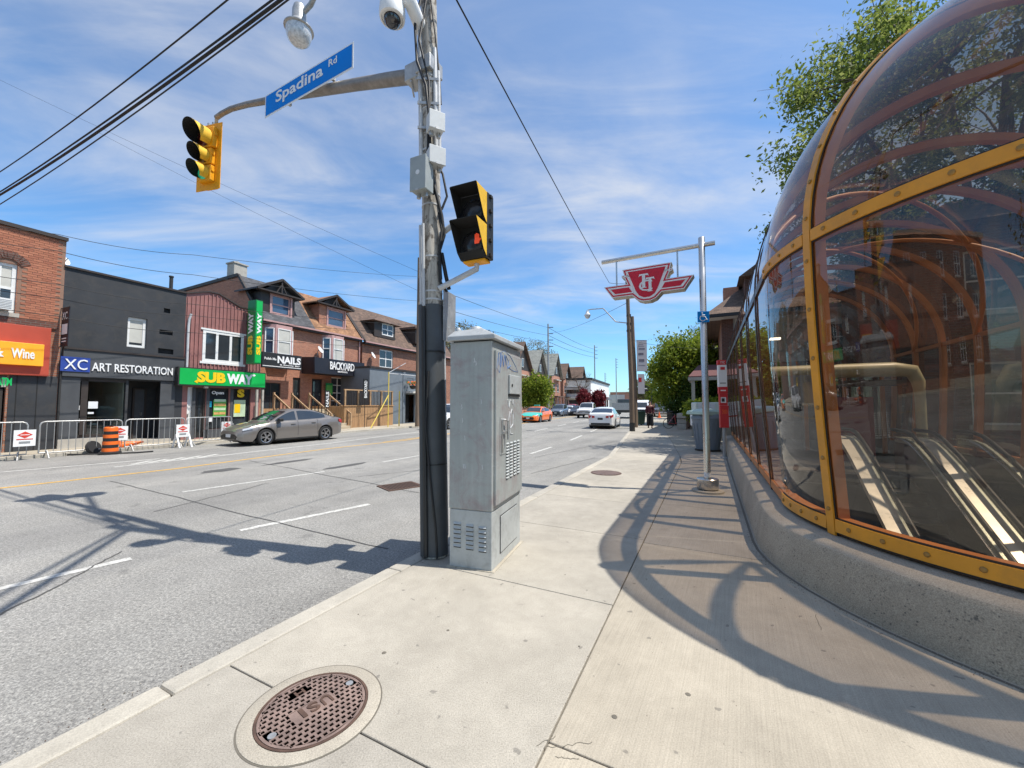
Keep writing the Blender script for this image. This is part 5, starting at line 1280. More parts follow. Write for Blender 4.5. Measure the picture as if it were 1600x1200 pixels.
# --- brick shop with the red band
W1 = 13.0; f = A.at(-W1); H1 = f.z(60, 365)
wz = f.rect(-6, 410, 26, 488)
win = [wz, (wz[0] - 3.6, wz[1] - 3.6, wz[2], wz[3]), (wz[0] - 7.2, wz[1] - 7.2, wz[2], wz[3])]
z_b0, z_b1 = f.z(45, 587), f.z(45, 510)
sf = (W1 - 4.6, W1 - 1.15, 0.12, z_b0 - 0.02)
b1 = block(f, 'brick_shop', 'old red brick shop with a red sign band and orange board, beside the charcoal shop', W1, 11, H1, 'brick_red', win + [sf, (0.5, sf[0] - 0.4, 0.7, z_b0 - .02)], side='brick_dark')
for i, w in enumerate(win):
    wd = window(b1, *w, cols=1, rows=2, sill='stone', blind=0.45, ft=0.10)
    a = MB()
    for k in range(13):
        th = math.pi * (0.18 + 0.64 * k / 12); cx = (w[0] + w[1]) / 2; rr = (w[1] - w[0]) * 0.72
        x, z = cx - rr * math.cos(th), w[3] - rr * 0.55 + rr * math.sin(th) * 1.0
        a.bar((x, -0.012, z), (x - 0.24 * math.cos(th), -0.012, z + 0.24 * math.sin(th)), 0.10, 0.05, up=(0, 1, 0))
    a.build('arch_bricks', M['brick_dark'], b1, kind='stuff')
w = win[0]; ac_ = MB().box(w[1] - 0.62, -0.25, w[2] + 0.06, w[1] - 0.12, 0.1, w[2] + 0.42).build('window_air_conditioner', M['white_frame'], b1)
for k in range(6): MB().box(w[1] - 0.60, -0.256, w[2] + 0.10 + 0.05 * k, w[1] - 0.14, -0.251, w[2] + 0.12 + 0.05 * k).build('grille_slat', M['post_grey'], ac_)
MB().box(-0.05, -0.10, H1 - 0.02, W1 + 0.02, 0.35, H1 + 0.10).build('coping', M['trim_dark'], b1)
# the bricks one can pick out on the wall in view, each a piece on a recessed mortar bed
bs0, bz0_, bz1_ = W1 - 3.9, z_b1 + 0.24, H1 - 0.04; wv = win[0]
bed = MB(); wall_holes(bed, bs0, W1 - 0.005, bz0_, bz1_, [(wv[0] - .02, wv[1] + .02, wv[2] - .15, wv[3] + .02)], -0.003, 0.002); bed.build('mortar_bed', M['mortar'], b1)
bm0 = None; rest = MB(); spots_ = []; row = 0; z = bz0_ + 0.01
while z + 0.068 < bz1_:
    x = bs0 + (0.115 if row % 2 else 0.0)
    while x + 0.215 < W1:
        cx_, cz_ = x + .107, z + .033; cxw = (wv[0] + wv[1]) / 2
        if not (wv[0] - .13 < cx_ < wv[1] + .13 and wv[2] - .18 < cz_ < wv[3] + .04) and not (abs(cx_ - cxw) < (wv[1] - wv[0]) * .72 and wv[3] < cz_ < wv[3] + .40 - .28 * abs(cx_ - cxw)): spots_.append((x, z))
        x += 0.225
    z += 0.077; row += 1
spots_.sort(key=lambda p: -(p[0]) * 0.2 - p[1] * 0.001)
for i, (x, z) in enumerate(spots_):
    if i < 296:
        if bm0 is None: o = MB().box(0, -0.013, 0, 0.213, 0.0, 0.066).build('brick', M['single_brick'], b1); bm0 = o.data
        else: o = inst('brick', bm0, b1, (0, 0, 0))
        o.location = (x, -0.0035 + random.random() * .004, z)
    else: rest.box(x, -0.0165, z, x + .213, -0.0035, z + .066, random.randint(0, 1))
rest.build('bricks', [M['brick_dark'], M['single_brick']], b1, kind='stuff', fix=False)
MB().box(0, -0.06, z_b1 + 0.01, W1 - 0.1, 0.02, z_b1 + 0.22).build('band_course', M['brick_dark'], b1)
MB().box(W1 - 6.2, -0.16, z_b0, W1 - 0.28, -0.002, z_b1).build('sign_band', M['red_board'], b1, bevel=0.01)
r = f.rect(-60, 533, 67, 568, -0.2); 
sb = MB().box(r[0], -0.30, r[2] - .02, r[1], -0.162, r[3]).build('sign_board', M['amber_board'], b1, bevel=0.01)
t0, t1 = f.s(17, 553, -0.3), f.s(54, 553, -0.3); zc = f.z(30, 552, -.3)
ftext('Wine', M['white'], sb, t0, t1, zc - 0.16, zc + 0.16, -0.304, depth=0.02, bold=0.025)
ftext('&', M['white'], sb, t0 - 0.42, t0 - 0.14, zc - 0.15, zc + 0.16, -0.304, depth=0.02, bold=0.025)
backing(b1, 0.4, W1 - 0.9, 0.1, z_b0, 0.9, 'charcoal')
MB().box(sf[0], 0.03, z_b0 - 0.42, sf[1], 0.10, z_b0 - 0.03).build('transom', M['charcoal_light'], b1)
MB().box(f.s(22, 598), 0.0, z_b0 - 0.40, sf[1] - 0.1, 0.028, z_b0 - 0.08).build('fascia_panel', M['cream_metal'], b1)
ftext('ATM', M['green_letter'], b1, f.s(-6, 598), f.s(18, 598), z_b0 - 0.35, z_b0 - 0.10, -0.004, depth=0.02, bold=0.02)
dd = door(b1, sf[1] - 1.75, sf[1] - 0.05, 0.12, z_b0 - 0.46, 0.06, 'iron', 'window_glass')
MB().box(sf[1] - 1.55, 0.07, 1.5, sf[1] - 0.95, 0.078, 2.15).build('poster', M['blue_poster'], dd); MB().box(sf[1] - 1.5, 0.066, 1.62, sf[1] - 1.0, 0.069, 1.72).build('poster_line', M['paper'], dd); MB().box(sf[1] - 1.45, 0.066, 1.9, sf[1] - 1.05, 0.069, 1.96).build('poster_line', M['paper'], dd)
MB().box(sf[1] - 1.6, 0.0, 0.3, sf[1] - 0.4, 0.02, 1.15).build('door_panel', M['cream_metal'], dd)
for x in (W1 - 0.95, W1 - 0.5): MB().box(x, -0.03, 0.1, x + 0.02, -0.001, z_b0).build('pilaster_groove', M['black'], b1)
MB().box(W1 - 1.1, -0.02, 0.1, W1 - 0.02, -0.002, z_b0).build('pilaster', M['charcoal'], b1)
window(b1, 0.5, sf[0] - 0.4, 0.7, z_b0 - .02, cols=3, rows=1, fm='trim_dark')
MB().tube([(W1 + 0.03, -0.06, 0.2), (W1 + 0.03, -0.06, 3.3)], 0.03, 8).build('downpipe', M['iron'], b1)
# satellite dishes on the roof edge
def dish(label, p, s, yaw, group=None):
    d = thing('satellite_dish', label, 'satellite dish', p, yaw, group)
    MB().lathe([(0, 0), (0.2 * s, 0.02 * s), (0.36 * s, 0.07 * s), (0.45 * s, 0.13 * s), (0.44 * s, 0.135 * s), (0.3 * s, 0.065 * s), (0, 0.02)], 20, Matrix.Translation((0, 0, 0.35 * s + 0.05)) @ Matrix.Rotation(R(62), 4, 'X')).build('reflector', M['white'], d, smooth=50)
    MB().tube([(0, 0.02, 0.3), (0, 0.15, 0.15), (0, 0.16, -0.1)], 0.03, 7).build('mount', M['galv'], d)
    MB().tube([(0, -0.05, 0.1), (0, -0.42 * s, 0.30)], 0.015, 6).build('feed_arm', M['galv'], d)
    return d
q = A.P(-0.35, 1.2, H1 + 0.05); dish('white satellite dish on the roof corner of the brick shop', q, 0.42, f.rz)
q = A.P(0.18, 0.9, A.z(92, 405)); dish('white satellite dish lower down at the joint of brick shop and charcoal shop', q, 0.48, f.rz + 0.5)

# --- charcoal shop: XC ART RESTORATION
f = A; H2 = f.z(90, 410.5); H2b = f.z(288, 460)
print('H1,H2', H1, H2, H2b)
H2 = (H2 + H2b) / 2
uw = f.rect(199, 496.5, 229.5, 543)
z_f0, z_f1 = f.z(190, 592), f.z(190, 558)
gl = (f.s(97, 640), f.s(195, 640), 0.45, z_f0 - 0.05); rc = (f.s(199, 640), f.s(264, 640), 0.12, z_f0 - 0.05)
vents = [f.rect(256, 482, 266, 489), f.rect(249, 516, 270, 523), f.rect(247, 545, 271, 553)]
b2 = block(f, 'charcoal_shop', 'two storey charcoal painted shop reading XC ART RESTORATION', sX, 12, H2, 'charcoal', [uw, gl, rc] + vents)
window(b2, *uw, cols=1, rows=1, ft=0.10, blind=0.75, rec=0.09, sill=None)
for v in vents: MB().box(v[0], 0.1, v[2], v[1], 0.12, v[3]).build('blocked_opening', M['black'], b2)
MB().box(-0.02, -0.06, H2 - 0.02, sX, 0.3, H2 + 0.05).build('coping', M['trim_dark'], b2)
MB().box(0.05, -0.12, z_f0, sX - 0.02, -0.003, z_f1 + 0.12).build('sign_fascia', M['charcoal_light'], b2, bevel=0.008)
MB().box(0.05, -0.16, z_f1 + 0.125, sX - 0.02, 0.0, z_f1 + 0.19).build('fascia_flashing', M['trim_dark'], b2)
x0, x1, za, zb = f.rect(94.5, 558, 141, 580.5, -0.15)
px_ = MB().box(x0, -0.150, za, x1, -0.122, zb).build('blue_panel', M['xc_blue'], b2)
ftext('XC', M['white'], px_, x0 + (x1 - x0) * .12, x1 - (x1 - x0) * .10, za + (zb - za) * .14, zb - (zb - za) * .14, -0.156, depth=0.02, bold=0.0)
def serifs(s0, s1, z0, z1, y, parent):                     # thin feet under the letters
    pass
x0, x1, za, zb = f.rect(143, 567.5, 270, 583, -0.13)
zb = za + (zb - za) * 0.80
ftext('ART RESTORATION', M['white'], b2, x0, x1, za, zb, -0.126, depth=0.03, bold=0.012)
backing(b2, 0.1, sX - 0.1, 0.1, z_f0, 3.2, 'pale_wall'); MB().box(gl[1] - 0.02, 0.16, 0.1, gl[1] + 0.02, 3.2, z_f0).build('partition', M['pale_wall'], b2)
MB().box(0.1, 0.15, 0.05, gl[1], 3.2, 0.12).build('shop_floor', M['trim_dark'], b2); MB().box(0.1, 0.15, z_f0, gl[1], 3.2, z_f0 + 0.05).build('shop_ceiling', M['charcoal'], b2)
mid = f.s(131, 640)
MB().box(gl[0], 0.05, gl[2], gl[1], 0.06, gl[3]).build('shop_pane', M['clear_glass'], b2)
fm = MB(); fm.box(mid - 0.09, 0.02, gl[2], mid + 0.09, 0.12, gl[3]); fm.box(gl[0], 0.02, gl[2], gl[1], 0.12, gl[2] + 0.09); fm.box(gl[0], 0.02, gl[3] - 0.09, gl[1], 0.12, gl[3]); fm.build('shop_frame', M['trim_dark'], b2)
MB().box(gl[0] + .1, 0.5, 0.1, mid, 0.6, 2.3).build('dark_screen', M['black'], b2)
MB().box(mid + 0.5, 1.0, 0.85, gl[1] - 0.4, 1.8, 0.92).build('display_table', M['white_frame'], b2)
for x, z, w_, h_ in ((mid + .35, 1.35, .8, .9), (gl[1] - .75, 1.25, .35, .5), (mid + 1.3, 1.5, .5, .6)):
    p_ = MB().box(x, 3.1, z, x + w_, 3.16, z + h_).build('picture_frame', M['trim_dark'], b2); MB().box(x + .07, 3.09, z + .07, x + w_ - .07, 3.099, z + h_ - .07).build('picture', M['blue_glass'], p_)
for x, z, w_, h_ in ((mid - 0.32, 1.45, 0.22, 0.16), (mid + 0.12, 1.50, 0.26, 0.26), (mid + 0.12, 1.30, 0.16, 0.07), (mid - .1, 1.0, .12, .15)):
    MB().box(x, 0.035, z, x + w_, 0.045, z + h_).build('notice', M['paper'], b2)
door(b2, rc[0] + 0.55, rc[1] - 0.35, 0.22, 2.35, 1.0, 'charcoal_light')
MB().box(rc[0], 1.08, 0.1, rc[1], 1.12, z_f0).build('recess_back', M['charcoal'], b2); MB().box(rc[0] - .05, 0.15, 0.1, rc[0], 1.1, z_f0).build('recess_cheek', M['charcoal'], b2); MB().box(rc[1], 0.15, 0.1, rc[1] + .05, 1.1, z_f0).build('recess_cheek', M['charcoal'], b2)
MB().box(rc[0], -0.25, 0.1, rc[1], 1.0, 0.22).build('doorstep', M['stone'], b2); MB().box(gl[0] - .1, -0.12, 0.1, gl[1] + .1, -0.002, 0.42).build('window_plinth', M['stone'], b2)
for x in (0.28, sX - 0.55):
    MB().box(x - 0.26, -0.05, 0.1, x + 0.26, -0.004, z_f0 - 0.01).build('pier', M['charcoal_light'], b2, bevel=0.01)
# hanging banner at the corner
bx, bz0, bz1 = f.s(104, 510, -0.5), f.z(106, 541, -.5), f.z(106, 480, -.5)
ban = thing('shop_banner', 'narrow dark vertical banner at the corner of the charcoal shop', 'banner', f.P(bx, -0.06, bz0), f.rz)
MB().box(-0.012, -0.62, 0.0, 0.012, -0.05, bz1 - bz0).build('cloth', M['navy'], ban)
for z in (0.0, bz1 - bz0): MB().tube([(0, 0.06, z), (0, -0.66, z)], 0.015, 6).build('rod', M['iron'], ban)
MB().box(-0.016, -0.55, 0.42, -0.013, -0.12, 0.78).build('white_print', M['paper'], ban); text('XC', M['white'], ban, frame((-0.016, -0.12, bz1 - bz0 - 0.42), (0, -1, 0), (0, 0, 1)), 0.4, 0.26, 0.004)
MB().box(-0.016, -0.5, 0.15, -0.013, -0.15, 0.19).build('white_print', M['paper'], ban); MB().box(-0.016, -0.5, 0.25, -0.013, -0.15, 0.29).build('white_print', M['paper'], ban)
vp = A.P(A.s(268, 430, 3), 3.0, H2 - 0.1); o = thing('vent_pipe', 'thin dark vent pipe on the roof of the charcoal shop', 'vent pipe', vp); MB().tube([(0, 0, 0), (0, 0, 1.45)], 0.075, 8).build('pipe', M['iron'], o); MB().lathe([(0.095, 1.45), (0.095, 1.52), (0, 1.53)], 10).build('cowl', M['iron'], o)

# --- sandwich shop, maroon ribbed siding, green signs
f = A.at(sX); W3 = sS - sX
z_s0, z_s1 = f.z(342, 602.5, -0.35), f.z(342, 579, -0.35); H3 = f.z(345, 461)
uw = f.rect(316, 519.5, 380, 567)
dz = f.z(330, 606)
h_d, h_s, h_w1, h_w2 = (f.s(292, 640), f.s(301, 640), 0.15, dz), (f.s(304, 640), f.s(321, 640), 0.15, dz), (f.s(323, 640), f.s(357, 640), 0.5, dz), (f.s(361, 640), f.s(391, 640), 0.5, dz)
b3 = block(f, 'sandwich_shop', 'narrow shop with faded maroon ribbed siding and bright green signs', W3, 10, H3 - 0.5, 'maroon', [uw, h_d, h_s, h_w1, h_w2], side='brick_dark')
rb = MB(); x = 0.06
def top3(x): k = x / W3; return H3 - 0.42 + 0.42 * max(0, 1 - abs(k - 0.33) / 0.33) if k < 0.66 else H3 - 0.42
MB().prism([(0, H3 - 0.5), (W3, H3 - 0.5), (W3, H3 - 0.42), (W3 * 0.66, H3 - 0.40), (W3 * 0.38, H3), (W3 * 0.26, H3), (0, H3 - 0.30)], Matrix.Translation((0, 0.1, 0)) @ FACE, 0.1).build('parapet', M['maroon'], b3)
while x < W3:
    inw = uw[0] - 0.08 < x < uw[1] + 0.08
    segs_ = [(z_s1 - 0.1, uw[2] - 0.1), (uw[3] + 0.1, top3(x) - 0.04)] if inw else [(z_s1 - 0.1, top3(x) - 0.04)]
    for a, b in segs_: rb.box(x - 0.022, -0.045, a, x + 0.022, -0.001, b)
    x += 0.165
rb.build('siding_ribs', M['maroon'], b3, kind='stuff')
MB().prism([(-0.02, H3 - 0.30), (W3 * 0.26, H3), (W3 * 0.38, H3), (W3 * 0.66, H3 - 0.40), (W3, H3 - 0.42), (W3, H3 - 0.36), (W3 * 0.66, H3 - 0.34), (W3 * 0.38, H3 + 0.06), (W3 * 0.26, H3 + 0.06), (-0.02, H3 - 0.24)], Matrix.Translation((0, 0.12, 0)) @ FACE, 0.19).build('parapet_cap', M['trim_dark'], b3)
window(b3, *uw, cols=3, rows=1, ft=0.12, rec=-0.03, sill=None)
fb = MB(); fb.box(uw[0] - 0.1, -0.05, uw[2] - 0.1, uw[1] + 0.1, -0.002, uw[2]); fb.box(uw[0] - 0.1, -0.05, uw[3], uw[1] + 0.1, -0.002, uw[3] + 0.08); fb.build('window_surround', M['white_frame'], b3)
MB().box(-0.35, -0.36, z_s0 - 0.05, W3 + 0.05, -0.003, z_s1 + 0.05).build('sign_cabinet', M['iron'], b3)
sg = MB().box(-0.30, -0.372, z_s0, W3 + 0.01, -0.361, z_s1).build('sign_face', M['green_sign'], b3)
ws, hs = W3 + 0.31, z_s1 - z_s0
ftext('SUB', M['sub_yellow'], sg, -0.30 + ws * 0.175, -0.30 + ws * 0.49, z_s0 + hs * .16, z_s0 + hs * .86, -0.378, depth=0.012, bold=0.055)
ftext('WAY', M['white'], sg, -0.30 + ws * 0.505, -0.30 + ws * 0.83, z_s0 + hs * .14, z_s0 + hs * .84, -0.378, depth=0.012, bold=0.055)
ar = MB(); F3 = Matrix.Translation((0, -0.378, 0)) @ FACE
ar.prism([(-0.30 + ws * a, z_s0 + hs * b) for a, b in ((.80, .80), (.84, .80), (.84, .72), (.87, .83), (.84, .94), (.84, .88), (.80, .88))], F3, 0.006); ar.build('arrow_tip', M['white'], sg)
ar = MB(); ar.prism([(-0.30 + ws * a, z_s0 + hs * b) for a, b in ((.22, .17), (.18, .17), (.18, .09), (.145, .2), (.18, .32), (.18, .25), (.22, .25))], F3, 0.006); ar.build('arrow_tip', M['sub_yellow'], sg)
# vertical green blade sign
vs = thing('blade_sign', 'tall vertical green sign projecting from the maroon siding', 'shop sign', f.P(f.s(398, 520, -0.6), -0.05, f.z(398, 569, -0.6)), f.rz)
vh = f.z(398, 470, -.6) - f.z(398, 569, -.6)
MB().box(-0.17, -0.85, 0, 0.17, -0.22, vh).build('case', M['green_dark'], vs, bevel=0.01)
MB().box(-0.14, -0.863, 0.05, 0.14, -0.852, vh - 0.05).build('front_face', M['green_sign'], vs); MB().box(-0.182, -0.82, 0.05, -0.172, -0.25, vh - 0.05).build('side_face', M['green_dark'], vs)
for k in range(2): MB().box(-0.02, -0.22, 0.4 + k * 1.6, 0.06, 0.04, 0.5 + k * 1.6).build('bracket', M['iron'], vs)
for body, m_, a, b in (('SUB', 'sub_yellow', 0.14, 0.44), ('WAY', 'white', 0.47, 0.80)):
    text(body, M[m_], vs, frame((-0.186, -0.70, vh * a), (0, 0, 1), (0, 1, 0)), vh * (b - a), 0.36, 0.008, bold=0.05)
    text(body, M[m_], vs, frame((0.10, -0.868, vh * a), (0, 0, 1), (-1, 0, 0)), vh * (b - a), 0.20, 0.008, bold=0.05)
# shopfront
backing(b3, 0.05, W3 - 0.05, 0.1, dz, 1.6, 'black')
door(b3, *h_d, 0.05, 'white_frame', None, 'white_frame'); door(b3, *h_s, 0.05, 'dark', 'window_glass')
for h_ in (h_w1, h_w2):
    w_ = window(b3, *h_, cols=1, rows=1, fm='dark', ft=0.08)
MB().box(h_w1[0] - .1, -0.02, 0.1, W3, -0.001, 0.5).build('stall_riser', M['charcoal_light'], b3)
for x in (h_s[0] - 0.12, h_s[1] + 0.02, h_w1[1] + 0.06): MB().box(x, -0.02, 0.1, x + 0.13, -0.001, dz).build('pier', M['charcoal_light'], b3)
ftext('Open', M['white'], b3, *[f.s(331, 615), f.s(350, 615)], f.z(340, 617.5), f.z(340, 611), 0.02, depth=0.02, bold=0.03)
pz0, pz1 = f.z(344, 651), f.z(344, 625)
p_ = MB().box(f.s(334, 640), 0.045, pz0, f.s(354, 640), 0.06, pz1).build('poster', M['food_green'], b3)
for k in range(4): MB().box(f.s(335, 640), 0.036, pz0 + 0.1 + 0.2 * k, f.s(353, 640), 0.043, pz0 + 0.22 + 0.2 * k).build('poster_print', M['food_bun'] if k % 2 == 0 else M['food_pale'], p_)
p_ = MB().box(f.s(366, 640), 0.045, f.z(375, 651), f.s(384, 640), 0.06, f.z(375, 625)).build('poster', M['food_pale'], b3)
MB().box(f.s(367, 640), 0.036, f.z(375, 645), f.s(376, 640), 0.043, f.z(375, 631)).build('poster_print', M['sub_yellow'], p_)
ftext('S', M['sub_yellow'], b3, f.s(371, 615), f.s(382, 615), f.z(376, 621), f.z(376, 608), 0.02, depth=0.02, bold=0.06)
MB().box(f.s(325, 640), 0.03, f.z(328, 636), f.s(331, 640), 0.045, f.z(328, 627)).build('sticker', M['cyan_poster'], b3)
MB().box(f.s(324, 655), 0.03, f.z(328, 659), f.s(332, 655), 0.045, f.z(328, 652)).build('notice', M['paper'], b3)
MB().box(f.s(318, 610), -0.12, dz - 0.03, f.s(323, 610), -0.01, dz + 0.05).build('shop_lamp', M['white'], b3)
dp = MB().tube([(0.08, -0.09, z_s1 + 0.05), (0.08, -0.09, z_s1 + 1.9), (0.10, -0.09, z_s1 + 2.2), (0.14, -0.14, z_s1 + 2.45)], 0.05, 8).build('service_mast', M['conduit'], b3, smooth=50)
for x in (f.s(390, 640), f.s(399, 640)): MB().box(x, -0.5, 0.1, x + 0.09, -0.41, 2.4).build('timber_prop', M['stone'], b3)
# flat roofs behind

# ---------------------------------------------------------------- houses set back behind steps and deck
SB = 4.0
Bf = Fac(A.P(0, SB)[:2], 0.45)
e0, e1, e2 = Bf.s(405, 505), Bf.s(489.5, 516), Bf.s(562, 530)
EH = Bf.z(450, 509.5)
print('setback', e0, e1, e2, 'eave', EH)
RD = 2.3; RH = Bf.z(360, 428, RD)
print('ridge', RH)
FL = 1.35                                                   # raised ground floor
def dormer(root, f, pk, el, er, wr, shingle, face_m, gable=True):
    s0, s1 = f.s(el[0], el[1], 0.2), f.s(er[0], er[1], 0.2); ze = f.z((el[0] + er[0]) / 2, (el[1] + er[1]) / 2, 0.2); zp = f.z(pk[0], pk[1], 0.2)
    w = wr; a, b = s0 + (s1 - s0) * 0.14, s1 - (s1 - s0) * 0.14
    zb = w[2] - 0.25; dpt = 2.2
    mb = MB(); wall_holes(mb, a, b, zb, ze, [w], 0.25, 0.12); mb.quad((a, 0.25, zb), (a, 0.25, ze), (a, dpt, ze), (a, dpt, zb)); mb.quad((b, 0.25, zb), (b, dpt, zb), (b, dpt, ze), (b, 0.25, ze))
    d = mb.build('dormer', M[face_m], root)
    sm = (s0 + s1) / 2; rf = MB(); t = 0.10; yf, yb = -0.12, dpt
    if gable:
        for xa, xb in ((s0, sm), (s1, sm)):
            rf.add([(xa, yf, ze), (xb, yf, zp), (xb, yb, zp), (xa, yb, ze), (xa, yf, ze + t), (xb, yf, zp + t), (xb, yb, zp + t), (xa, yb, ze + t)], [(0, 1, 2, 3), (4, 7, 6, 5), (0, 4, 5, 1), (3, 2, 6, 7), (0, 3, 7, 4), (1, 5, 6, 2)])
        rf.build('dormer_roof', M[shingle], root)
        gbl = MB(); gbl.add([(a, 0.22, ze), (b, 0.22, ze), (sm, 0.22, zp - 0.05)], [(0, 1, 2)]); gbl.build('gable_face', M['trim_dark'], root)
        tr = MB(); tr.box(s0 + 0.05, -0.13, ze - 0.02, s1 - 0.05, 0.24, ze + 0.07); tr.bar((s0, -0.13, ze + 0.04), (sm, -0.13, zp + 0.06), 0.05, 0.14, up=(0, 0, 1)); tr.bar((s1, -0.13, ze + 0.04), (sm, -0.13, zp + 0.06), 0.05, 0.14); tr.bar((sm, -0.05, ze + 0.05), (sm, -0.05, zp - 0.02), 0.09); tr.bar((sm - 0.35, -0.05, ze + 0.05), (sm, -0.05, zp - 0.25), 0.06); tr.bar((sm + 0.35, -0.05, ze + 0.05), (sm, -0.05, zp - 0.25), 0.06)
        tr.build('bargeboard', M['trim_dark'], root)
    else:
        rf.add([(s0, yf, ze), (s1, yf, ze), (s1, yb + .6, ze), (s0, yb + .6, ze), (sm - .2, 0.9, zp), (sm + .2, 0.9, zp), (sm + .2, yb + .6, zp + .1), (sm - .2, yb + .6, zp + .1)], [(0, 1, 5, 4), (1, 2, 6, 5), (3, 0, 4, 7), (4, 5, 6, 7), (3, 2, 1, 0)])
        rf.build('dormer_roof', M[shingle], root)
    window(root, *w, y=0.25, fm='mauve_trim' if gable else 'white_frame', gm='blue_glass' if gable else 'window_glass', cols=1 if gable else 2, rows=2, ft=0.10, rec=0.03)
    if gable:
        q = MB(); q.box(w[0] - 0.12, 0.2, w[2] - 0.12, w[1] + 0.12, 0.246, w[2]); q.box(w[0] - 0.12, 0.2, w[3], w[1] + 0.12, 0.246, w[3] + 0.12); q.box(w[0] - 0.12, 0.2, w[2], w[0], 0.246, w[3]); q.box(w[1], 0.2, w[2], w[1] + 0.12, 0.246, w[3]); q.build('dormer_surround', M['mauve_trim'], root)
def mansard(root, w, eh, rh, rd, dep, shingle, gl=True, gr=True, wallm='brick_orange'):
    mb = MB(); o = 0.25; t = 0.09
    mb.add([(0, -o, eh), (w, -o, eh), (w, rd, rh), (0, rd, rh), (0, -o, eh + t), (w, -o, eh + t), (w, rd, rh + t), (0, rd, rh + t)], [(3, 2, 1, 0), (4, 5, 6, 7), (0, 1, 5, 4), (1, 2, 6, 5), (3, 0, 4, 7)])
    mb.build('roof_slope', M[shingle], root)
    MB().add([(0, rd, rh + t), (w, rd, rh + t), (w, dep, rh - 0.3), (0, dep, rh - 0.3), (0, rd, rh - 0.1), (w, rd, rh - 0.1), (w, dep, rh - 0.4), (0, dep, rh - 0.4)], [(0, 1, 2, 3), (7, 6, 5, 4), (0, 3, 7, 4), (1, 5, 6, 2), (2, 6, 7, 3)]).build('upper_roof', M['flat_roof'], root)
    for x, on in ((0.0, gl), (w, gr)):
        if on: MB().add([(x, 0, eh - 0.01), (x, rd, rh), (x, dep, rh - 0.35), (x, dep, eh - 0.01)], [(0, 1, 2, 3)]).build('gable_wall', M[wallm], root)
        if on: MB().bar((x + 0.03, -o, eh + 0.08), (x + 0.03, rd, rh + 0.1), 0.14, 0.16).build('roof_verge', M['trim_dark'], root); 
    MB().bar((0.0, rd, rh + 0.08), (0.0, dep, rh - 0.25), 0.12, 0.2).build('roof_verge', M['trim_dark'], root)
    MB().box(0, -o - 0.06, eh - 0.14, w, 0, eh + 0.03).build('eave', M['trim_dark'], root)
    MB().box(0, -o - 0.16, eh - 0.02, w, -o - 0.07, eh + 0.08).build('gutter', M['mauve_trim'], root)
def bay(root, f, r, eh, cols=2):
    s0, s1, z0, z1 = r; d = 0.55
    mb = MB(); poly = [(s0, 0.02), (s0 + 0.45, -d), (s1 - 0.45, -d), (s1, 0.02)]
    mb.v = [(x, y, z) for z in (z0 - 0.35, eh - 0.14) for x, y in poly]; mb.f = [(0, 1, 5, 4), (1, 2, 6, 5), (2, 3, 7, 6), (3, 2, 1, 0)]; mb.m = [0] * 4
    b = mb.build('bay', M['mauve_trim'], root)
    for (xa, ya), (xb, yb) in zip(poly[:-1], poly[1:]):
        a, c = Vector((xa, ya, 0)), Vector((xb, yb, 0)); dd_ = (c - a).normalized(); nn_ = Vector((dd_.y, -dd_.x, 0)); L = (c - a).length
        a2, c2 = a + dd_ * 0.13, c - dd_ * 0.13
        n = 1
        for k in range(n):
            p, q = a2, c2
            q4 = MB(); 
            q4.add([tuple(p + nn_ * 0.012 + Vector((0, 0, z0))), tuple(q + nn_ * 0.012 + Vector((0, 0, z0))), tuple(q + nn_ * 0.012 + Vector((0, 0, z1))), tuple(p + nn_ * 0.012 + Vector((0, 0, z1)))], [(0, 1, 2, 3)])
            q4.build('pane', M['blue_glass'] if (c - a).length < 1.0 else M['curtain'], b)
            fr_ = MB()
            for z in (z0, (z0 + z1) / 2, z1): fr_.bar(p + nn_ * 0.02 + Vector((0, 0, z)), q + nn_ * 0.02 + Vector((0, 0, z)), 0.05, 0.06)
            for e in (p, q): fr_.bar(e + nn_ * 0.02 + Vector((0, 0, z0)), e + nn_ * 0.02 + Vector((0, 0, z1)), 0.06)
            fr_.build('bay_sash', M['white_frame'], b)
    return b

# --- grey mansard house with the nail salon
f = Bf.at(e0); w4 = e1 - e0
r_w = f.rect(408, 598, 438, 640); r_d = f.rect(457, 590, 469, 637)
low = [r_w, (r_d[0], r_d[1], FL, r_d[3])]
b4 = block(f, 'salon_house', 'brick house with a grey shingled mansard roof and a black NAILS board', w4, 10.2, EH, 'brick_orange', low, roof=None, side='brick_orange')
mansard(b4, w4, EH, RH, RD, 10.2, 'grey_shingle', True, False)
dormer(b4, f, (443, 441.5), (397, 455.5), (471, 465), f.rect(424, 463, 453.5, 492, 0.25), 'grey_shingle', 'trim_dark')
bay(b4, f, f.rect(411, 516, 457, 554), EH)
r = f.rect(409, 553, 470.5, 576.5, -0.9)
sgn4 = MB().box(r[0], -0.95, r[2], r[1], -0.80, r[3]).build('sign_board', M['dark'], b4, bevel=0.01)
MB().box(r[0] + .03, -0.956, r[2] + 0.10, r[1] - .03, -0.952, r[2] + 0.14).build('sign_rule', M['white'], sgn4)
ftext('NAILS', M['white'], sgn4, r[0] + (r[1] - r[0]) * .36, r[1] - 0.08, r[2] + (r[3] - r[2]) * .36, r[2] + (r[3] - r[2]) * .84, -0.956, depth=0.015, bold=0.04)
ftext('Polish Me', M['white'], sgn4, r[0] + 0.12, r[0] + (r[1] - r[0]) * .33, r[2] + (r[3] - r[2]) * .52, r[2] + (r[3] - r[2]) * .68, -0.956, depth=0.01, bold=0.02)
ftext('& Beauty Bar', M['white'], sgn4, r[0] + (r[1] - r[0]) * .42, r[1] - 0.12, r[2] + (r[3] - r[2]) * .2, r[2] + (r[3] - r[2]) * .31, -0.956, depth=0.01, bold=0.02)
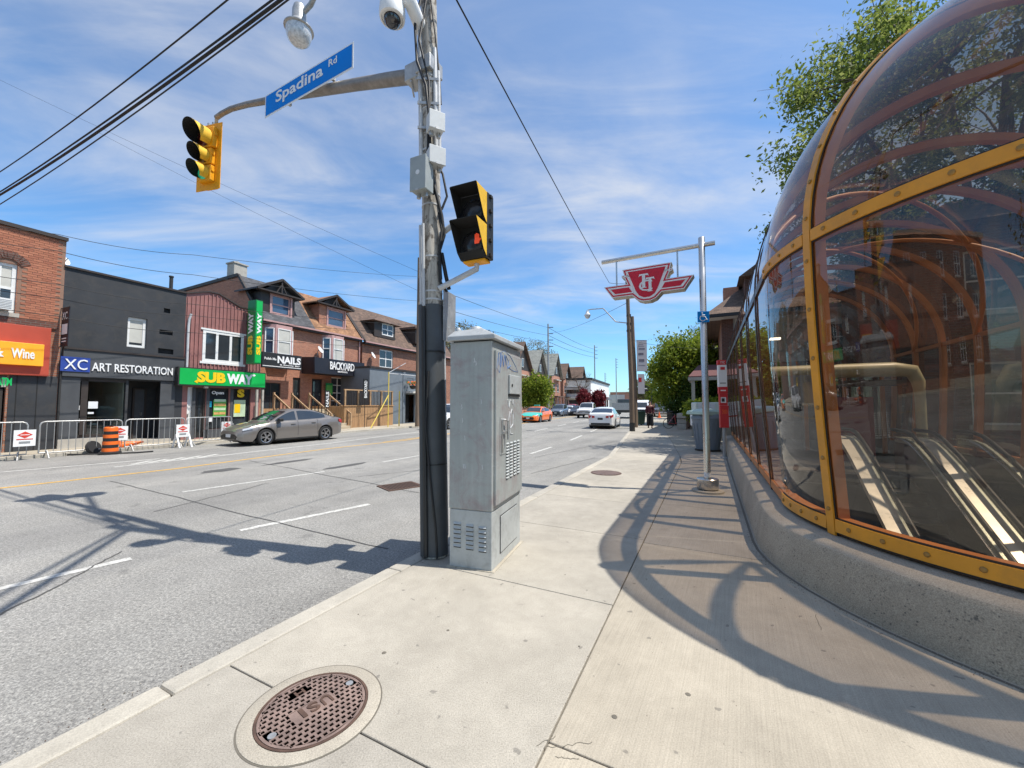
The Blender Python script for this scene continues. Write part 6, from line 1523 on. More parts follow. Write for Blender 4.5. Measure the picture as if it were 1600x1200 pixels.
for x in (r[0] + 0.3, r[1] - 0.3): MB().box(x, -0.80, r[3] - 0.3, x + 0.06, 0.0, r[3] - 0.22).build('sign_bracket', M['iron'], b4)
window(b4, *low[0], cols=2, rows=2, fm='trim_dark', sill='stone'); door(b4, *low[1], 0.05, 'trim_dark', 'window_glass')
backing(b4, 0.2, w4 - 0.2, 0.2, EH - 0.3, 1.5)
ch = thing('chimney_stack', 'pale concrete block chimney on top of the grey mansard roof', 'chimney', Bf.P(e0 + 0.5, RD + 0.95, RH - 0.95), Bf.rz)
MB().box(-0.42, -0.38, 0, 0.42, 0.38, 1.95).build('stack', M['stone'], ch, bevel=0.02); MB().box(-0.48, -0.44, 1.95, 0.48, 0.44, 2.04).build('cap', M['stone'], ch); MB().lathe([(0.13, 2.04), (0.13, 2.2), (0, 2.22)], 12).build('pot', M['stone'], ch)

# --- tan mansard house, restaurant
f = Bf.at(e1); w5 = e2 - e1
r_d1 = f.rect(487, 592, 503, 636); r_d2 = f.rect(517, 590, 538, 636)
low = [(r_d1[0], r_d1[1], FL, r_d1[3]), (r_d2[0], r_d2[1], FL, r_d2[3])]
b5 = block(f, 'restaurant_house', 'brick house with tan shingled roof and a black BACKYARD awning', w5, 10.2, EH, 'brick_orange', low, roof=None, side='brick_orange')
mansard(b5, w5, EH, RH, RD, 10.2, 'brown_shingle', False, True)
dormer(b5, f, (525, 464.5), (491, 476), (549, 484), f.rect(512, 485, 538, 511, 0.25), 'brown_shingle', 'brick_orange')
bay(b5, f, f.rect(502, 531, 536, 563), EH)
door(b5, *low[0], 0.05, 'navy', 'window_glass')
w_ = window(b5, *low[1], cols=2, rows=4, fm='white_frame', ft=0.07); backing(b5, 0.2, w5 - 0.2, 0.2, EH - 0.3, 1.5)
dish('white satellite dish on the brick wall above the black awning', f.P(f.s(495, 545), -0.3, f.z(495, 553)), 0.6, f.rz + 0.4)
r = f.rect(492, 562.5, 570, 586, -1.3)
aw = thing('awning', 'black box awning lettered BACKYARD over the restaurant steps', 'awning', f.P(0, 0, 0), f.rz)
MB().add([(r[0], -1.3, r[2]), (r[1], -1.3, r[2]), (r[1], -0.003, r[2]), (r[0], -0.003, r[2]), (r[0], -1.25, r[3]), (r[1], -1.25, r[3]), (r[1], -0.003, r[3] + 0.06), (r[0], -0.003, r[3] + 0.06)], [(0, 1, 5, 4), (1, 2, 6, 5), (4, 5, 6, 7), (3, 0, 4, 7), (3, 2, 1, 0)]).build('canvas', M['navy'], aw)
ftext('BACKYARD', M['white'], aw, r[0] + (r[1] - r[0]) * .27, r[0] + (r[1] - r[0]) * .76, r[2] + (r[3] - r[2]) * .32, r[2] + (r[3] - r[2]) * .84, -1.315, depth=0.02, bold=0.02, space=0.9)
ftext('SMOKEHOUSE', M['white'], aw, r[0] + (r[1] - r[0]) * .42, r[0] + (r[1] - r[0]) * .62, r[2] + (r[3] - r[2]) * .16, r[2] + (r[3] - r[2]) * .26, -1.315, depth=0.02, bold=0.01)
MB().tube([(w5 - 0.1, -0.1, 0.2), (w5 - 0.1, -0.1, EH)], 0.05, 8).build('downpipe', M['mauve_trim'], b5)
cp = thing('chimney_stack', 'small stone chimney behind the dormer of the tan roof', 'chimney', Bf.P(Bf.s(525, 460, RD), RD + 0.6, RH - 0.3), Bf.rz)
MB().box(-0.4, -0.35, 0, 0.4, 0.35, 0.75).build('stack', M['stone'], cp); MB().box(-0.5, -0.45, 0.75, 0.5, 0.45, 0.85).build('cap', M['stone'], cp)

# --- dark brown house and its neighbours further along
f = Bf.at(e2 + 0.3); w6 = Bf.s(648, 545) - e2 + 6.5
EH6 = f.z(600, 541); RH6 = f.z(556, 481.5, 2.6)
print('house6', w6, EH6, RH6)
uw = f.rect(593, 547, 614, 575); 
b6 = block(f, 'brown_roof_house', 'brick house with a dark brown roof and a white double dormer window', w6, 10, EH6, 'brick_red', [uw, (uw[0] + 5.2, uw[1] + 5.2, uw[2], uw[3])], roof=None, side='brick_red')
mansard(b6, w6, EH6, RH6, 2.6, 10, 'dark_shingle', True, True, 'brick_red')
window(b6, *uw, cols=2, rows=2, ft=0.10, sill='stone'); window(b6, uw[0] + 5.2, uw[1] + 5.2, uw[2], uw[3], cols=2, rows=2, ft=0.10, sill='stone')
dormer(b6, f, (597, 493), (579, 502), (624, 508), f.rect(597, 506.5, 615, 525, 0.25), 'dark_shingle', 'trim_dark', gable=False)
wd = f.rect(597, 506.5, 615, 525, 0.25)
d2 = MB().box(wd[0] + 4.2, -0.1, wd[2] - 0.2, wd[1] + 5.6, 1.9, wd[3] + 0.15).build('dormer', M['trim_dark'], b6); MB().box(wd[0] + 3.9, -0.3, wd[3] + 0.15, wd[1] + 5.9, 2.0, wd[3] + 0.35).build('dormer_roof', M['dark_shingle'], b6)
dish('white satellite dish on the wall of the house with the dark brown roof', f.P(f.s(578, 555), -0.3, f.z(578, 561)), 0.65, f.rz + 0.4)
# --- flat roofed grey annex
f7 = Bf.at(0); a0, a1 = A.s(577, 620, 1.2), A.s(629, 620, 1.2)
f = Fac(A.P(a0, 1.2)[:2], 0.45); w7 = a1 - a0 + 5.5; H7 = f.z(600, 575)
dr7 = (a1 - a0 + 0.3, a1 - a0 + 1.6, 0.12, 2.5)
b7 = block(f, 'grey_annex', 'low flat roofed blue grey building next to the timber deck', w7, 6, H7, 'flat_grey', [dr7])
MB().box(-0.04, -0.08, H7 - 0.1, w7, 6.0, H7 + 0.04).build('coping', M['trim_dark'], b7)
MB().box(a1 - a0, -0.05, 0.1, a1 - a0 + 0.3, -0.002, H7 - 0.12).build('pale_pilaster', M['flat_grey'], b7)
MB().box(dr7[0], 0.6, 0.1, dr7[1], 0.62, 2.5).build('doorway_back', M['black'], b7); MB().box(dr7[1] + .2, -0.08, 1.5, dr7[1] + 1.3, -0.01, 2.3).build('yellow_sign', M['sub_yellow'], b7)
MB().box(dr7[0], -0.5, 2.6, dr7[1] + 2, -0.01, 2.75).build('canopy', M['pale_wall'], b7)
hb = thing('hanging_basket', 'hanging flower basket with orange blooms on the grey annex', 'flower basket', f.P(a1 - a0 + 0.55, -0.6, 2.9), f.rz)
MB().lathe([(0, 0), (0.2, 0.05), (0.3, 0.3), (0.25, 0.3)], 12).build('basket', M['iron'], hb); MB().tube([(0, 0, 0.3), (0, 0, 0.9), (0, 0.58, 0.95)], 0.02, 6).build('hanger', M['iron'], hb)
fl = MB()
for k in range(60):
    p = Vector((random.gauss(0, .2), random.gauss(0, .2), 0.35 + random.random() * .3)); a = Vector((random.random() - .5, random.random() - .5, random.random() - .5)).normalized() * .09; b = a.orthogonal().normalized() * .09
    fl.quad(p - a, p - b, p + a, p + b, k % 2)
fl.build('blooms', [M['con_orange'], M['leaf_green']], hb, fix=False)

# --- timber deck, steps and railings
D0, D1 = A.s(548, 660, -0.3), A.s(624, 655, -0.3)
f = Fac(A.P(D0, 0.3)[:2], 0.45); wD = D1 - D0
dk = thing('timber_deck', 'raised cedar board deck with railings in front of the restaurant', 'deck', f.P(0, 0, 0.1), f.rz)
hD = f.z(575, 634.5)
for k in range(int(wD / 0.145)):
    MB().box(k * 0.145, -0.02, 0.0, k * 0.145 + 0.135, 0.005, hD - 0.1).build('board', M['deck'], dk)
for k in range(16):
    MB().box(-0.02, 0.02 + k * 0.2, 0.0, 0.005, 0.02 + k * 0.2 + 0.19, hD - 0.1).build('board', M['deck'], dk)
MB().box(0.02, 0.02, hD - 0.25, wD, 3.4, hD - 0.1).build('deck_floor', M['deck'], dk)
MB().box(-0.06, -0.07, hD - 0.1, wD + 0.02, 0.10, hD - 0.04).build('cap_rail', M['deck'], dk)
rl = MB()
for x in np.linspace(0.1, wD - 0.1, 5): MB().box(x - 0.05, 0.0, hD - 0.04, x + 0.05, 0.09, hD + 0.95).build('post', M['rail'], dk)
MB().box(0, 0.0, hD + 0.95, wD, 0.1, hD + 1.03).build('top_rail', M['rail'], dk)
for x in np.arange(0.25, wD - 0.1, 0.14): rl.box(x - 0.015, 0.03, hD - 0.04, x + 0.015, 0.06, hD + 0.95)
rl.build('balusters', M['iron'], dk, kind='stuff')
def steps(label, s0, s1, y0, n, group):
    o = thing('front_steps', label, 'steps', A.P(s0, y0, 0.1), A.rz, group); run = 0.30; rise = (FL - 0.1) / n
    for k in range(n): MB().box(0, k * run, 0, s1 - s0, n * run + 1.2 if k == n - 1 else (k + 1) * run + 0.04, (k + 1) * rise - (0.004 if k < n - 1 else 0)).build('step', M['steps'], o, bevel=0.01)
    L = n * run
    for x in (-0.06, s1 - s0 + 0.06):
        h = MB().bar((x, 0.05, 0.95), (x, L, 0.95 + FL - 0.1), 0.07, 0.10).build('hand_rail', M['rail'], o)
        for k in (0, 1): MB().box(x - 0.05, k * (L - 0.1), 0, x + 0.05, k * (L - 0.1) + 0.1, 1.0 + k * (FL - 0.05)).build('newel', M['rail'], o)
        for q in range(1, 7): y = L * q / 7; zz_ = (FL - .1) * y / L; MB().box(x - 0.02, y - 0.02, zz_ + 0.05, x + 0.02, y + 0.02, zz_ + 0.93).build('baluster', M['iron'], o)
    return o
steps('stone front steps with tan rails leading up to the restaurant, beside the deck', A.s(518, 655), A.s(546, 655), -0.1, 7, None)
steps('stone front steps with tan rails leading up to the nail salon', A.s(461, 645, 1.2), A.s(486, 645, 1.2), 1.0, 7, None)
MB_ = MB().box(0, 0, 0, 9.0, 1.2, 0.02)
ft_ = thing('terrace', 'low buff stone terrace under the steps', 'terrace', A.P(A.s(415, 660), 0.05, 0.1), A.rz)
MB().box(0, 0, 0, D0 - A.s(415, 660) - 0.2, 3.9, 0.16).build('paving', M['steps'], ft_, bevel=0.02)
MB().box(0.2, 2.9, 0.16, 3.4, 3.0, 1.3).build('rear_boards', M['deck'], ft_)
fe = MB(); n_ = 26
for k in range(n_): fe.box(0.1 + k * 0.11, 0.35, 0.16, 0.12 + k * 0.11, 0.37, 1.05)
ir = thing('iron_railing', 'low black iron railing in front of the nail salon', 'railing', A.P(A.s(418, 655), 0.05, 0.1), A.rz)
fe.build('bars', M['iron'], ir, kind='stuff'); MB().box(0.05, 0.34, 1.05, 0.15 + n_ * 0.11, 0.38, 1.10).build('top_rail', M['iron'], ir)
# small vertical signs by the steps
for nm, lab, px, py0, py1, d, body, m_ in (('pavement_sign', 'small black vertical sign reading NAILS beside the restaurant steps', 511, 637, 610, 0.2, 'NAILS', 'dark'), ('pavement_sign', 'tall black vertical flag sign reading BACKYARD above the deck', 571, 623, 592, -0.2, 'BACKYARD', 'dark')):
    s_, z0, z1 = A.s(px, (py0 + py1) / 2, d), A.z(px, py0, d), A.z(px, py1, d)
    o = thing(nm, lab, 'sign', A.P(s_, d, z0), A.rz); w_ = 0.34 if body == 'NAILS' else 0.42
    MB().box(-w_ / 2, -0.02, 0, w_ / 2, 0.02, z1 - z0).build('panel', M['dark'], o)
    MB().tube([(0, 0.03, -z0 + 0.1), (0, 0.03, z1 - z0)], 0.02, 6).build('pole', M['iron'], o)
    text(body, M['white'], o, frame((w_ * .32, -0.022, 0.06), (0, 0, 1), (-1, 0, 0)), (z1 - z0) * 0.86, w_ * 0.62, 0.006, bold=0.02)
gs_ = thing('menu_board', 'small green board by the restaurant door', 'sign', Bf.P(Bf.s(510, 605), -0.3, Bf.z(510, 617)), Bf.rz); MB().box(-0.3, 0, 0, 0.3, 0.04, 0.85).build('panel', M['green_dark'], gs_); MB().box(-0.25, -0.005, 0.1, 0.25, -0.001, 0.7).build('face', M['food_green'], gs_)
# yellow pipe barrier on the far pavement
yb = thing('pipe_barrier', 'yellow painted pipe barrier on the pavement before the deck', 'barrier', A.P(A.s(606, 660, -1.3), -1.3, 0.1), A.rz)
ybx = [(-1.25, 0, 0), (0.0, 0, 2.0), (0.0, 0, 3.7)]
MB().tube([(-1.6, 0, 0), (0.02, 0, 2.2)], 0.035, 7).build('brace', M['yellow_rail'], yb); MB().tube([(0.02, 0, 0), (0.02, 0, 3.8)], 0.035, 7).build('upright', M['yellow_rail'], yb)
MB().tube([(1.15, 0, 0), (1.15, 0, 2.5)], 0.045, 7).build('upright', M['yellow_rail'], yb); MB().tube([(0.02, 0, 3.7), (3.2, 0.2, 3.75)], 0.03, 7).build('cross_bar', M['conduit'], yb); MB().tube([(0.02, 0, 3.75), (1.9, 0.1, 4.6)], 0.02, 7).build('stay', M['conduit'], yb)
# ---------------------------------------------------------------- trees
def tree(name, label, base, trunk_h, crown, n_leaf, leaf, mat, seed, tr=0.16, clumps=40, group=None, bare=False, cat='tree', spread=0.30, lean=(0, 0), droop=0.0):
    rng = random.Random(seed); nr = np.random.RandomState(seed)
    cx, cy, cz, rx, ry, rz_ = crown                          # crown centre relative to the base, radii
    root = thing(name, label, cat, base, 0, group)
    fork = Vector((lean[0], lean[1], trunk_h)); tb = MB()
    pts = [Vector((0, 0, -0.1)), Vector((0.02, 0, 0.25)), fork * 0.5 + Vector((rng.uniform(-.1, .1), rng.uniform(-.1, .1), 0)), fork]
    tb.tube(pts, [tr * 1.5, tr * 1.1, tr, tr * 0.85], 10)
    trunk = tb.build('trunk', M['bark'], root, smooth=60)
    cents = []; lim = MB()
    for k in range(clumps):
        while True:
            v = Vector((rng.uniform(-1, 1), rng.uniform(-1, 1), rng.uniform(-1, 1)))
            if 0.25 < v.length < 1: break
        v = v.normalized() * (0.45 + 0.55 * rng.random() ** 0.6)
        cents.append(Vector((cx + v.x * rx, cy + v.y * ry, cz + v.z * rz_)))
    mains = []
    for k in range(6):
        a = 2 * math.pi * k / 6 + rng.random(); m = Vector((cx + 0.42 * rx * math.cos(a), cy + 0.42 * ry * math.sin(a), cz + rz_ * rng.uniform(-0.45, 0.35)))
        mid = fork.lerp(m, 0.5) + Vector((0, 0, 0.08 * rz_)); lim.tube([fork, mid, m], [tr * 0.62, tr * 0.42, tr * 0.26], 7); mains.append(m)
    for c in cents:
        m = min(mains, key=lambda q: (q - c).length); mid = m.lerp(c, 0.5) + Vector((rng.uniform(-.1, .1), rng.uniform(-.1, .1), 0.06)) * rx
        lim.tube([m, mid, c], [tr * 0.22, tr * 0.12, max(0.006, tr * 0.045)], 5, caps=False)
        for q in range(5 if bare else 2):
            e = c + Vector((rng.uniform(-1, 1) * rx, rng.uniform(-1, 1) * ry, rng.uniform(-0.3, 1) * rz_)) * 0.22; lim.tube([mid.lerp(c, rng.random()), e], [max(0.005, tr * 0.06), 0.004], 4, caps=False)
    lim.build('limbs', M['bark'], root, smooth=60, fix=False)
    if n_leaf:
        idx = nr.randint(0, len(cents), n_leaf); cc = np.array([tuple(c) for c in cents])[idx]
        sz = (nr.rand(len(cents)) * 0.7 + 0.65)[idx][:, None]
        off = nr.normal(0, 1, (n_leaf, 3)) * np.array([rx, ry, rz_ * 0.85]) * spread * sz * 0.62
        off[:, 2] -= droop * np.abs(off[:, 0])
        p = cc + off
        a = nr.normal(0, 1, (n_leaf, 3)); a /= np.linalg.norm(a, axis=1)[:, None]
        b = np.cross(a, nr.normal(0, 1, (n_leaf, 3))); b /= np.linalg.norm(b, axis=1)[:, None]
        L = leaf * (0.6 + 0.8 * nr.rand(n_leaf))[:, None]
        v = np.stack([p - a * L, p - b * L * 0.45 + a * L * 0.1, p + a * L, p + b * L * 0.45 + a * L * 0.1], 1).reshape(-1, 3)
        me = bpy.data.meshes.new('crown'); me.vertices.add(n_leaf * 4); me.loops.add(n_leaf * 4); me.polygons.add(n_leaf)
        me.vertices.foreach_set('co', v.astype(np.float32).ravel()); me.loops.foreach_set('vertex_index', np.arange(n_leaf * 4, dtype=np.int32))
        me.polygons.foreach_set('loop_start', np.arange(0, n_leaf * 4, 4, dtype=np.int32)); me.polygons.foreach_set('loop_total', np.full(n_leaf, 4, dtype=np.int32))
        me.materials.append(M[mat]); me.update(calc_edges=True); me.validate()
        o = bpy.data.objects.new('crown', me); C.objects.link(o); o.parent = root
    return root
def gp(px, Y): v = V(px, 640, Y); return Vector((v.x, v.y, 0.1))
# big spring tree behind the station entrance
b = Vector((17.0, 13.8, 0.1)); tree('street_tree', 'big light green spring tree rising behind the glazed entrance', b, 4.0, (-1.2, 0, 10.7, 6.0, 4.5, 5.5), 62000, 0.088, 'leaf_spring', 11, 0.28, 230, spread=0.11)
b = S(12.0, 13.0, 0.1); tree('street_tree', 'second spring tree standing further back behind the glazed entrance', b, 3.2, (0, 0, 6.6, 4.2, 4.2, 4.4), 13000, 0.095, 'leaf_spring', 12, 0.22, 90, spread=0.22)
# round tree and shrubs before the porch house
tb = gp(1066, 31); top = V(1060, 524, 31).z
tree('round_tree', 'dense round dark green tree on the pavement before the porch house', tb, 1.6, (0.1, 0, 4.2, 2.75, 2.6, 2.75), 20000, 0.14, 'leaf_green', 21, 0.16, 90, spread=0.26)
tree('small_tree', 'deep green lower tree tucked under the round tree', gp(1085, 29), 0.8, (0, 0, 1.9, 1.7, 1.5, 1.6), 8000, 0.12, 'leaf_dark', 22, 0.10, 40, spread=0.32)
tree('yard_tree', 'yellow green tree behind the porch house roof', gp(1122, 42), 3, (0, 0, 6.2, 3.4, 3, 3.4), 9000, 0.15, 'leaf_green', 23, 0.16, 60, spread=0.27)
for i, (px, Y, h_) in enumerate(((1091, 18.6, 1.3), (1113, 17.8, 1.35))):
    tree('shrub', ['rounded bright green shrub left of the steel mast, by the stone planter', 'rounded bright green shrub before the porch of the house'][i], gp(px, Y) + Vector((0, 0, 0.75)), 0.15, (0, 0, 0.55, 0.62, 0.6, 0.50), 4000, 0.07, 'leaf_green', 30 + i, 0.05, 40, cat='shrub', spread=0.3)
# across the road
tree('street_tree', 'small bright green tree on the far pavement behind the taxi', gp(838, 52), 1.4, (0.0, 0, 3.3, 2.0, 2.0, 2.2), 9000, 0.17, 'leaf_green', 41, 0.12, 50, spread=0.27)
tree('red_tree', 'dark red leaved tree in front of the brick gables', gp(912, 84), 1.0, (0, 0, 2.7, 1.5, 1.5, 1.9), 4000, 0.22, 'leaf_red', 42, 0.15, 40, spread=0.28)
tree('red_tree', 'dark red leaved tree next to the white corner building', gp(936, 84), 1.0, (0, 0, 2.7, 1.3, 1.3, 1.9), 4000, 0.22, 'leaf_red', 43, 0.15, 40, spread=0.28)
for i, (px, Y, h_, r_) in enumerate(((722, 62, 14.0, 4.6), (752, 66, 13.5, 3.4), (828, 95, 17.5, 6.5), (700, 58, 13.0, 3))):
    tree('budding_tree', ['budding pale tree showing above the roof of the cabinet', 'smaller budding pale tree close behind the cabinet roof', 'budding pale tree behind the first brick gable', 'thin budding tree beside the sleeve of the wooden pole'][i], gp(px, Y), h_ * 0.45, (0, 0, h_ * 0.76, r_, r_, h_ * 0.26), 3600, 0.16, 'leaf_bud', 50 + i, 0.25, 70, spread=0.18, bare=True)
tree('bare_tree', 'bare reddish tree behind the charcoal shop', A.P(4.0, 17, 0.1), 5.0, (0, 0, 8.1, 2.6, 2.4, 2.4), 0, 0.1, 'leaf_bud', 60, 0.16, 60, bare=True)
tree('bare_tree', 'bare tree beside the chimney of the porch house', gp(1112, 34), 4.0, (0, 0, 7.0, 2.0, 2, 2.6), 900, 0.08, 'leaf_bud', 61, 0.14, 40, bare=True)
tree('bare_tree', 'bare dark tree in front of the far brick gables', gp(908, 96), 3.0, (0, 0, 7.0, 3.4, 3, 3.6), 0, 0.1, 'leaf_bud', 62, 0.2, 70, bare=True)
tree('far_tree', 'reddish brown tree far down the pavement behind the oval sign', gp(1008, 95), 2.5, (0, 0, 5.2, 3.2, 3, 2.6), 4000, 0.2, 'leaf_bud', 63, 0.2, 40, spread=0.3)
tree('far_tree', 'small green tree far down the pavement beside the round tree', gp(1026, 85), 2.0, (0, 0, 4.2, 2.4, 2.4, 2.2), 4000, 0.2, 'leaf_green', 64, 0.2, 40, spread=0.3)
tree('far_tree', 'light green treetop just above the dark brown roof', Bf.P(e2 + 4, 19, 0.1), 6.0, (0, 0, 11.2, 4.5, 3, 3.2), 5000, 0.15, 'leaf_spring', 65, 0.2, 60, spread=0.22)
# trees behind the viewer that the glass mirrors
for i, (x, y) in enumerate(((-9, -13), (-14, -9), (-4, -17), (9, -14))):
    tree('corner_tree', 'leafy tree across the side street mirrored in the tinted glass', Vector((x, y, 0.1)), 3, (0, 0, 7, 3.6, 3.6, 4.2), 5000, 0.17, 'leaf_dark', 70 + i, 0.22, 60, group='trees mirrored in the glass', spread=0.25)

# ---------------------------------------------------------------- houses and buildings further off
HF = Fac((0.37 * 60 - 23.25 - 0.0, 60 - 0.0), 0.37)
def gable_house(label, s0, w, eh, ph, wall, roof, seed, face=None):
    f = HF.at(s0); rng = random.Random(seed)
    wins = []
    for z, hh in ((1.3, 1.9), (4.6, 1.8)):
        for x in (w * .14, w * .58): wins.append((x, x + w * .26, z, z + hh))
    o = block(f, 'gabled_house', label, w, 10, eh, wall, wins, roof=None)
    for q in wins: window(o, *q, cols=2, rows=2, fm='white_frame', sill='stone', ft=0.09)
    backing(o, 0.2, w - .2, 0.2, eh, 1.5)
    gb = MB().add([(0.1, -0.02, eh), (w - 0.1, -0.02, eh), (w / 2, -0.02, ph - 0.2)], [(0, 1, 2)]).build('gable', M[face or 'trim_dark'], o)
    window(o, w / 2 - 0.55, w / 2 + 0.55, eh + 0.5, eh + 2.0, y=-0.14, cols=2, rows=1, rec=0.03)
    rf = MB(); t = 0.2
    for xa in (-0.45, w + 0.45):
        za = eh - 0.35; rf.add([(xa, -0.6, za), (w / 2, -0.6, ph), (w / 2, 10.2, ph), (xa, 10.2, za), (xa, -0.6, za + t), (w / 2, -0.6, ph + t), (w / 2, 10.2, ph + t), (xa, 10.2, za + t)], [(0, 1, 2, 3), (4, 7, 6, 5), (0, 4, 5, 1), (3, 2, 6, 7), (0, 3, 7, 4)])
    rf.build('roof', M[roof], o)
    MB().box(w * .05, -1.3, 3.3, w * .95, -0.01, 3.55).build('porch_roof', M['dark_shingle'], o); 
    for x in (w * .08, w * .5, w * .9): MB().box(x - .09, -1.25, 0.1, x + .09, -1.05, 3.3).build('porch_post', M['mauve_trim'], o)
    MB().box(w * .2, -0.7, eh - 1.1, w * .8, -0.02, eh - 0.9).build('string_course', M['stone'], o)
    MB().box(w * .75, 5, eh + 1, w * .75 + 0.8, 5.8, ph + 1.0).build('chimney', M['brick_dark'], o)
    return o
def hs(px): return HF.s(px, 600)
gable_house('nearest gabled brick house with a pale roof, behind the small green tree', hs(836) - 0.6, 8.0, 7.6, 12.3, 'brick_pink', 'pale_shingle', 1)
gable_house('second gabled brick house with a pale roof in the far row', hs(862), 8.2, 8.2, 13.2, 'brick_pink', 'pale_shingle', 2)
gable_house('third gabled brick house with a brown roof in the far row', hs(880), 8.0, 8.0, 12.0, 'brick_pink', 'dark_shingle', 3)
gable_house('farthest gabled brick house with a brown roof beside the white building', hs(906), 9.0, 8.4, 13.2, 'brick_pink', 'dark_shingle', 4)
gable_house('gabled house hidden mostly by the grey cabinet', hs(836) - 12, 9.0, 7.6, 12.3, 'brick_pink', 'dark_shingle', 5)
f = Fac((0.200 * 98, 98), 0.40)
wins = [(1.5 + 4.2 * k, 4.9 + 4.2 * k, 0.9, 3.6) for k in range(7)]
wh = block(f, 'white_building', 'long white flat roofed corner building at the end of the far row', 32, 14, 8.0, 'white_wall', wins, reveal=0.3, side='white_wall')
for q in wins:
    window(wh, *q, cols=2, rows=1, fm='trim_dark'); MB().add([(q[0] - .2, -0.02, q[3] + 0.4), (q[1] + .2, -0.02, q[3] + 0.4), (q[1] + .2, -1.3, q[3] - .6), (q[0] - .2, -1.3, q[3] - .6)], [(0, 1, 2, 3)]).build('shop_awning', M['charcoal_light'], wh, solid=0.04)
MB().box(-0.3, -0.35, 7.8, 32.2, 0.3, 8.3).build('cornice', M['charcoal'], wh); MB().box(-0.3, 0.3, 7.8, 0.0, 14, 8.3).build('cornice', M['charcoal'], wh); backing(wh, 0.2, 31.8, .2, 7, 2)
for z in (1.2, 4.4): MB().box(-0.05, 2, z, -0.01, 6, z + 1.6).build('side_window', M['window_glass'], wh); 
MB().box(-1.2, 1.5, 3.2, -0.02, 7, 3.5).build('side_awning', M['white'], wh); MB().box(-1.2, 1.5, 5.4, -0.02, 7, 5.7).build('side_awning', M['white'], wh)
# low blocks closing the far end of the street
for i, (px, Y, w_, h_, m_) in enumerate(((1004, 170, 24, 6, 'pale_wall'), (1036, 150, 16, 6, 'brick_pink'), (992, 230, 30, 9, 'brick_orange'))):
    q = V(px, 640, Y); f = Fac((q.x, q.y), 0.37); o = block(f, 'far_block', ['pale low block at the far end of the street', 'low brick block on the near side far down the street', 'orange brick block closing the far end of the street'][i], w_, 14, h_, m_, [(2 + 4 * k, 4.5 + 4 * k, 1, 3.2) for k in range(int(w_ / 4) - 1)])
    for k in range(int(w_ / 4) - 1): window(o, 2 + 4 * k, 4.5 + 4 * k, 1, 3.2, cols=2, rows=1)

# porch house on the near side, partly behind the glass
hq = gp(1131, 21.5); hz = math.atan2(-0.4472, 0.8944)
hh_ = thing('porch_house', 'cream and brick house with a porch and dark eaves behind the glazed entrance', 'house', hq, hz)
mb = MB(); wall_holes(mb, 0, 9, 0, 6.4, [(1.2, 2.6, 1.0, 2.6), (4, 5.6, 1.0, 2.6), (1.0, 2.4, 4.2, 5.6), (4, 5.4, 4.2, 5.6)], 0, 0.12); mb.build('front_wall', M['pale_wall'], hh_)
for q in ((1.2, 2.6, 1.0, 2.6), (4, 5.6, 1.0, 2.6), (1.0, 2.4, 4.2, 5.6), (4, 5.4, 4.2, 5.6)): window(hh_, *q, cols=2, rows=2, sill='stone')
mb = MB(); mb.quad((0, 0, 0), (0, 0, 6.4), (0, 10, 6.4), (0, 10, 0)); mb.quad((9, 0, 0), (9, 10, 0), (9, 10, 6.4), (9, 0, 6.4)); mb.build('side_wall', M['brick_red'], hh_)
MB().box(-0.01, -0.12, 3.2, 0.55, 0.01, 6.4).build('corner_brick', M['brick_dark'], hh_)
rf = MB(); rf.add([(-0.9, -1.1, 6.3), (9.9, -1.1, 6.3), (9.9, 11, 6.3), (-0.9, 11, 6.3), (1.6, 3.0, 8.9), (7.4, 3.0, 8.9), (7.4, 7, 8.9), (1.6, 7, 8.9)], [(3, 2, 1, 0), (0, 1, 5, 4), (1, 2, 6, 5), (2, 3, 7, 6), (3, 0, 4, 7), (4, 5, 6, 7)]); rf.build('roof', M['dark_shingle'], hh_)
MB().box(-0.95, -1.15, 6.18, 9.95, -1.0, 6.34).build('fascia', M['charcoal'], hh_); MB().box(-0.95, -1.0, 6.18, -0.8, 11, 6.34).build('fascia', M['charcoal'], hh_)
MB().box(-0.85, -1.0, 6.2, 9.85, 0, 6.29).build('soffit', M['pale_wall'], hh_)
d_ = MB().box(1.2, 0.4, 6.9, 3.4, 3.5, 8.6).build('dormer', M['brick_dark'], hh_); MB().add([(0.9, 0.0, 8.5), (3.7, 0, 8.5), (2.3, 0, 9.5), (0.9, 4, 8.5), (3.7, 4, 8.5), (2.3, 4, 9.5)], [(0, 1, 2), (5, 4, 3), (0, 2, 5, 3), (1, 4, 5, 2), (0, 3, 4, 1)]).build('dormer_roof', M['dark_shingle'], hh_)
MB().box(0.2, 2.0, 6.6, 1.0, 2.8, 8.5).build('chimney', M['brick_pink'], hh_)
MB().add([(-1.6, -3.0, 2.95), (8, -3.0, 2.95), (8, 0, 3.75), (-1.2, 0, 3.75), (-1.6, -3.0, 2.8), (8, -3.0, 2.8), (8, 0, 3.5), (-1.2, 0, 3.5)], [(0, 1, 2, 3), (7, 6, 5, 4), (0, 4, 5, 1), (3, 7, 4, 0)]).build('porch_roof', M['maroon_roof'], hh_)
MB().box(-1.6, -3.02, 2.74, 8, -2.85, 2.90).build('porch_fascia', M['stone'], hh_); MB().box(-1.62, -3.0, 2.74, -1.45, 0, 2.90).build('porch_fascia', M['stone'], hh_)
for x in (-1.4, 1.2, 4, 7): MB().box(x - .08, -2.93, 0.6, x + .08, -2.77, 2.74).build('porch_column', M['stone'], hh_)
MB().box(-1.5, -3.0, 0, 8, -2.7, 0.75).build('porch_wall', M['stone'], hh_); MB().box(-1.45, -2.7, 0.4, 8, 0, 0.5).build('porch_floor', M['stone'], hh_)

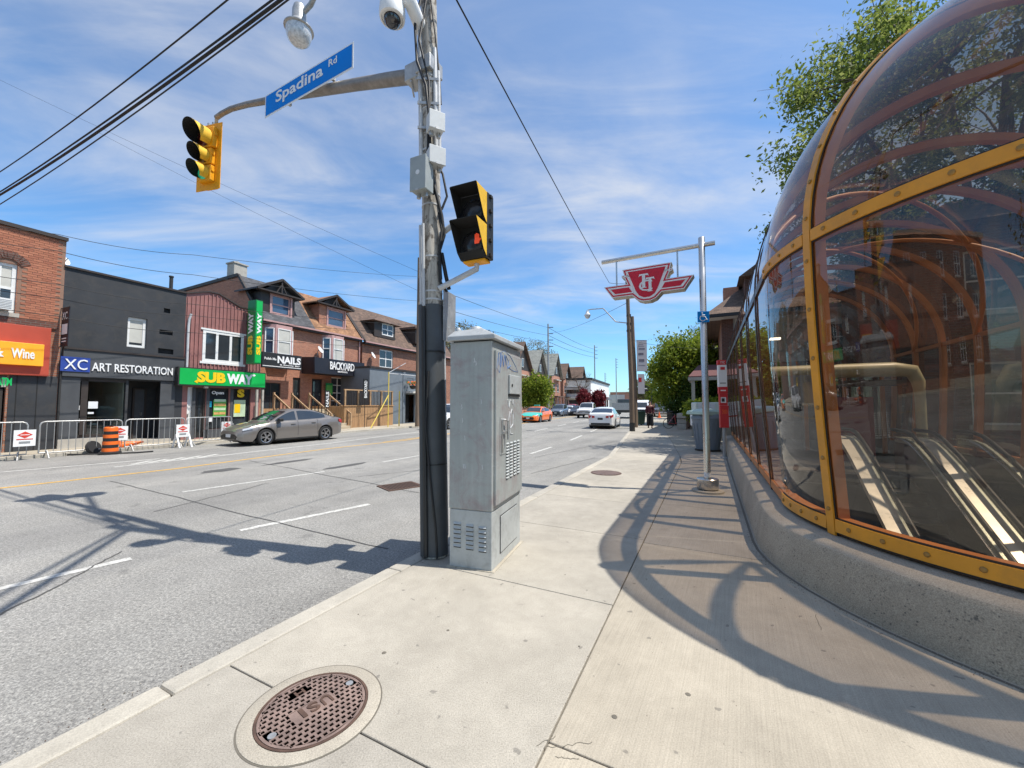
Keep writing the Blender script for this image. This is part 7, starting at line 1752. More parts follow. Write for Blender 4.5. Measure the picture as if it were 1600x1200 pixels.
o = thing('brick_house', 'dark red brick house seen through the back of the glazed entrance', 'house', S(15.2, 5.4, 0.1), hz)
bw_ = [(1.0 + 3.4 * i, 2.3 + 3.4 * i, 1.0 + 3.1 * j, 2.7 + 3.1 * j) for i in range(4) for j in range(2)]
mb = MB(); wall_holes(mb, 0, 14, 0, 6.6, bw_, 0, .14); mb.build('front_wall', M['brick_dark'], o)
for q in bw_: window(o, *q, cols=1, rows=2, sill='stone')
mb = MB(); mb.quad((0, 0, 0), (0, 0, 6.6), (0, 7, 6.6), (0, 7, 0)); mb.quad((14, 0, 0), (14, 7, 0), (14, 7, 6.6), (14, 0, 6.6)); mb.build('side_wall', M['brick_dark'], o)
MB().add([(-.5, -.5, 6.5), (14.5, -.5, 6.5), (14.5, 7.5, 6.5), (-.5, 7.5, 6.5), (2, 3, 8.4), (12, 3, 8.4)], [(3, 2, 1, 0), (0, 1, 5, 4), (1, 2, 5), (2, 3, 4, 5), (3, 0, 4)]).build('roof', M['dark_shingle'], o)
# red brick block across the side street, seen mirrored in the glass
q = Vector((-31, 9.5, 0)); f = Fac((q.x, q.y), -1.2)
f2 = Fac((-33.0, -6.0), 0.45)
wins = [(1.5 + 3.2 * i, 2.7 + 3.2 * i, 1.2 + 3.4 * j, 3.2 + 3.4 * j) for i in range(5) for j in range(3)]
rbk = block(f2, 'brick_apartments', 'three storey red brick block with white windows, mirrored in the tinted glass', 17, 12, 11.5, 'brick_dark', wins)
for q in wins: window(rbk, *q, cols=2, rows=2, sill='stone', ft=0.12)
MB().box(-.2, -.3, 11.3, 17.2, .3, 11.7).build('cornice', M['stone'], rbk)
# ---------------------------------------------------------------- vehicles
def lerp_tab(tab, x):
    tab = sorted(tab); 
    if x <= tab[0][0]: return tab[0][1:]
    for a, b in zip(tab[:-1], tab[1:]):
        if x <= b[0]:
            k = (x - a[0]) / (b[0] - a[0]); k2 = k
            return tuple(p + (q - p) * k2 for p, q in zip(a[1:], b[1:]))
    return tab[-1][1:]
def wheel(parent, x, y, r, side, w=0.20):
    t = MB().lathe([(r * 0.66, -w / 2), (r * 0.93, -w / 2), (r, -w / 3), (r, w / 3), (r * 0.93, w / 2), (r * 0.66, w / 2), (r * 0.66, -w / 2)], 22, Matrix.Translation((x, y, r)) @ Matrix.Rotation(R(90), 4, 'X'), caps=False)
    wh_ = t.build('wheel', M['tyre'], parent, smooth=40)
    rm = MB(); base = Matrix.Translation((x, y + side * w * 0.40, r)) @ Matrix.Rotation(R(-90 * side), 4, 'X')
    rm.lathe([(r * 0.68, -0.03), (r * 0.68, 0.025), (r * 0.61, 0.015), (r * 0.61, -0.03)], 22, base, caps=False)
    for k in range(5):
        a = 2 * math.pi * k / 5
        for da in (-0.16, 0.16): rm.bar(base @ Vector((r * .1 * math.cos(a), r * .1 * math.sin(a), 0.012)), base @ Vector((r * .63 * math.cos(a + da), r * .63 * math.sin(a + da), 0.0)), r * 0.13, 0.03)
    rm.lathe([(r * .17, 0), (r * .16, 0.03), (0, 0.035)], 12, base); rm.build('rim', M['alloy'], wh_, smooth=30)
    MB().lathe([(r * .62, -0.05), (0, -0.05)], 16, base).build('brake_shadow', M['black'], wh_)
SEDAN = dict(L=4.65, W=1.78, H=1.455, fo=0.96, wb=2.70, r=0.325,
    body=[(-2.325, .66, .36, .88), (-2.27, .76, .30, 1.00), (-2.05, .84, .24, 1.06), (-1.65, .885, .18, 1.065), (-1.0, .89, .17, 1.01), (0, .89, .17, .975), (.85, .89, .17, .955), (1.2, .885, .17, .93), (1.6, .875, .17, .86), (1.95, .83, .18, .775), (2.2, .74, .20, .68), (2.325, .60, .26, .58)],
    top=[(-1.82, 1.05), (-1.50, 1.19), (-1.1, 1.34), (-.7, 1.425), (-.2, 1.455), (.15, 1.435), (.45, 1.345), (.8, 1.18), (1.22, .93)], wb_half=.80, doors=(.95, .02, -.92), rear_glass=(-1.74, -1.0), front_glass=(.42, 1.14))
SUV = dict(L=4.6, W=1.85, H=1.70, fo=0.92, wb=2.68, r=0.35,
    body=[(-2.3, .74, .40, 1.00), (-2.22, .84, .32, 1.08), (-1.8, .90, .24, 1.10), (-1, .92, .22, 1.08), (0, .92, .22, 1.06), (.9, .92, .22, 1.05), (1.3, .91, .22, 1.02), (1.8, .88, .24, .95), (2.15, .80, .26, .86), (2.3, .68, .34, .74)],
    top=[(-2.2, 1.10), (-2.0, 1.45), (-1.7, 1.64), (-1, 1.69), (-.2, 1.70), (.2, 1.66), (.6, 1.46), (1.1, 1.05)], wb_half=.83, doors=(.85, -.05, -1.0), rear_glass=(-2.16, -1.8), front_glass=(.28, 1.03))
PICK = dict(L=5.6, W=1.98, H=1.88, fo=0.98, wb=3.55, r=0.40,
    body=[(-2.8, .92, .55, 1.12), (-2.7, .97, .50, 1.18), (-1.5, .98, .46, 1.19), (-.6, .98, .46, 1.20), (.6, .98, .46, 1.20), (1.2, .98, .46, 1.20), (1.7, .97, .46, 1.18), (2.4, .94, .48, 1.12), (2.7, .90, .50, 1.05), (2.8, .84, .52, .98)],
    top=[(-.95, 1.19), (-.85, 1.72), (-.6, 1.85), (0, 1.88), (.5, 1.85), (.8, 1.70), (1.35, 1.19)], wb_half=.88, doors=(1.05, .1, -.75), rear_glass=(-.93, -.75), front_glass=(.58, 1.27))
def car(name, label, cat, loc, heading, sp, pm, lights='halogen', extra=None, hood_m=None, group=None):
    o = thing(name, label, cat, loc, heading, group)
    L, r = sp['L'], sp['r']; xf = L / 2 - sp['fo']; xr = xf - sp['wb']; ra = r + 0.055
    xs = sorted({round(v, 3) for v in list(np.linspace(-L / 2, L / 2, 31)) + [xf + ra * c for c in np.cos(np.linspace(0, math.pi, 13))] + [xr + ra * c for c in np.cos(np.linspace(0, math.pi, 13))] + [b[0] for b in sp['body']]})
    def zlow(x, zb):
        for xw in (xf, xr):
            if abs(x - xw) < ra: zb = max(zb, r + math.sqrt(ra * ra - (x - xw) ** 2))
        return zb
    mb = MB(); n = 0
    for x in xs:
        w, zb, zt = lerp_tab(sp['body'], x); zl = zlow(x, zb); zl = min(zl, zt - 0.12); h = zt - zl; h0 = zt - zb
        half = [(w * .90, zl), (w * .975, zl + 0.012), (w * (1.0 if h > .3 else .99), max(zl + 0.02, zb + .36 * h0)), (w * .995, max(zl + .03, zb + .60 * h0)), (w * .965, max(zl + .045, zt - .10)), (w * .90, zt - .025), (w * .72, zt + .004), (w * .35, zt + .02)]
        ring = half + [(0, zt + .025)] + [(-y, z) for y, z in half[::-1]]; n = len(ring)
        mb.v += [(x, y, z) for y, z in ring]
    for i in range(len(xs) - 1):
        for k in range(n - 1): mb.f.append((i * n + k, i * n + k + 1, (i + 1) * n + k + 1, (i + 1) * n + k))
        mb.f.append((i * n + n - 1, i * n, (i + 1) * n, (i + 1) * n + n - 1))
    mb.f += [tuple(range(n)), tuple((len(xs) - 1) * n + k for k in range(n - 1, -1, -1))]
    mats = [M[pm]]; mb.m = [0] * len(mb.f)
    if hood_m:
        mats.append(M[hood_m])
        for fi, fc in enumerate(mb.f[:-2]):
            cx = sum(mb.v[q][0] for q in fc) / len(fc); cz = sum(mb.v[q][2] for q in fc) / len(fc)
            if cx > sp['doors'][0] and cz > 0.62: mb.m[fi] = 1
            if cx < -L / 2 + 0.55 and cz > 0.9: mb.m[fi] = 1
    body = mb.build('body', mats, o, smooth=32)
    # greenhouse
    H = sp['H']; tt = sp['top']; gx = sorted({round(v, 3) for v in list(np.linspace(tt[0][0], tt[-1][0], 25)) + [t[0] for t in tt]})
    def sec(x):
        zr = lerp_tab(tt, x)[0]; w, zb, zt = lerp_tab(sp['body'], x); zbelt = min(zt - .03, zr - .005); wb_ = min(sp['wb_half'], w * .93)
        wt_ = wb_ - 0.19 * (zr - zbelt) / (H - .95); return zr, zbelt, wb_, wt_
    g = MB()
    for x in gx:
        zr, zq, wb_, wt_ = sec(x); d = min(.05, (zr - zq) * .3)
        ring = [(wb_, zq), (wt_, zr - d), (wt_ - .07, zr - d * .2), (wt_ * .5, zr + .012), (0, zr + .018)]; ring += [(-y, z) for y, z in ring[-2::-1]]; m = len(ring)
        g.v += [(x, y, z) for y, z in ring]
    for i in range(len(gx) - 1):
        for k in range(m - 1): g.f.append((i * m + k, i * m + k + 1, (i + 1) * m + k + 1, (i + 1) * m + k))
    g.f += [tuple(range(m)), tuple((len(gx) - 1) * m + k for k in range(m - 1, -1, -1))]; g.m = [0] * len(g.f)
    g.build('cabin', M[pm], o, smooth=32)
    for nm, (x0, x1) in (('windscreen', sp['front_glass']), ('rear_window', sp['rear_glass'])):
        p = MB(); xx = np.linspace(x0, x1, 8); nrm = Vector((1 if nm == 'windscreen' else -1, 0, 1)).normalized() * 0.008
        for x in xx:
            zr, zq, wb_, wt_ = sec(x)
            for t_ in (-1, -.5, 0, .5, 1): p.v.append((x + nrm.x, t_ * (wt_ - .055), zr + .018 - .022 * abs(t_) ** 2 + nrm.z))
        p.f = [(i * 5 + k, i * 5 + k + 1, (i + 1) * 5 + k + 1, (i + 1) * 5 + k) for i in range(7) for k in range(4)]; p.m = [0] * len(p.f); p.build(nm, M['car_glass'], o, smooth=60)
    da, db, dc = sp['doors']
    for s_ in (-1, 1):
        def pt(x, k):
            zr, zq, wb_, wt_ = sec(x); d = min(.05, (zr - zq) * .3); z0_, z1_ = zq + .045, zr - d - .025; z1_ = max(z1_, z0_ + .005); z = z0_ + (z1_ - z0_) * k
            y = wb_ + (wt_ - wb_) * (z - zq) / max(.01, (zr - d - zq)) + .005; return (x, s_ * y, z)
        for x0, x1 in ((db + .05, min(da + .05, tt[-1][0] - .26)), (max(dc - .42, tt[0][0] + .24), db - .05)):
            p = MB(); xx = np.linspace(x0, x1, 9)
            for x in xx: p.v += [pt(x, 0), pt(x, .5), pt(x, 1)]
            p.f = [(3 * i + k, 3 * i + k + 1, 3 * i + 4 + k, 3 * i + 3 + k) for i in range(8) for k in range(2)]; p.m = [0] * 16; p.build('side_window', M['car_glass'], o, smooth=60)
        for x in (da, db, dc):
            w, zb, zt = lerp_tab(sp['body'], x); sl_ = MB(); h0 = zt - zb
            prof_ = [(w * .975 + .002, zb + .05), (w + .002, zb + .36 * h0), (w * .995 + .002, zb + .6 * h0), (w * .965 + .002, zt - .10), (w * .91, zt - .02)]
            for (y0, z0_), (y1, z1_) in zip(prof_[:-1], prof_[1:]): sl_.add([(x - .006, s_ * y0, z0_), (x + .006, s_ * y0, z0_), (x + .006, s_ * y1, z1_), (x - .006, s_ * y1, z1_)], [(0, 1, 2, 3)])
            sl_.build('door_seam', M['black'], o)
        for x in (db + .12, dc + .10):
            w, zb, zt = lerp_tab(sp['body'], x); MB().box(x, s_ * (w * .975), zt - .17, x + .2, s_ * (w * .975 + .03), zt - .135).build('door_handle', M[pm], o, bevel=0.008)
        w, zb, zt = lerp_tab(sp['body'], da); MB().box(da - .02, s_ * (w * .93), zt - .01, da - .2, s_ * (w + .13), zt + .12).build('mirror', M['dark'] if not hood_m else M[pm], o, bevel=0.03)
        MB().bar((xf - ra - .02, s_ * (lerp_tab(sp['body'], 0)[0] * .965), sp['body'][4][2] + .03), (xr + ra + .02, s_ * (lerp_tab(sp['body'], 0)[0] * .965), sp['body'][4][2] + .03), .05, .06).build('sill', M['dark'], o)
        for x in (xf, xr): wheel(o, x, s_ * (lerp_tab(sp['body'], x)[0] - .115), r, s_)
        w, zb, zt = lerp_tab(sp['body'], L / 2 - .12); w2, zb2, zt2 = lerp_tab(sp['body'], L / 2 - .42)
        MB().add([(L / 2 - .10, s_ * w * .58, zt - .10), (L / 2 - .13, s_ * (w + .0), zt - .06), (L / 2 - .45, s_ * (w2 + .012), zt2 - .10), (L / 2 - .46, s_ * (w2 + .004), zt2 - .02), (L / 2 - .16, s_ * w * .93, zt + .012), (L / 2 - .05, s_ * w * .6, zt - .0)], [(0, 1, 4, 5), (1, 2, 3, 4)]).build('headlight', M['head_clear'], o, solid=0.015)
        w, zb, zt = lerp_tab(sp['body'], -L / 2 + .03); w2, zb2, zt2 = lerp_tab(sp['body'], -L / 2 + .25)
        MB().add([(-L / 2 - .012, s_ * w * .52, zt - .20), (-L / 2 - .012, s_ * w * .52, zt - .06), (-L / 2 + .02, s_ * (w + .01), zt - .03), (-L / 2 + .02, s_ * (w + .01), zt - .22), (-L / 2 + .28, s_ * (w2 + .008), zt2 - .07), (-L / 2 + .26, s_ * (w2 + .01), zt2 - .2)], [(0, 1, 2, 3), (2, 4, 5, 3)]).build('tail_light', M['tail_red'], o, solid=0.012)
    w, zb, zt = lerp_tab(sp['body'], L / 2); hgt = zt - zb
    MB().add([(L / 2 + .006, -w * .80, zb + .02), (L / 2 + .006, w * .80, zb + .02), (L / 2 + .012, w * .95, zb + hgt * .42), (L / 2 + .004, w * .55, zb + hgt * .70), (L / 2 + .004, -w * .55, zb + hgt * .70), (L / 2 + .012, -w * .95, zb + hgt * .42)], [(0, 1, 2, 3, 4, 5)]).build('grille', M['dark'], o, solid=0.015)
    if sp is PICK:
        for k in range(3): MB().box(L / 2 + .01, -w * .6, zb + .18 + .09 * k, L / 2 + .035, w * .6, zb + .21 + .09 * k).build('grille_bar', M['alloy'], o)
        MB().box(L / 2 - .12, -.98, .50, L / 2 + .10, .98, .68).build('front_bumper', M['alloy'], o, bevel=0.03); MB().box(-L / 2 - .1, -.95, .52, -L / 2 + .05, .95, .66).build('rear_bumper', M['alloy'], o, bevel=0.03)
        MB().box(-L / 2 + .08, -.82, 1.20, -1.0, .82, 1.222).build('bed_opening', M['black'], o)
    MB().box(L / 2 + .018, -.16, zb + .10, L / 2 + .03, .16, zb + .22).build('number_plate', M['paper'], o)
    wz_ = lerp_tab(sp['body'], -L / 2); MB().box(-L / 2 - .015, -.17, wz_[2] - .26, -L / 2 - .004, .17, wz_[2] - .12).build('number_plate', M['paper'] if pm != 'paint_white' else M['iron'], o)
    MB().box(-L / 2 - .01, -wz_[0] * .95, wz_[1] - .08, -L / 2 + .1, wz_[0] * .95, wz_[1] + .05).build('rear_valance', M['dark'], o)
    MB().box(-L / 2 + .5, -.7, sp['body'][4][2] - .06, L / 2 - .5, .7, sp['body'][4][2] + .04).build('underbody', M['black'], o)
    return o
def place(px_f, py_f, px_r, py_r, sp, side):                # ground contacts of the wheels on the visible side, front then rear
    a, b = G(px_f, py_f, 0), G(px_r, py_r, 0); d = (a - b).normalized(); n = Vector((-d.y, d.x, 0))
    xf = sp['L'] / 2 - sp['fo']; mid = a - d * xf - n * side * (sp['W'] / 2 - .1)
    return Vector((mid.x, mid.y, 0)), math.atan2(d.y, d.x)
def along(px, py, off, heading_tan, sp, toward):            # off: distance from the given near end to the centre
    a = G(px, py, 0); d = Vector((heading_tan, 1, 0)).normalized(); p = a + d * off
    hd_ = math.atan2(d.y, d.x) + (math.pi if toward else 0); return Vector((p.x, p.y, 0)), hd_
p, h = place(414, 695.6, 508.5, 687.2, SEDAN, 1)
car('grey_sedan', 'taupe grey sedan parked at the far kerb in front of the sandwich shop', 'car', p, h, SEDAN, 'paint_grey')
p, h = place(843.5, 660.2, 860.5, 658.2, SEDAN, 1)
tx = car('taxi', 'orange and teal taxi coming down the road', 'taxi', p, h, SEDAN, 'paint_orange', hood_m='paint_teal')
MB().box(-.1, -.28, 1.48, .1, .28, 1.62).build('roof_sign', M['paint_teal'], tx, bevel=0.02)
p, h = along(938, 670.5, 2.3, 0.40, SEDAN, False)
car('white_sedan', 'white sedan seen from behind, driving away on the near side', 'car', p, h, SEDAN, 'paint_white')
p, h = along(912, 653.8, 2.9, 0.38, PICK, True)
car('white_pickup', 'white pickup truck facing the viewer behind the white sedan', 'pickup truck', p, h, PICK, 'paint_white')
p, h = along(662, 671.5, 2.0, 0.45, SUV, True)
car('white_suv', 'white car mostly hidden behind the wooden pole', 'car', p + Vector((0.6, 0, 0)), h, SUV, 'paint_white')
for i, (px, py, off, sp, m_, lab) in enumerate(((868, 651.0, 2.3, SUV, 'paint_blue', 'blue grey car parked at the far kerb beyond the taxi'), (884, 649.5, 2.3, SEDAN, 'paint_white', 'white car parked at the far kerb beside a dark one'), (889, 648.5, 2.3, SUV, 'paint_red', 'red car glimpsed between parked cars at the far kerb'), (898, 650, 2.3, SEDAN, 'paint_black', 'black car parked at the far kerb next to the white pickup'))):
    p, h = along(px, py, off, 0.37, sp, True); car('parked_car', lab, 'car', p, h, sp, m_, group='cars parked at the far kerb')
p, h = along(1034, 652.5, 2.8, 0.37, PICK, True)
car('dark_pickup', 'dark grey pickup truck by the near kerb behind the walking person', 'pickup truck', p, h, PICK, 'paint_dgrey')
p, h = along(1060, 650, 2.4, 0.37, SUV, True)
car('far_suv', 'white car beyond the dark pickup under the round tree', 'car', p, h, SUV, 'paint_white')
# white van and flatbed truck
q = G(1004, 648.5, 0); vn = thing('white_van', 'white van with a curved roof beyond the green bin', 'van', (q.x, q.y, 0), math.atan2(1, 0.37) + math.pi)
MB().prism([(2.6, .45), (2.6, .95), (2.2, 1.2), (1.7, 1.95), (1.2, 2.3), (-2.6, 2.4), (-2.7, 2.2), (-2.7, .45)], Matrix.Translation((0, .95, 0)) @ FACE, 1.9).build('body', M['paint_white'], vn, bevel=0.08)
MB().add([(2.23, -.8, 1.22), (2.23, .8, 1.22), (1.74, .72, 1.96), (1.74, -.72, 1.96)], [(0, 1, 2, 3)]).build('windscreen', M['car_glass'], vn, solid=.03)
for x in (1.7, -1.7):
    for s_ in (-1, 1): wheel(vn, x, s_ * .85, .36, s_)
MB().box(2.6, -.7, .6, 2.64, .7, .9).build('grille', M['dark'], vn)
q = G(975, 653, 0); ft = thing('flatbed_truck', 'grey flatbed truck with high side boards behind the lamp pole', 'truck', (q.x, q.y, 0), math.atan2(1, 0.37))
MB().box(-2.6, -1.15, .85, 2.4, 1.15, 1.0).build('chassis', M['iron'], ft)
for s_ in (-1, 1):
    for k in range(3): MB().box(-2.55, s_ * 1.12 - .03, 1.02 + .3 * k, 2.35, s_ * 1.12 + .03, 1.28 + .3 * k).build('side_board', M['galv'], ft)
MB().box(-2.6, -1.1, 1.02, -2.54, 1.1, 1.85).build('tailgate', M['galv'], ft)
MB().prism([(2.5, .6), (4.3, .6), (4.3, 1.4), (3.9, 2.3), (2.5, 2.35)], Matrix.Translation((0, 1.0, 0)) @ FACE, 2.0).build('cab', M['paint_dgrey'], ft, bevel=.05)
for x in (3.5, -1.4):
    for s_ in (-1, 1): wheel(ft, x, s_ * 1.0, .46, s_, .28)
for s_ in (-1, 1): MB().box(-2.63, s_ * 1.0 - .1, .9, -2.6, s_ * 1.0 + .1, 1.0).build('tail_light', M['tail_red'], ft)

# ---------------------------------------------------------------- barricades and road works
bar0 = None
def barricade(px0, py0, px1, py1, label):
    a, b = G(px0, py0, 0), G(px1, py1, 0); d = (b - a); L = d.length
    o = thing('barricade', label, 'barricade', a, math.atan2(d.y, d.x), 'steel crowd barriers along the far kerb'); h0, h1 = .16, 1.12
    fr = MB(); fr.tube([(0.02, 0, h0), (0.02, 0, h1 - .1), (.05, 0, h1 - .03), (.12, 0, h1), (L - .12, 0, h1), (L - .05, 0, h1 - .03), (L - .02, 0, h1 - .1), (L - .02, 0, h0), (0.02, 0, h0)], .021, 8); fr.build('tube_frame', M['galv'], o, smooth=50)
    n = max(5, int(L / .16)); m0 = None
    for k in range(1, n):
        if m0 is None: q = MB().tube([(0, 0, h0), (0, 0, h1)], .009, 6).build('bar', M['galv'], o); m0 = q.data; q.location = (L * k / n, 0, 0)
        else: inst('bar', m0, o, (L * k / n, 0, 0))
    for x in (.18, L - .18):
        MB().tube([(x - .0, -.26, 0), (x, -.03, h0 + .06), (x, .03, h0 + .06), (x, .26, 0)], .02, 6).build('foot', M['galv'], o)
    MB().box(L, -.015, .75, L + .09, .015, .82).build('hook', M['galv'], o)
    return o
bl = [(-180, 733, 42, 718, 'steel crowd barrier at the picture edge in front of the brick shop'), (58, 716.5, 190, 706, 'steel crowd barrier behind the striped drum in front of the charcoal shop'), (193, 705.5, 288, 698, 'steel crowd barrier between the drum and the notice with folding legs'), (290, 697.5, 361, 690.5, 'steel crowd barrier ending behind the nose of the grey sedan')]
bars_ = [barricade(*b) for b in bl]
def notice(px, py, label, par_tan=.45, tall=1.0, legs=False, s=1.0):
    q = G(px, py, 0); o = thing('works_notice', label, 'notice', q + A.v.to_3d() * -0.06, A.rz, 'construction notices on the barriers'); z = .40 * s if legs else .42
    w, h = .215, .48
    MB().box(-w, -.012, z, w, 0.0, z + h).build('panel', M['white'], o)
    MB().prism([(-.15, 0), (0, -.10), (.15, 0), (0, .10)], Matrix.Translation((0, -.013, z + h * .70)) @ FACE, .004).build('red_diamond', M['con_red'], o)
    MB().box(-.16, -.017, z + h * .40, .16, -.013, z + h * .46).build('red_line', M['con_red'], o); MB().box(-.11, -.016, z + .08, .11, -.013, z + h * .30).build('print_block', M['access_blue'] if False else M['post_grey'], o)
    MB().box(-.09, -.019, z + h * .68, .09, -.0175, z + h * .72).build('diamond_print', M['white'], o)
    if legs:
        for x in (-.2, .2): MB().bar((x, -.25, 0), (x, .0, z + .1), .05).build('leg', M['white'], o); MB().bar((x, .25, 0), (x, .01, z + .1), .05).build('leg', M['white'], o)
    else:
        for x in (-.15, .15): MB().box(x - .015, .0, z + h - .1, x + .015, .06, z + h - .06).build('clip', M['galv'], o)
    return o
notice(35, 719.5, 'white notice with a red diamond on the barrier in front of the brick shop'); notice(184, 707, 'white notice with a red diamond hung just right of the striped drum'); notice(283, 699, 'white notice with a red diamond standing on folding legs near the sandwich shop door', legs=True)
notice(352, 691, 'white notice on the end of the barrier behind the nose of the sedan')
q = G(166, 709, 0); DS = .82; dm = thing('traffic_drum', 'orange and black striped traffic drum standing at the barrier', 'traffic drum', q + A.v.to_3d() * -0.25)
z = 0.0; MB().lathe([(.34, 0), (.34, .09), (.26, .12)], 22).build('rubber_base', M['dark'], dm)
r0 = .245
for k in range(7): MB().lathe([(r0 - .006 * k + (.0 if k % 2 else .008), .12 + .135 * k), (r0 - .006 * k + (.0 if k % 2 else .008), .255 + .135 * k)], 22).build('band', M['con_orange'] if k % 2 == 0 else M['dark'], dm, smooth=50)
MB().lathe([(r0 - .036, 1.065), (r0 - .06, 1.10), (0, 1.10)], 22).build('cap', M['con_orange'], dm); MB().box(-.07, -.02, 1.10, .07, .02, 1.17).build('handle', M['dark'], dm); dm.scale = (DS, DS, DS)
q = G(141, 709, 0); ty = thing('loose_tyre', 'black rubber ring lying against the striped drum', 'tyre', q + A.v.to_3d() * -0.2); ty.scale = (.7, .7, .7); MB().lathe([(.18, -.08), (.30, -.08), (.34, 0), (.30, .08), (.18, .08)], 20, Matrix.Translation((0, 0, .31)) @ Matrix.Rotation(R(70), 4, 'Y')).build('ring', M['tyre'], ty, smooth=40)
hz_ = MB().tube([Vector((q.x - .2, q.y - .5, .03)), Vector((q.x + .3, q.y - .55, .05)), Vector((q.x + .9, q.y - .3, .04)), Vector((q.x + 1.5, q.y + .1, .03)), Vector((q.x + 1.7, q.y + .45, .03))], .025, 7).build('rubber_hose', M['tyre'], None, smooth=50); tag(hz_, 'black rubber hose curling on the road by the striped drum', 'hose')
q = G(194, 704, 0); cn = thing('safety_cone', 'toppled orange safety cone behind the notice by the drum', 'safety cone', q + A.v.to_3d() * 0.3, R(40)); MB().lathe([(.17, 0), (.14, .03), (.03, .62), (0, .63)], 16, Matrix.Translation((0, 0, .16)) @ Matrix.Rotation(R(80), 4, 'Y')).build('cone', M['con_orange'], cn, smooth=40); MB().obox(Matrix.Translation((0, 0, .17)) @ Matrix.Rotation(R(80), 4, 'Y'), .34, .34, .03).build('foot', M['con_orange'], cn); MB().lathe([(.10, .22), (.075, .38)], 16, Matrix.Translation((0, 0, .16)) @ Matrix.Rotation(R(80), 4, 'Y')).build('white_band', M['white'], cn)
q = G(82, 694, 0.1); sk = thing('sack_pile', 'pale sacks and a small dark machine behind the barrier by the charcoal shop', 'sacks', q)
for k, (x, y, z_, s_) in enumerate(((-.5, 0, .62, .30), (.18, .05, .52, .26), (.2, -.05, .2, .3))):
    bm_ = bmesh.new(); bmesh.ops.create_icosphere(bm_, subdivisions=3, radius=s_)
    for v in bm_.verts: v.co = Vector((v.co.x * 1.15, v.co.y * .8, v.co.z * .62)) * (1 + .25 * noise.noise(v.co * 7 + Vector((k, 0, 0)))) + Vector((x, y, z_))
    me = bpy.data.meshes.new('sack'); bm_.to_mesh(me); bm_.free(); me.materials.append(M['stone'] if k else M['paper']); me.shade_smooth(); o = bpy.data.objects.new('sack', me); C.objects.link(o); o.parent = sk
MB().box(-.75, -.2, 0, -.2, .25, .45).build('machine', M['iron'], sk, bevel=.03); MB().lathe([(.0, -.05), (.2, -.05), (.2, .05), (0, .05)], 16, Matrix.Translation((-.1, -.25, .22)) @ Matrix.Rotation(R(90), 4, 'X')).build('wheel', M['tyre'], sk)

# ---------------------------------------------------------------- poles, lamps, wires further along
q = G(988, 673.8); lp = thing('lamp_pole', 'wooden lamp pole on the near pavement with a curved lamp arm and a banner', 'street lamp pole', q)
tz = V(982, 470, q.y).z + 1.2
MB().tube([(0, 0, 0), (-.02, 0, 3), (-.10, 0, tz * .6), (-.17, 0, tz)], [.145, .135, .115, .10], 14).build('pole', M['brown_pole'], lp, smooth=50)
MB().lathe([(.158, 0), (.155, .5)], 14).build('base_band', M['iron'], lp)
za = V(975, 505, q.y).z; lx = V(918, 494, q.y + 1.4); e = Vector((lx.x - q.x, 1.4, lx.z - .1))
MB().tube([(-.13, 0, za - .1), (-.8, .3, za + .05), (e.x * .62, e.y * .6, e.z + .35), (e.x + .25, e.y * .95, e.z + .42), (e.x, e.y, e.z + .38)], .035, 8).build('lamp_arm', M['galv'], lp, smooth=50)
MB().lathe([(.0, .36), (.08, .34), (.13, .15), (.20, .08), (.20, .03), (.17, .0), (.13, -.12), (0, -.18)], 16, Matrix.Translation(e)).build('lamp_head', M['globe'], lp, smooth=50)
for z in (za - .6, za - .2, za + .3): MB().box(-.22, -.1, z, .0, .1, z + .12).build('bracket', M['iron'], lp)
q2 = G(993, 667.5); wp = thing('utility_pole', 'darker brown wooden pole standing right behind the lamp pole', 'utility pole', q2)
MB().tube([(0, 0, 0), (-.02, 0, 3.5), (-.13, 0, V(985, 497, q2.y).z)], [.17, .16, .14], 12).build('shaft', M['brown_pole'], wp, smooth=50)
bb = V(1000, 580, q2.y - .1); bt = V(1000, 532, q2.y - .1)
bn_ = thing('street_banner', 'pale grey street banner with dark print on the brown pole', 'banner', (q2.x + .05, q2.y - .2, bb.z)); wB = .75; hB = bt.z - bb.z
MB().box(0.05, -.01, 0, wB, .01, hB).build('cloth', M['banner'], bn_)
for z in (0, hB): MB().tube([(-.1, 0, z), (wB + .02, 0, z)], .015, 6).build('rod', M['iron'], bn_)
for k, (z, h_) in enumerate(((.18, .03), (.30, .18), (.52, .14), (.70, .08), (.80, .02), (.86, .02))): MB().box(.16 + .03 * (k % 2), -.016, hB * z, wB - .14 - .05 * (k % 3), -.012, hB * z + h_ * hB * .5).build('print', M['banner_ink'], bn_)
b2_ = thing('street_banner', 'lower faded banner under the pale grey one on the brown pole', 'banner', (q2.x + .1, q2.y - .2, bb.z - 1.55)); MB().box(0.05, -.01, 0, .5, .01, 1.35).build('cloth', M['banner'], b2_); MB().box(0.1, -.016, .8, .3, -.012, 1.1).build('print', M['ttc_red'], b2_)
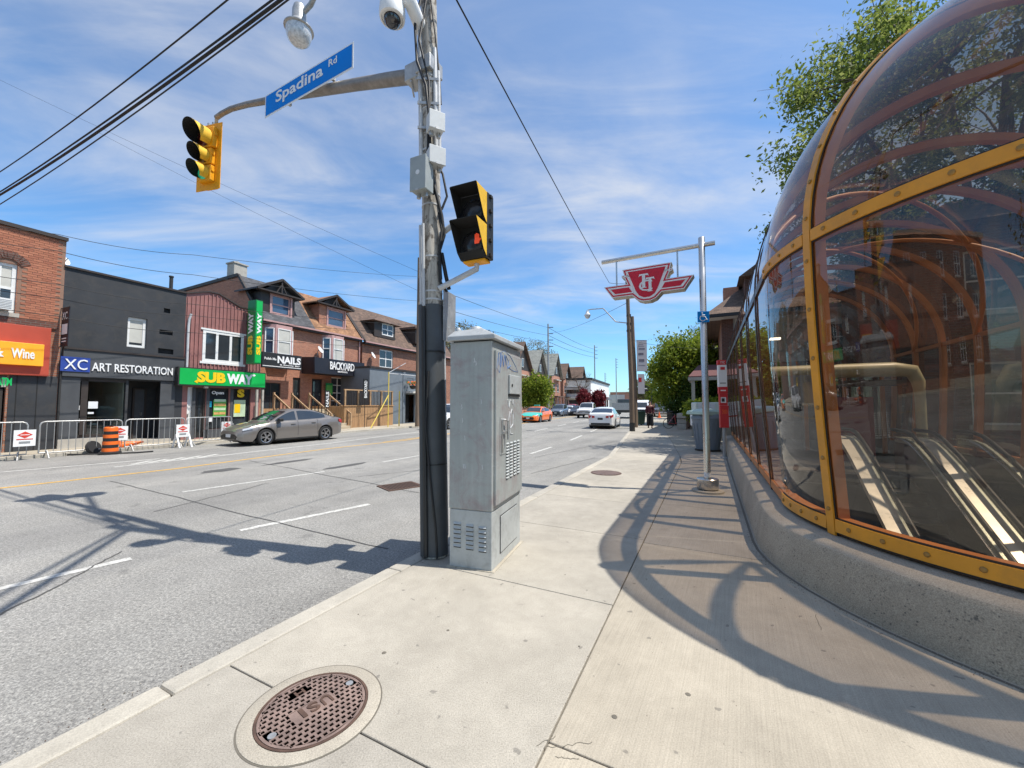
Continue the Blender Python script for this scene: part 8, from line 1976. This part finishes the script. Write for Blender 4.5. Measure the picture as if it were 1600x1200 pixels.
for i, (px, Y, ytop, r_, lab) in enumerate(((857, 61, 507, .16, 'tall grey utility pole on the far pavement by the small green tree'), (930, 107, 540, .18, 'utility pole in front of the white corner building'), (963.5, 150, 560, .2, 'far utility pole halfway along the white building'), (946, 190, 583, .2, 'very distant utility pole above the white building'), (652, 28, 405, .15, 'brown utility pole on the far pavement beside the grey annex'))):
    q = gp(px, Y); o = thing('utility_pole', lab, 'utility pole', q); hh = V(px, ytop, Y).z
    MB().tube([(0, 0, 0), (0, 0, hh)], [r_, r_ * .7], 10).build('shaft', M['brown_pole'] if i == 4 else M['post_grey'], o, smooth=50)
    if i < 4:
        for k in range(4): MB().box(0, -.05, hh - .6 - 1.0 * k, .8, .05, hh - .5 - 1.0 * k).build('insulator_arm', M['iron'], o)
    else:
        MB().lathe([(.2, hh - 2.4), (.24, hh - 2.3), (.24, hh - 1.5), (.2, hh - 1.4)], 14, Matrix.Translation((.3, -.1, 0))).build('transformer', M['iron'], o)
def wire(label, pts, r, sag=0.0, n=14, name='overhead_wire', group='overhead wires'):
    out = []
    for a, b in zip(pts[:-1], pts[1:]):
        a, b = Vector(a), Vector(b)
        for k in range(n + 1):
            t = k / n; out.append(a.lerp(b, t) - Vector((0, 0, sag * 4 * t * (1 - t))))
    o = MB().tube(out, r, 6).build(name, M['cable'], None, smooth=60); return tag(o, label, 'wire', group)
PT = onpole(8.0)
# thick bundle crossing the road from the pole, going out at the top left
E1 = V(-60, 338, 13.0)
wire('thickest black cable of the bundle crossing the upper corner of the sky', [PT, E1], .028, .28)
wire('black cable twisted round the thickest one in the bundle', [PT + Vector((0, 0, .08)), E1 + Vector((0.1, 0, .12))], .018, .22)
wire('black cable running just below the thickest one', [PT + Vector((0, 0, -.06)), E1 + Vector((0, 0, -.38))], .014, .25)
wire('single black wire highest in the upper corner of the sky', [onpole(8.8), V(-60, 306, 12.0)], .014, .3)
# span down the near side to the lamp pole, and its continuation behind
L1 = lp.location + Vector((-.15, 0, tz - .2))
wire('long wire from the wooden pole down to the lamp pole', [V(700, -25, 4.3), V(952, 442, 20.0), L1], .011, .06)
wire('cable running back from the wooden pole over the side street', [PT + Vector((0, 0, .1)), Vector((8, -16, 7.4))], .045, .3)
wire('second cable running back from the wooden pole over the side street', [onpole(8.3), Vector((7, -16, 8.6))], .03, .3)
# shop side wires
KP = Fac((0.45 * 13.8 - 19.9, 13.8), 0.45)
def kp(px, py, d=0): r_ = KP.hit(px, py, d); return KP.P(r_[0], d, r_[1])
for i, (yl, yr, d) in enumerate(((352, 432, 0), (378, 470, 0), (430, 508, 0), (452, 520, 0.2), (480, 545, 0.1))):
    wire(['topmost thin wire', 'second thin wire', 'third thin wire', 'fourth thin wire', 'lowest thin wire'][i] + ' strung along the fronts of the shops', [kp(-300, yl - 60, d), kp(90, yl + 14, d), kp(300, (yl * 1.15 + yr * .85) / 2 + 12, d), kp(651, yr, d)], .010 if i else .009, .12, group='wires along the shop fronts')
for i, (a, b) in enumerate((((655, 440), (857, 512)), ((655, 470), (857, 524)), ((655, 488), (857, 534)))):
    wire(['upper', 'middle', 'lower'][i] + ' wire between the annex pole and the tall grey pole', [V(*a, 28), V(*b, 61)], .018, .25)
    wire(['upper', 'middle', 'lower'][i] + ' wire between the tall grey pole and the next one', [V(*b, 61), V(930, 546 + 6 * i, 107)], .03, .4)
for i, (a, ya, b, yb_) in enumerate((((0, 125), 30, (655, 425), 28), ((150, 205), 30, (655, 455), 28))):
    wire(['faint high wire', 'faint lower wire'][i] + ' across the sky between signal and pole', [V(a[0], a[1], ya), V(*b, yb_)], .009, .2)
wire('thin wire from the lamp pole across the road', [L1 + Vector((0, 0, -1.2)), V(860, 520, 61)], .012, .4)
wire('thin wire from the brown pole to the porch house', [Vector((q2.x, q2.y, 6.0)), V(1125, 545, 24)], .012, .15)

# ---------------------------------------------------------------- things on the near pavement
q = G(1000, 664.5); gb = thing('green_bin', 'dark green wheeled bin behind the brown pole', 'wheeled bin', q, R(10))
MB().add([(-.24, -.26, .08), (.24, -.26, .08), (.24, .26, .08), (-.24, .26, .08), (-.30, -.33, .98), (.30, -.33, .98), (.30, .33, .98), (-.30, .33, .98)], [(3, 2, 1, 0), (0, 1, 5, 4), (1, 2, 6, 5), (2, 3, 7, 6), (3, 0, 4, 7), (4, 5, 6, 7)]).build('body', M['bin_green'], gb, bevel=.02)
MB().box(-.33, -.36, .985, .33, .36, 1.06).build('lid', M['bin_green'], gb, bevel=.02); MB().tube([(-.28, .36, .92), (.28, .36, .92)], .02, 6).build('handle', M['dark'], gb)
for x in (-.25, .25): MB().lathe([(.1, -.03), (.1, .03), (0, .03)], 12, Matrix.Translation((x, .28, .1)) @ Matrix.Rotation(R(90), 4, 'Y')).build('wheel', M['tyre'], gb)
q = G(1076, 669.5); pln = thing('stone_planter', 'low stone planter wall with rough blocks behind the bicycle', 'planter', q, R(60))
for k in range(4):
    for j in range(3): MB().box(-1.2 + .62 * k + (.12 if j % 2 else 0), 0, .34 * j, -.6 + .62 * k + (.12 if j % 2 else 0), .55, .33 * (j + 1)).build('stone', M['stone'], pln, bevel=.03)
q = G(1054, 664.5); bx = thing('black_crate', 'black box on the pavement behind the bicycle', 'box', q, R(20)); MB().box(-.45, -.3, .1, .45, .3, 1.0).build('case', M['dark'], bx, bevel=.03); MB().box(-.5, -.35, 1.0, .5, .35, 1.08).build('lid', M['charcoal_light'], bx, bevel=.02)
for x in (-.38, .38): MB().box(x - .04, -.28, 0, x + .04, .28, .1).build('foot', M['iron'], bx)
q = G(1058, 669.5); bk = thing('bicycle', 'parked bicycle leaning beside the stone planter', 'bicycle', q, R(-8))
for x in (-.52, .52):
    w_ = MB().tube([(x + .33 * math.cos(a), 0, .33 + .33 * math.sin(a)) for a in [2 * math.pi * k / 20 for k in range(21)]], .02, 6, caps=False).build('wheel', M['tyre'], bk, smooth=60)
    sp_ = MB()
    for k in range(8): a = math.pi * k / 4; sp_.tube([(x, 0, .33), (x + .32 * math.cos(a), 0, .33 + .32 * math.sin(a))], .004, 4)
    sp_.build('spokes', M['galv'], w_)
fb = MB(); 
for a, b in (((-.52, .33), (-.12, .85)), ((-.52, .33), (-.08, .30)), ((-.08, .30), (-.15, .92)), ((-.15, .80), (.36, .82)), ((-.08, .30), (.38, .75)), ((.52, .33), (.34, .98))): fb.tube([(a[0], 0, a[1]), (b[0], 0, b[1])], .018, 6)
fb.build('frame', M['paint_red'], bk, smooth=50); MB().tube([(.36, -.25, 1.0), (.33, 0, 1.0), (.36, .25, 1.0)], .015, 6).build('handlebar', M['iron'], bk); MB().box(-.28, -.06, .92, -.02, .06, .97).build('saddle', M['dark'], bk, bevel=.02)
MB().lathe([(.09, 0), (.09, .01), (0, .01)], 12, Matrix.Translation((-.08, 0, .3)) @ Matrix.Rotation(R(90), 4, 'X')).build('chainring', M['iron'], bk)
q = V(1006, 607, 40); os_ = thing('oval_sign', 'black oval hanging sign far down the near pavement', 'sign', (q.x, q.y, q.z)); MB().lathe([(.62, -.04), (.62, .04), (0, .04)], 24, Matrix.Rotation(R(90), 4, 'X') @ Matrix.Diagonal((1, .55, 1, 1))).build('panel', M['dark'], os_); MB().tube([(.75, 0, -q.z + .1), (.75, 0, .5), (-.2, 0, .5)], .04, 6).build('post', M['iron'], os_); MB().tube([(0, 0, .3), (0, 0, .5)], .02, 6).build('hanger', M['iron'], os_); MB().box(-.35, -.05, -.06, .35, -.042, .06).build('print', M['paper'], os_)
bg_ = thing('low_wall', 'low rough stone wall between the pavement and the porch house', 'wall', S(14.6, wj(14.6) + 3.0, .1), R(63.4))
for k in range(8):
    for j in range(2): MB().box(.7 * k + .2 * j, 0, .28 * j, .7 * k + .68 + .2 * j, .4, .27 * (j + 1)).build('stone', M['stone'], bg_, bevel=.03)
q = gp(1010, 60); sgp = thing('stop_sign', 'small red and white sign on a post far down the near pavement', 'sign', gp(1049, 46)); MB().tube([(0, 0, 0), (0, 0, 2.4)], .03, 6).build('post', M['galv'], sgp); MB().lathe([(.35, 0), (.35, .02), (0, .02)], 8, Matrix.Translation((0, -.04, 2.2)) @ Matrix.Rotation(R(90), 4, 'X')).build('plate', M['ttc_red'], sgp)
q = gp(1030, 46); oc = thing('safety_cone', 'upright orange safety cone far down the near pavement behind the person', 'safety cone', q); MB().lathe([(.2, 0), (.18, .03), (.03, .7), (0, .71)], 14).build('cone', M['con_orange'], oc); MB().box(-.25, -.25, 0, .25, .25, .03).build('foot', M['con_orange'], oc)

# ---------------------------------------------------------------- the walking person
def skin_body(name, verts, edges, radii, mat, parent, root_i=0, sub=2):
    me = bpy.data.meshes.new(name); me.from_pydata(verts, edges, []); o = bpy.data.objects.new(name, me); C.objects.link(o); o.parent = parent
    md = o.modifiers.new('skin', 'SKIN'); o.data.skin_vertices or None
    if not me.skin_vertices:
        me.attributes.new('x', 'FLOAT', 'POINT')
    for i, r in enumerate(radii):
        sv = me.skin_vertices[0].data[i]; sv.radius = (r, r) if not isinstance(r, tuple) else r; sv.use_root = (i == root_i)
    md.use_smooth_shade = True
    s = o.modifiers.new('sub', 'SUBSURF'); s.levels = sub; s.render_levels = sub
    o.data.materials.append(mat); return o
q = G(1016, 668.5); pr = thing('person', 'person in a maroon top and long black trousers walking along the near pavement', 'person', q, R(-20))
pv = [(0, 0, .93), (0, .0, 1.12), (0, 0, 1.33), (0, 0, 1.45), (0, -.01, 1.53), (0, -.015, 1.60), (0, -.01, 1.68), (-.18, 0, 1.40), (-.23, .02, 1.15), (-.20, -.10, .95), (-.19, -.14, .86), (.18, 0, 1.40), (.24, .03, 1.15), (.20, -.07, .94), (.19, -.11, .85), (-.10, 0, .86), (-.11, -.06, .48), (-.11, .06, .08), (-.11, -.08, .03), (.10, 0, .86), (.11, -.10, .48), (.11, -.14, .08), (.11, -.28, .04)]
pe = [(0, 1), (1, 2), (2, 3), (3, 4), (4, 5), (5, 6), (3, 7), (7, 8), (8, 9), (9, 10), (3, 11), (11, 12), (12, 13), (13, 14), (0, 15), (15, 16), (16, 17), (17, 18), (0, 19), (19, 20), (20, 21), (21, 22)]
rad = [.15, .14, .15, .10, .06, .085, .08, .062, .05, .038, .03, .062, .05, .038, .03, .09, .065, .05, .035, .09, .065, .05, .035]
try:
    skin_body('body', pv, pe, rad, M['skin'], pr)
    skin_body('shirt', [pv[i] for i in (0, 1, 2, 3, 7, 8, 9, 11, 12, 13)], [(0, 1), (1, 2), (2, 3), (3, 4), (4, 5), (5, 6), (3, 7), (7, 8), (8, 9)], [.175, .165, .175, .10, .095, .080, .066, .095, .080, .066], M['shirt'], pr)
    skin_body('trousers', [pv[0], pv[15], pv[16], (-.11, .06, .12), pv[19], pv[20], (.11, -.14, .12)], [(0, 1), (1, 2), (2, 3), (0, 4), (4, 5), (5, 6)], [.17, .125, .118, .13, .125, .118, .13], M['trouser'], pr)
except Exception as ex: print('skin failed', ex)
MB().lathe([(0, .0), (.085, .03), (.095, .10), (.06, .17), (0, .19)], 14, Matrix.Translation((0, .032, 1.595))).build('hair', M['hair'], pr, smooth=60)
fc = MB(); fc.obox(Matrix.Translation((0, -.10, 1.63)), .022, .03, .035); fc.build('nose', M['skin'], pr, bevel=.008)
for x in (-.03, .03): MB().obox(Matrix.Translation((x, -.092, 1.665)), .022, .008, .01).build('eye', M['iron'], pr)
MB().obox(Matrix.Translation((0, -.09, 1.595)), .045, .008, .01).build('mouth', M['con_red'], pr)
for x, y in ((-.11, -.02), (.11, -.22)): MB().box(x - .045, y - .15, 0, x + .045, y + .10, .07).build('shoe', M['dark'], pr, bevel=.02)
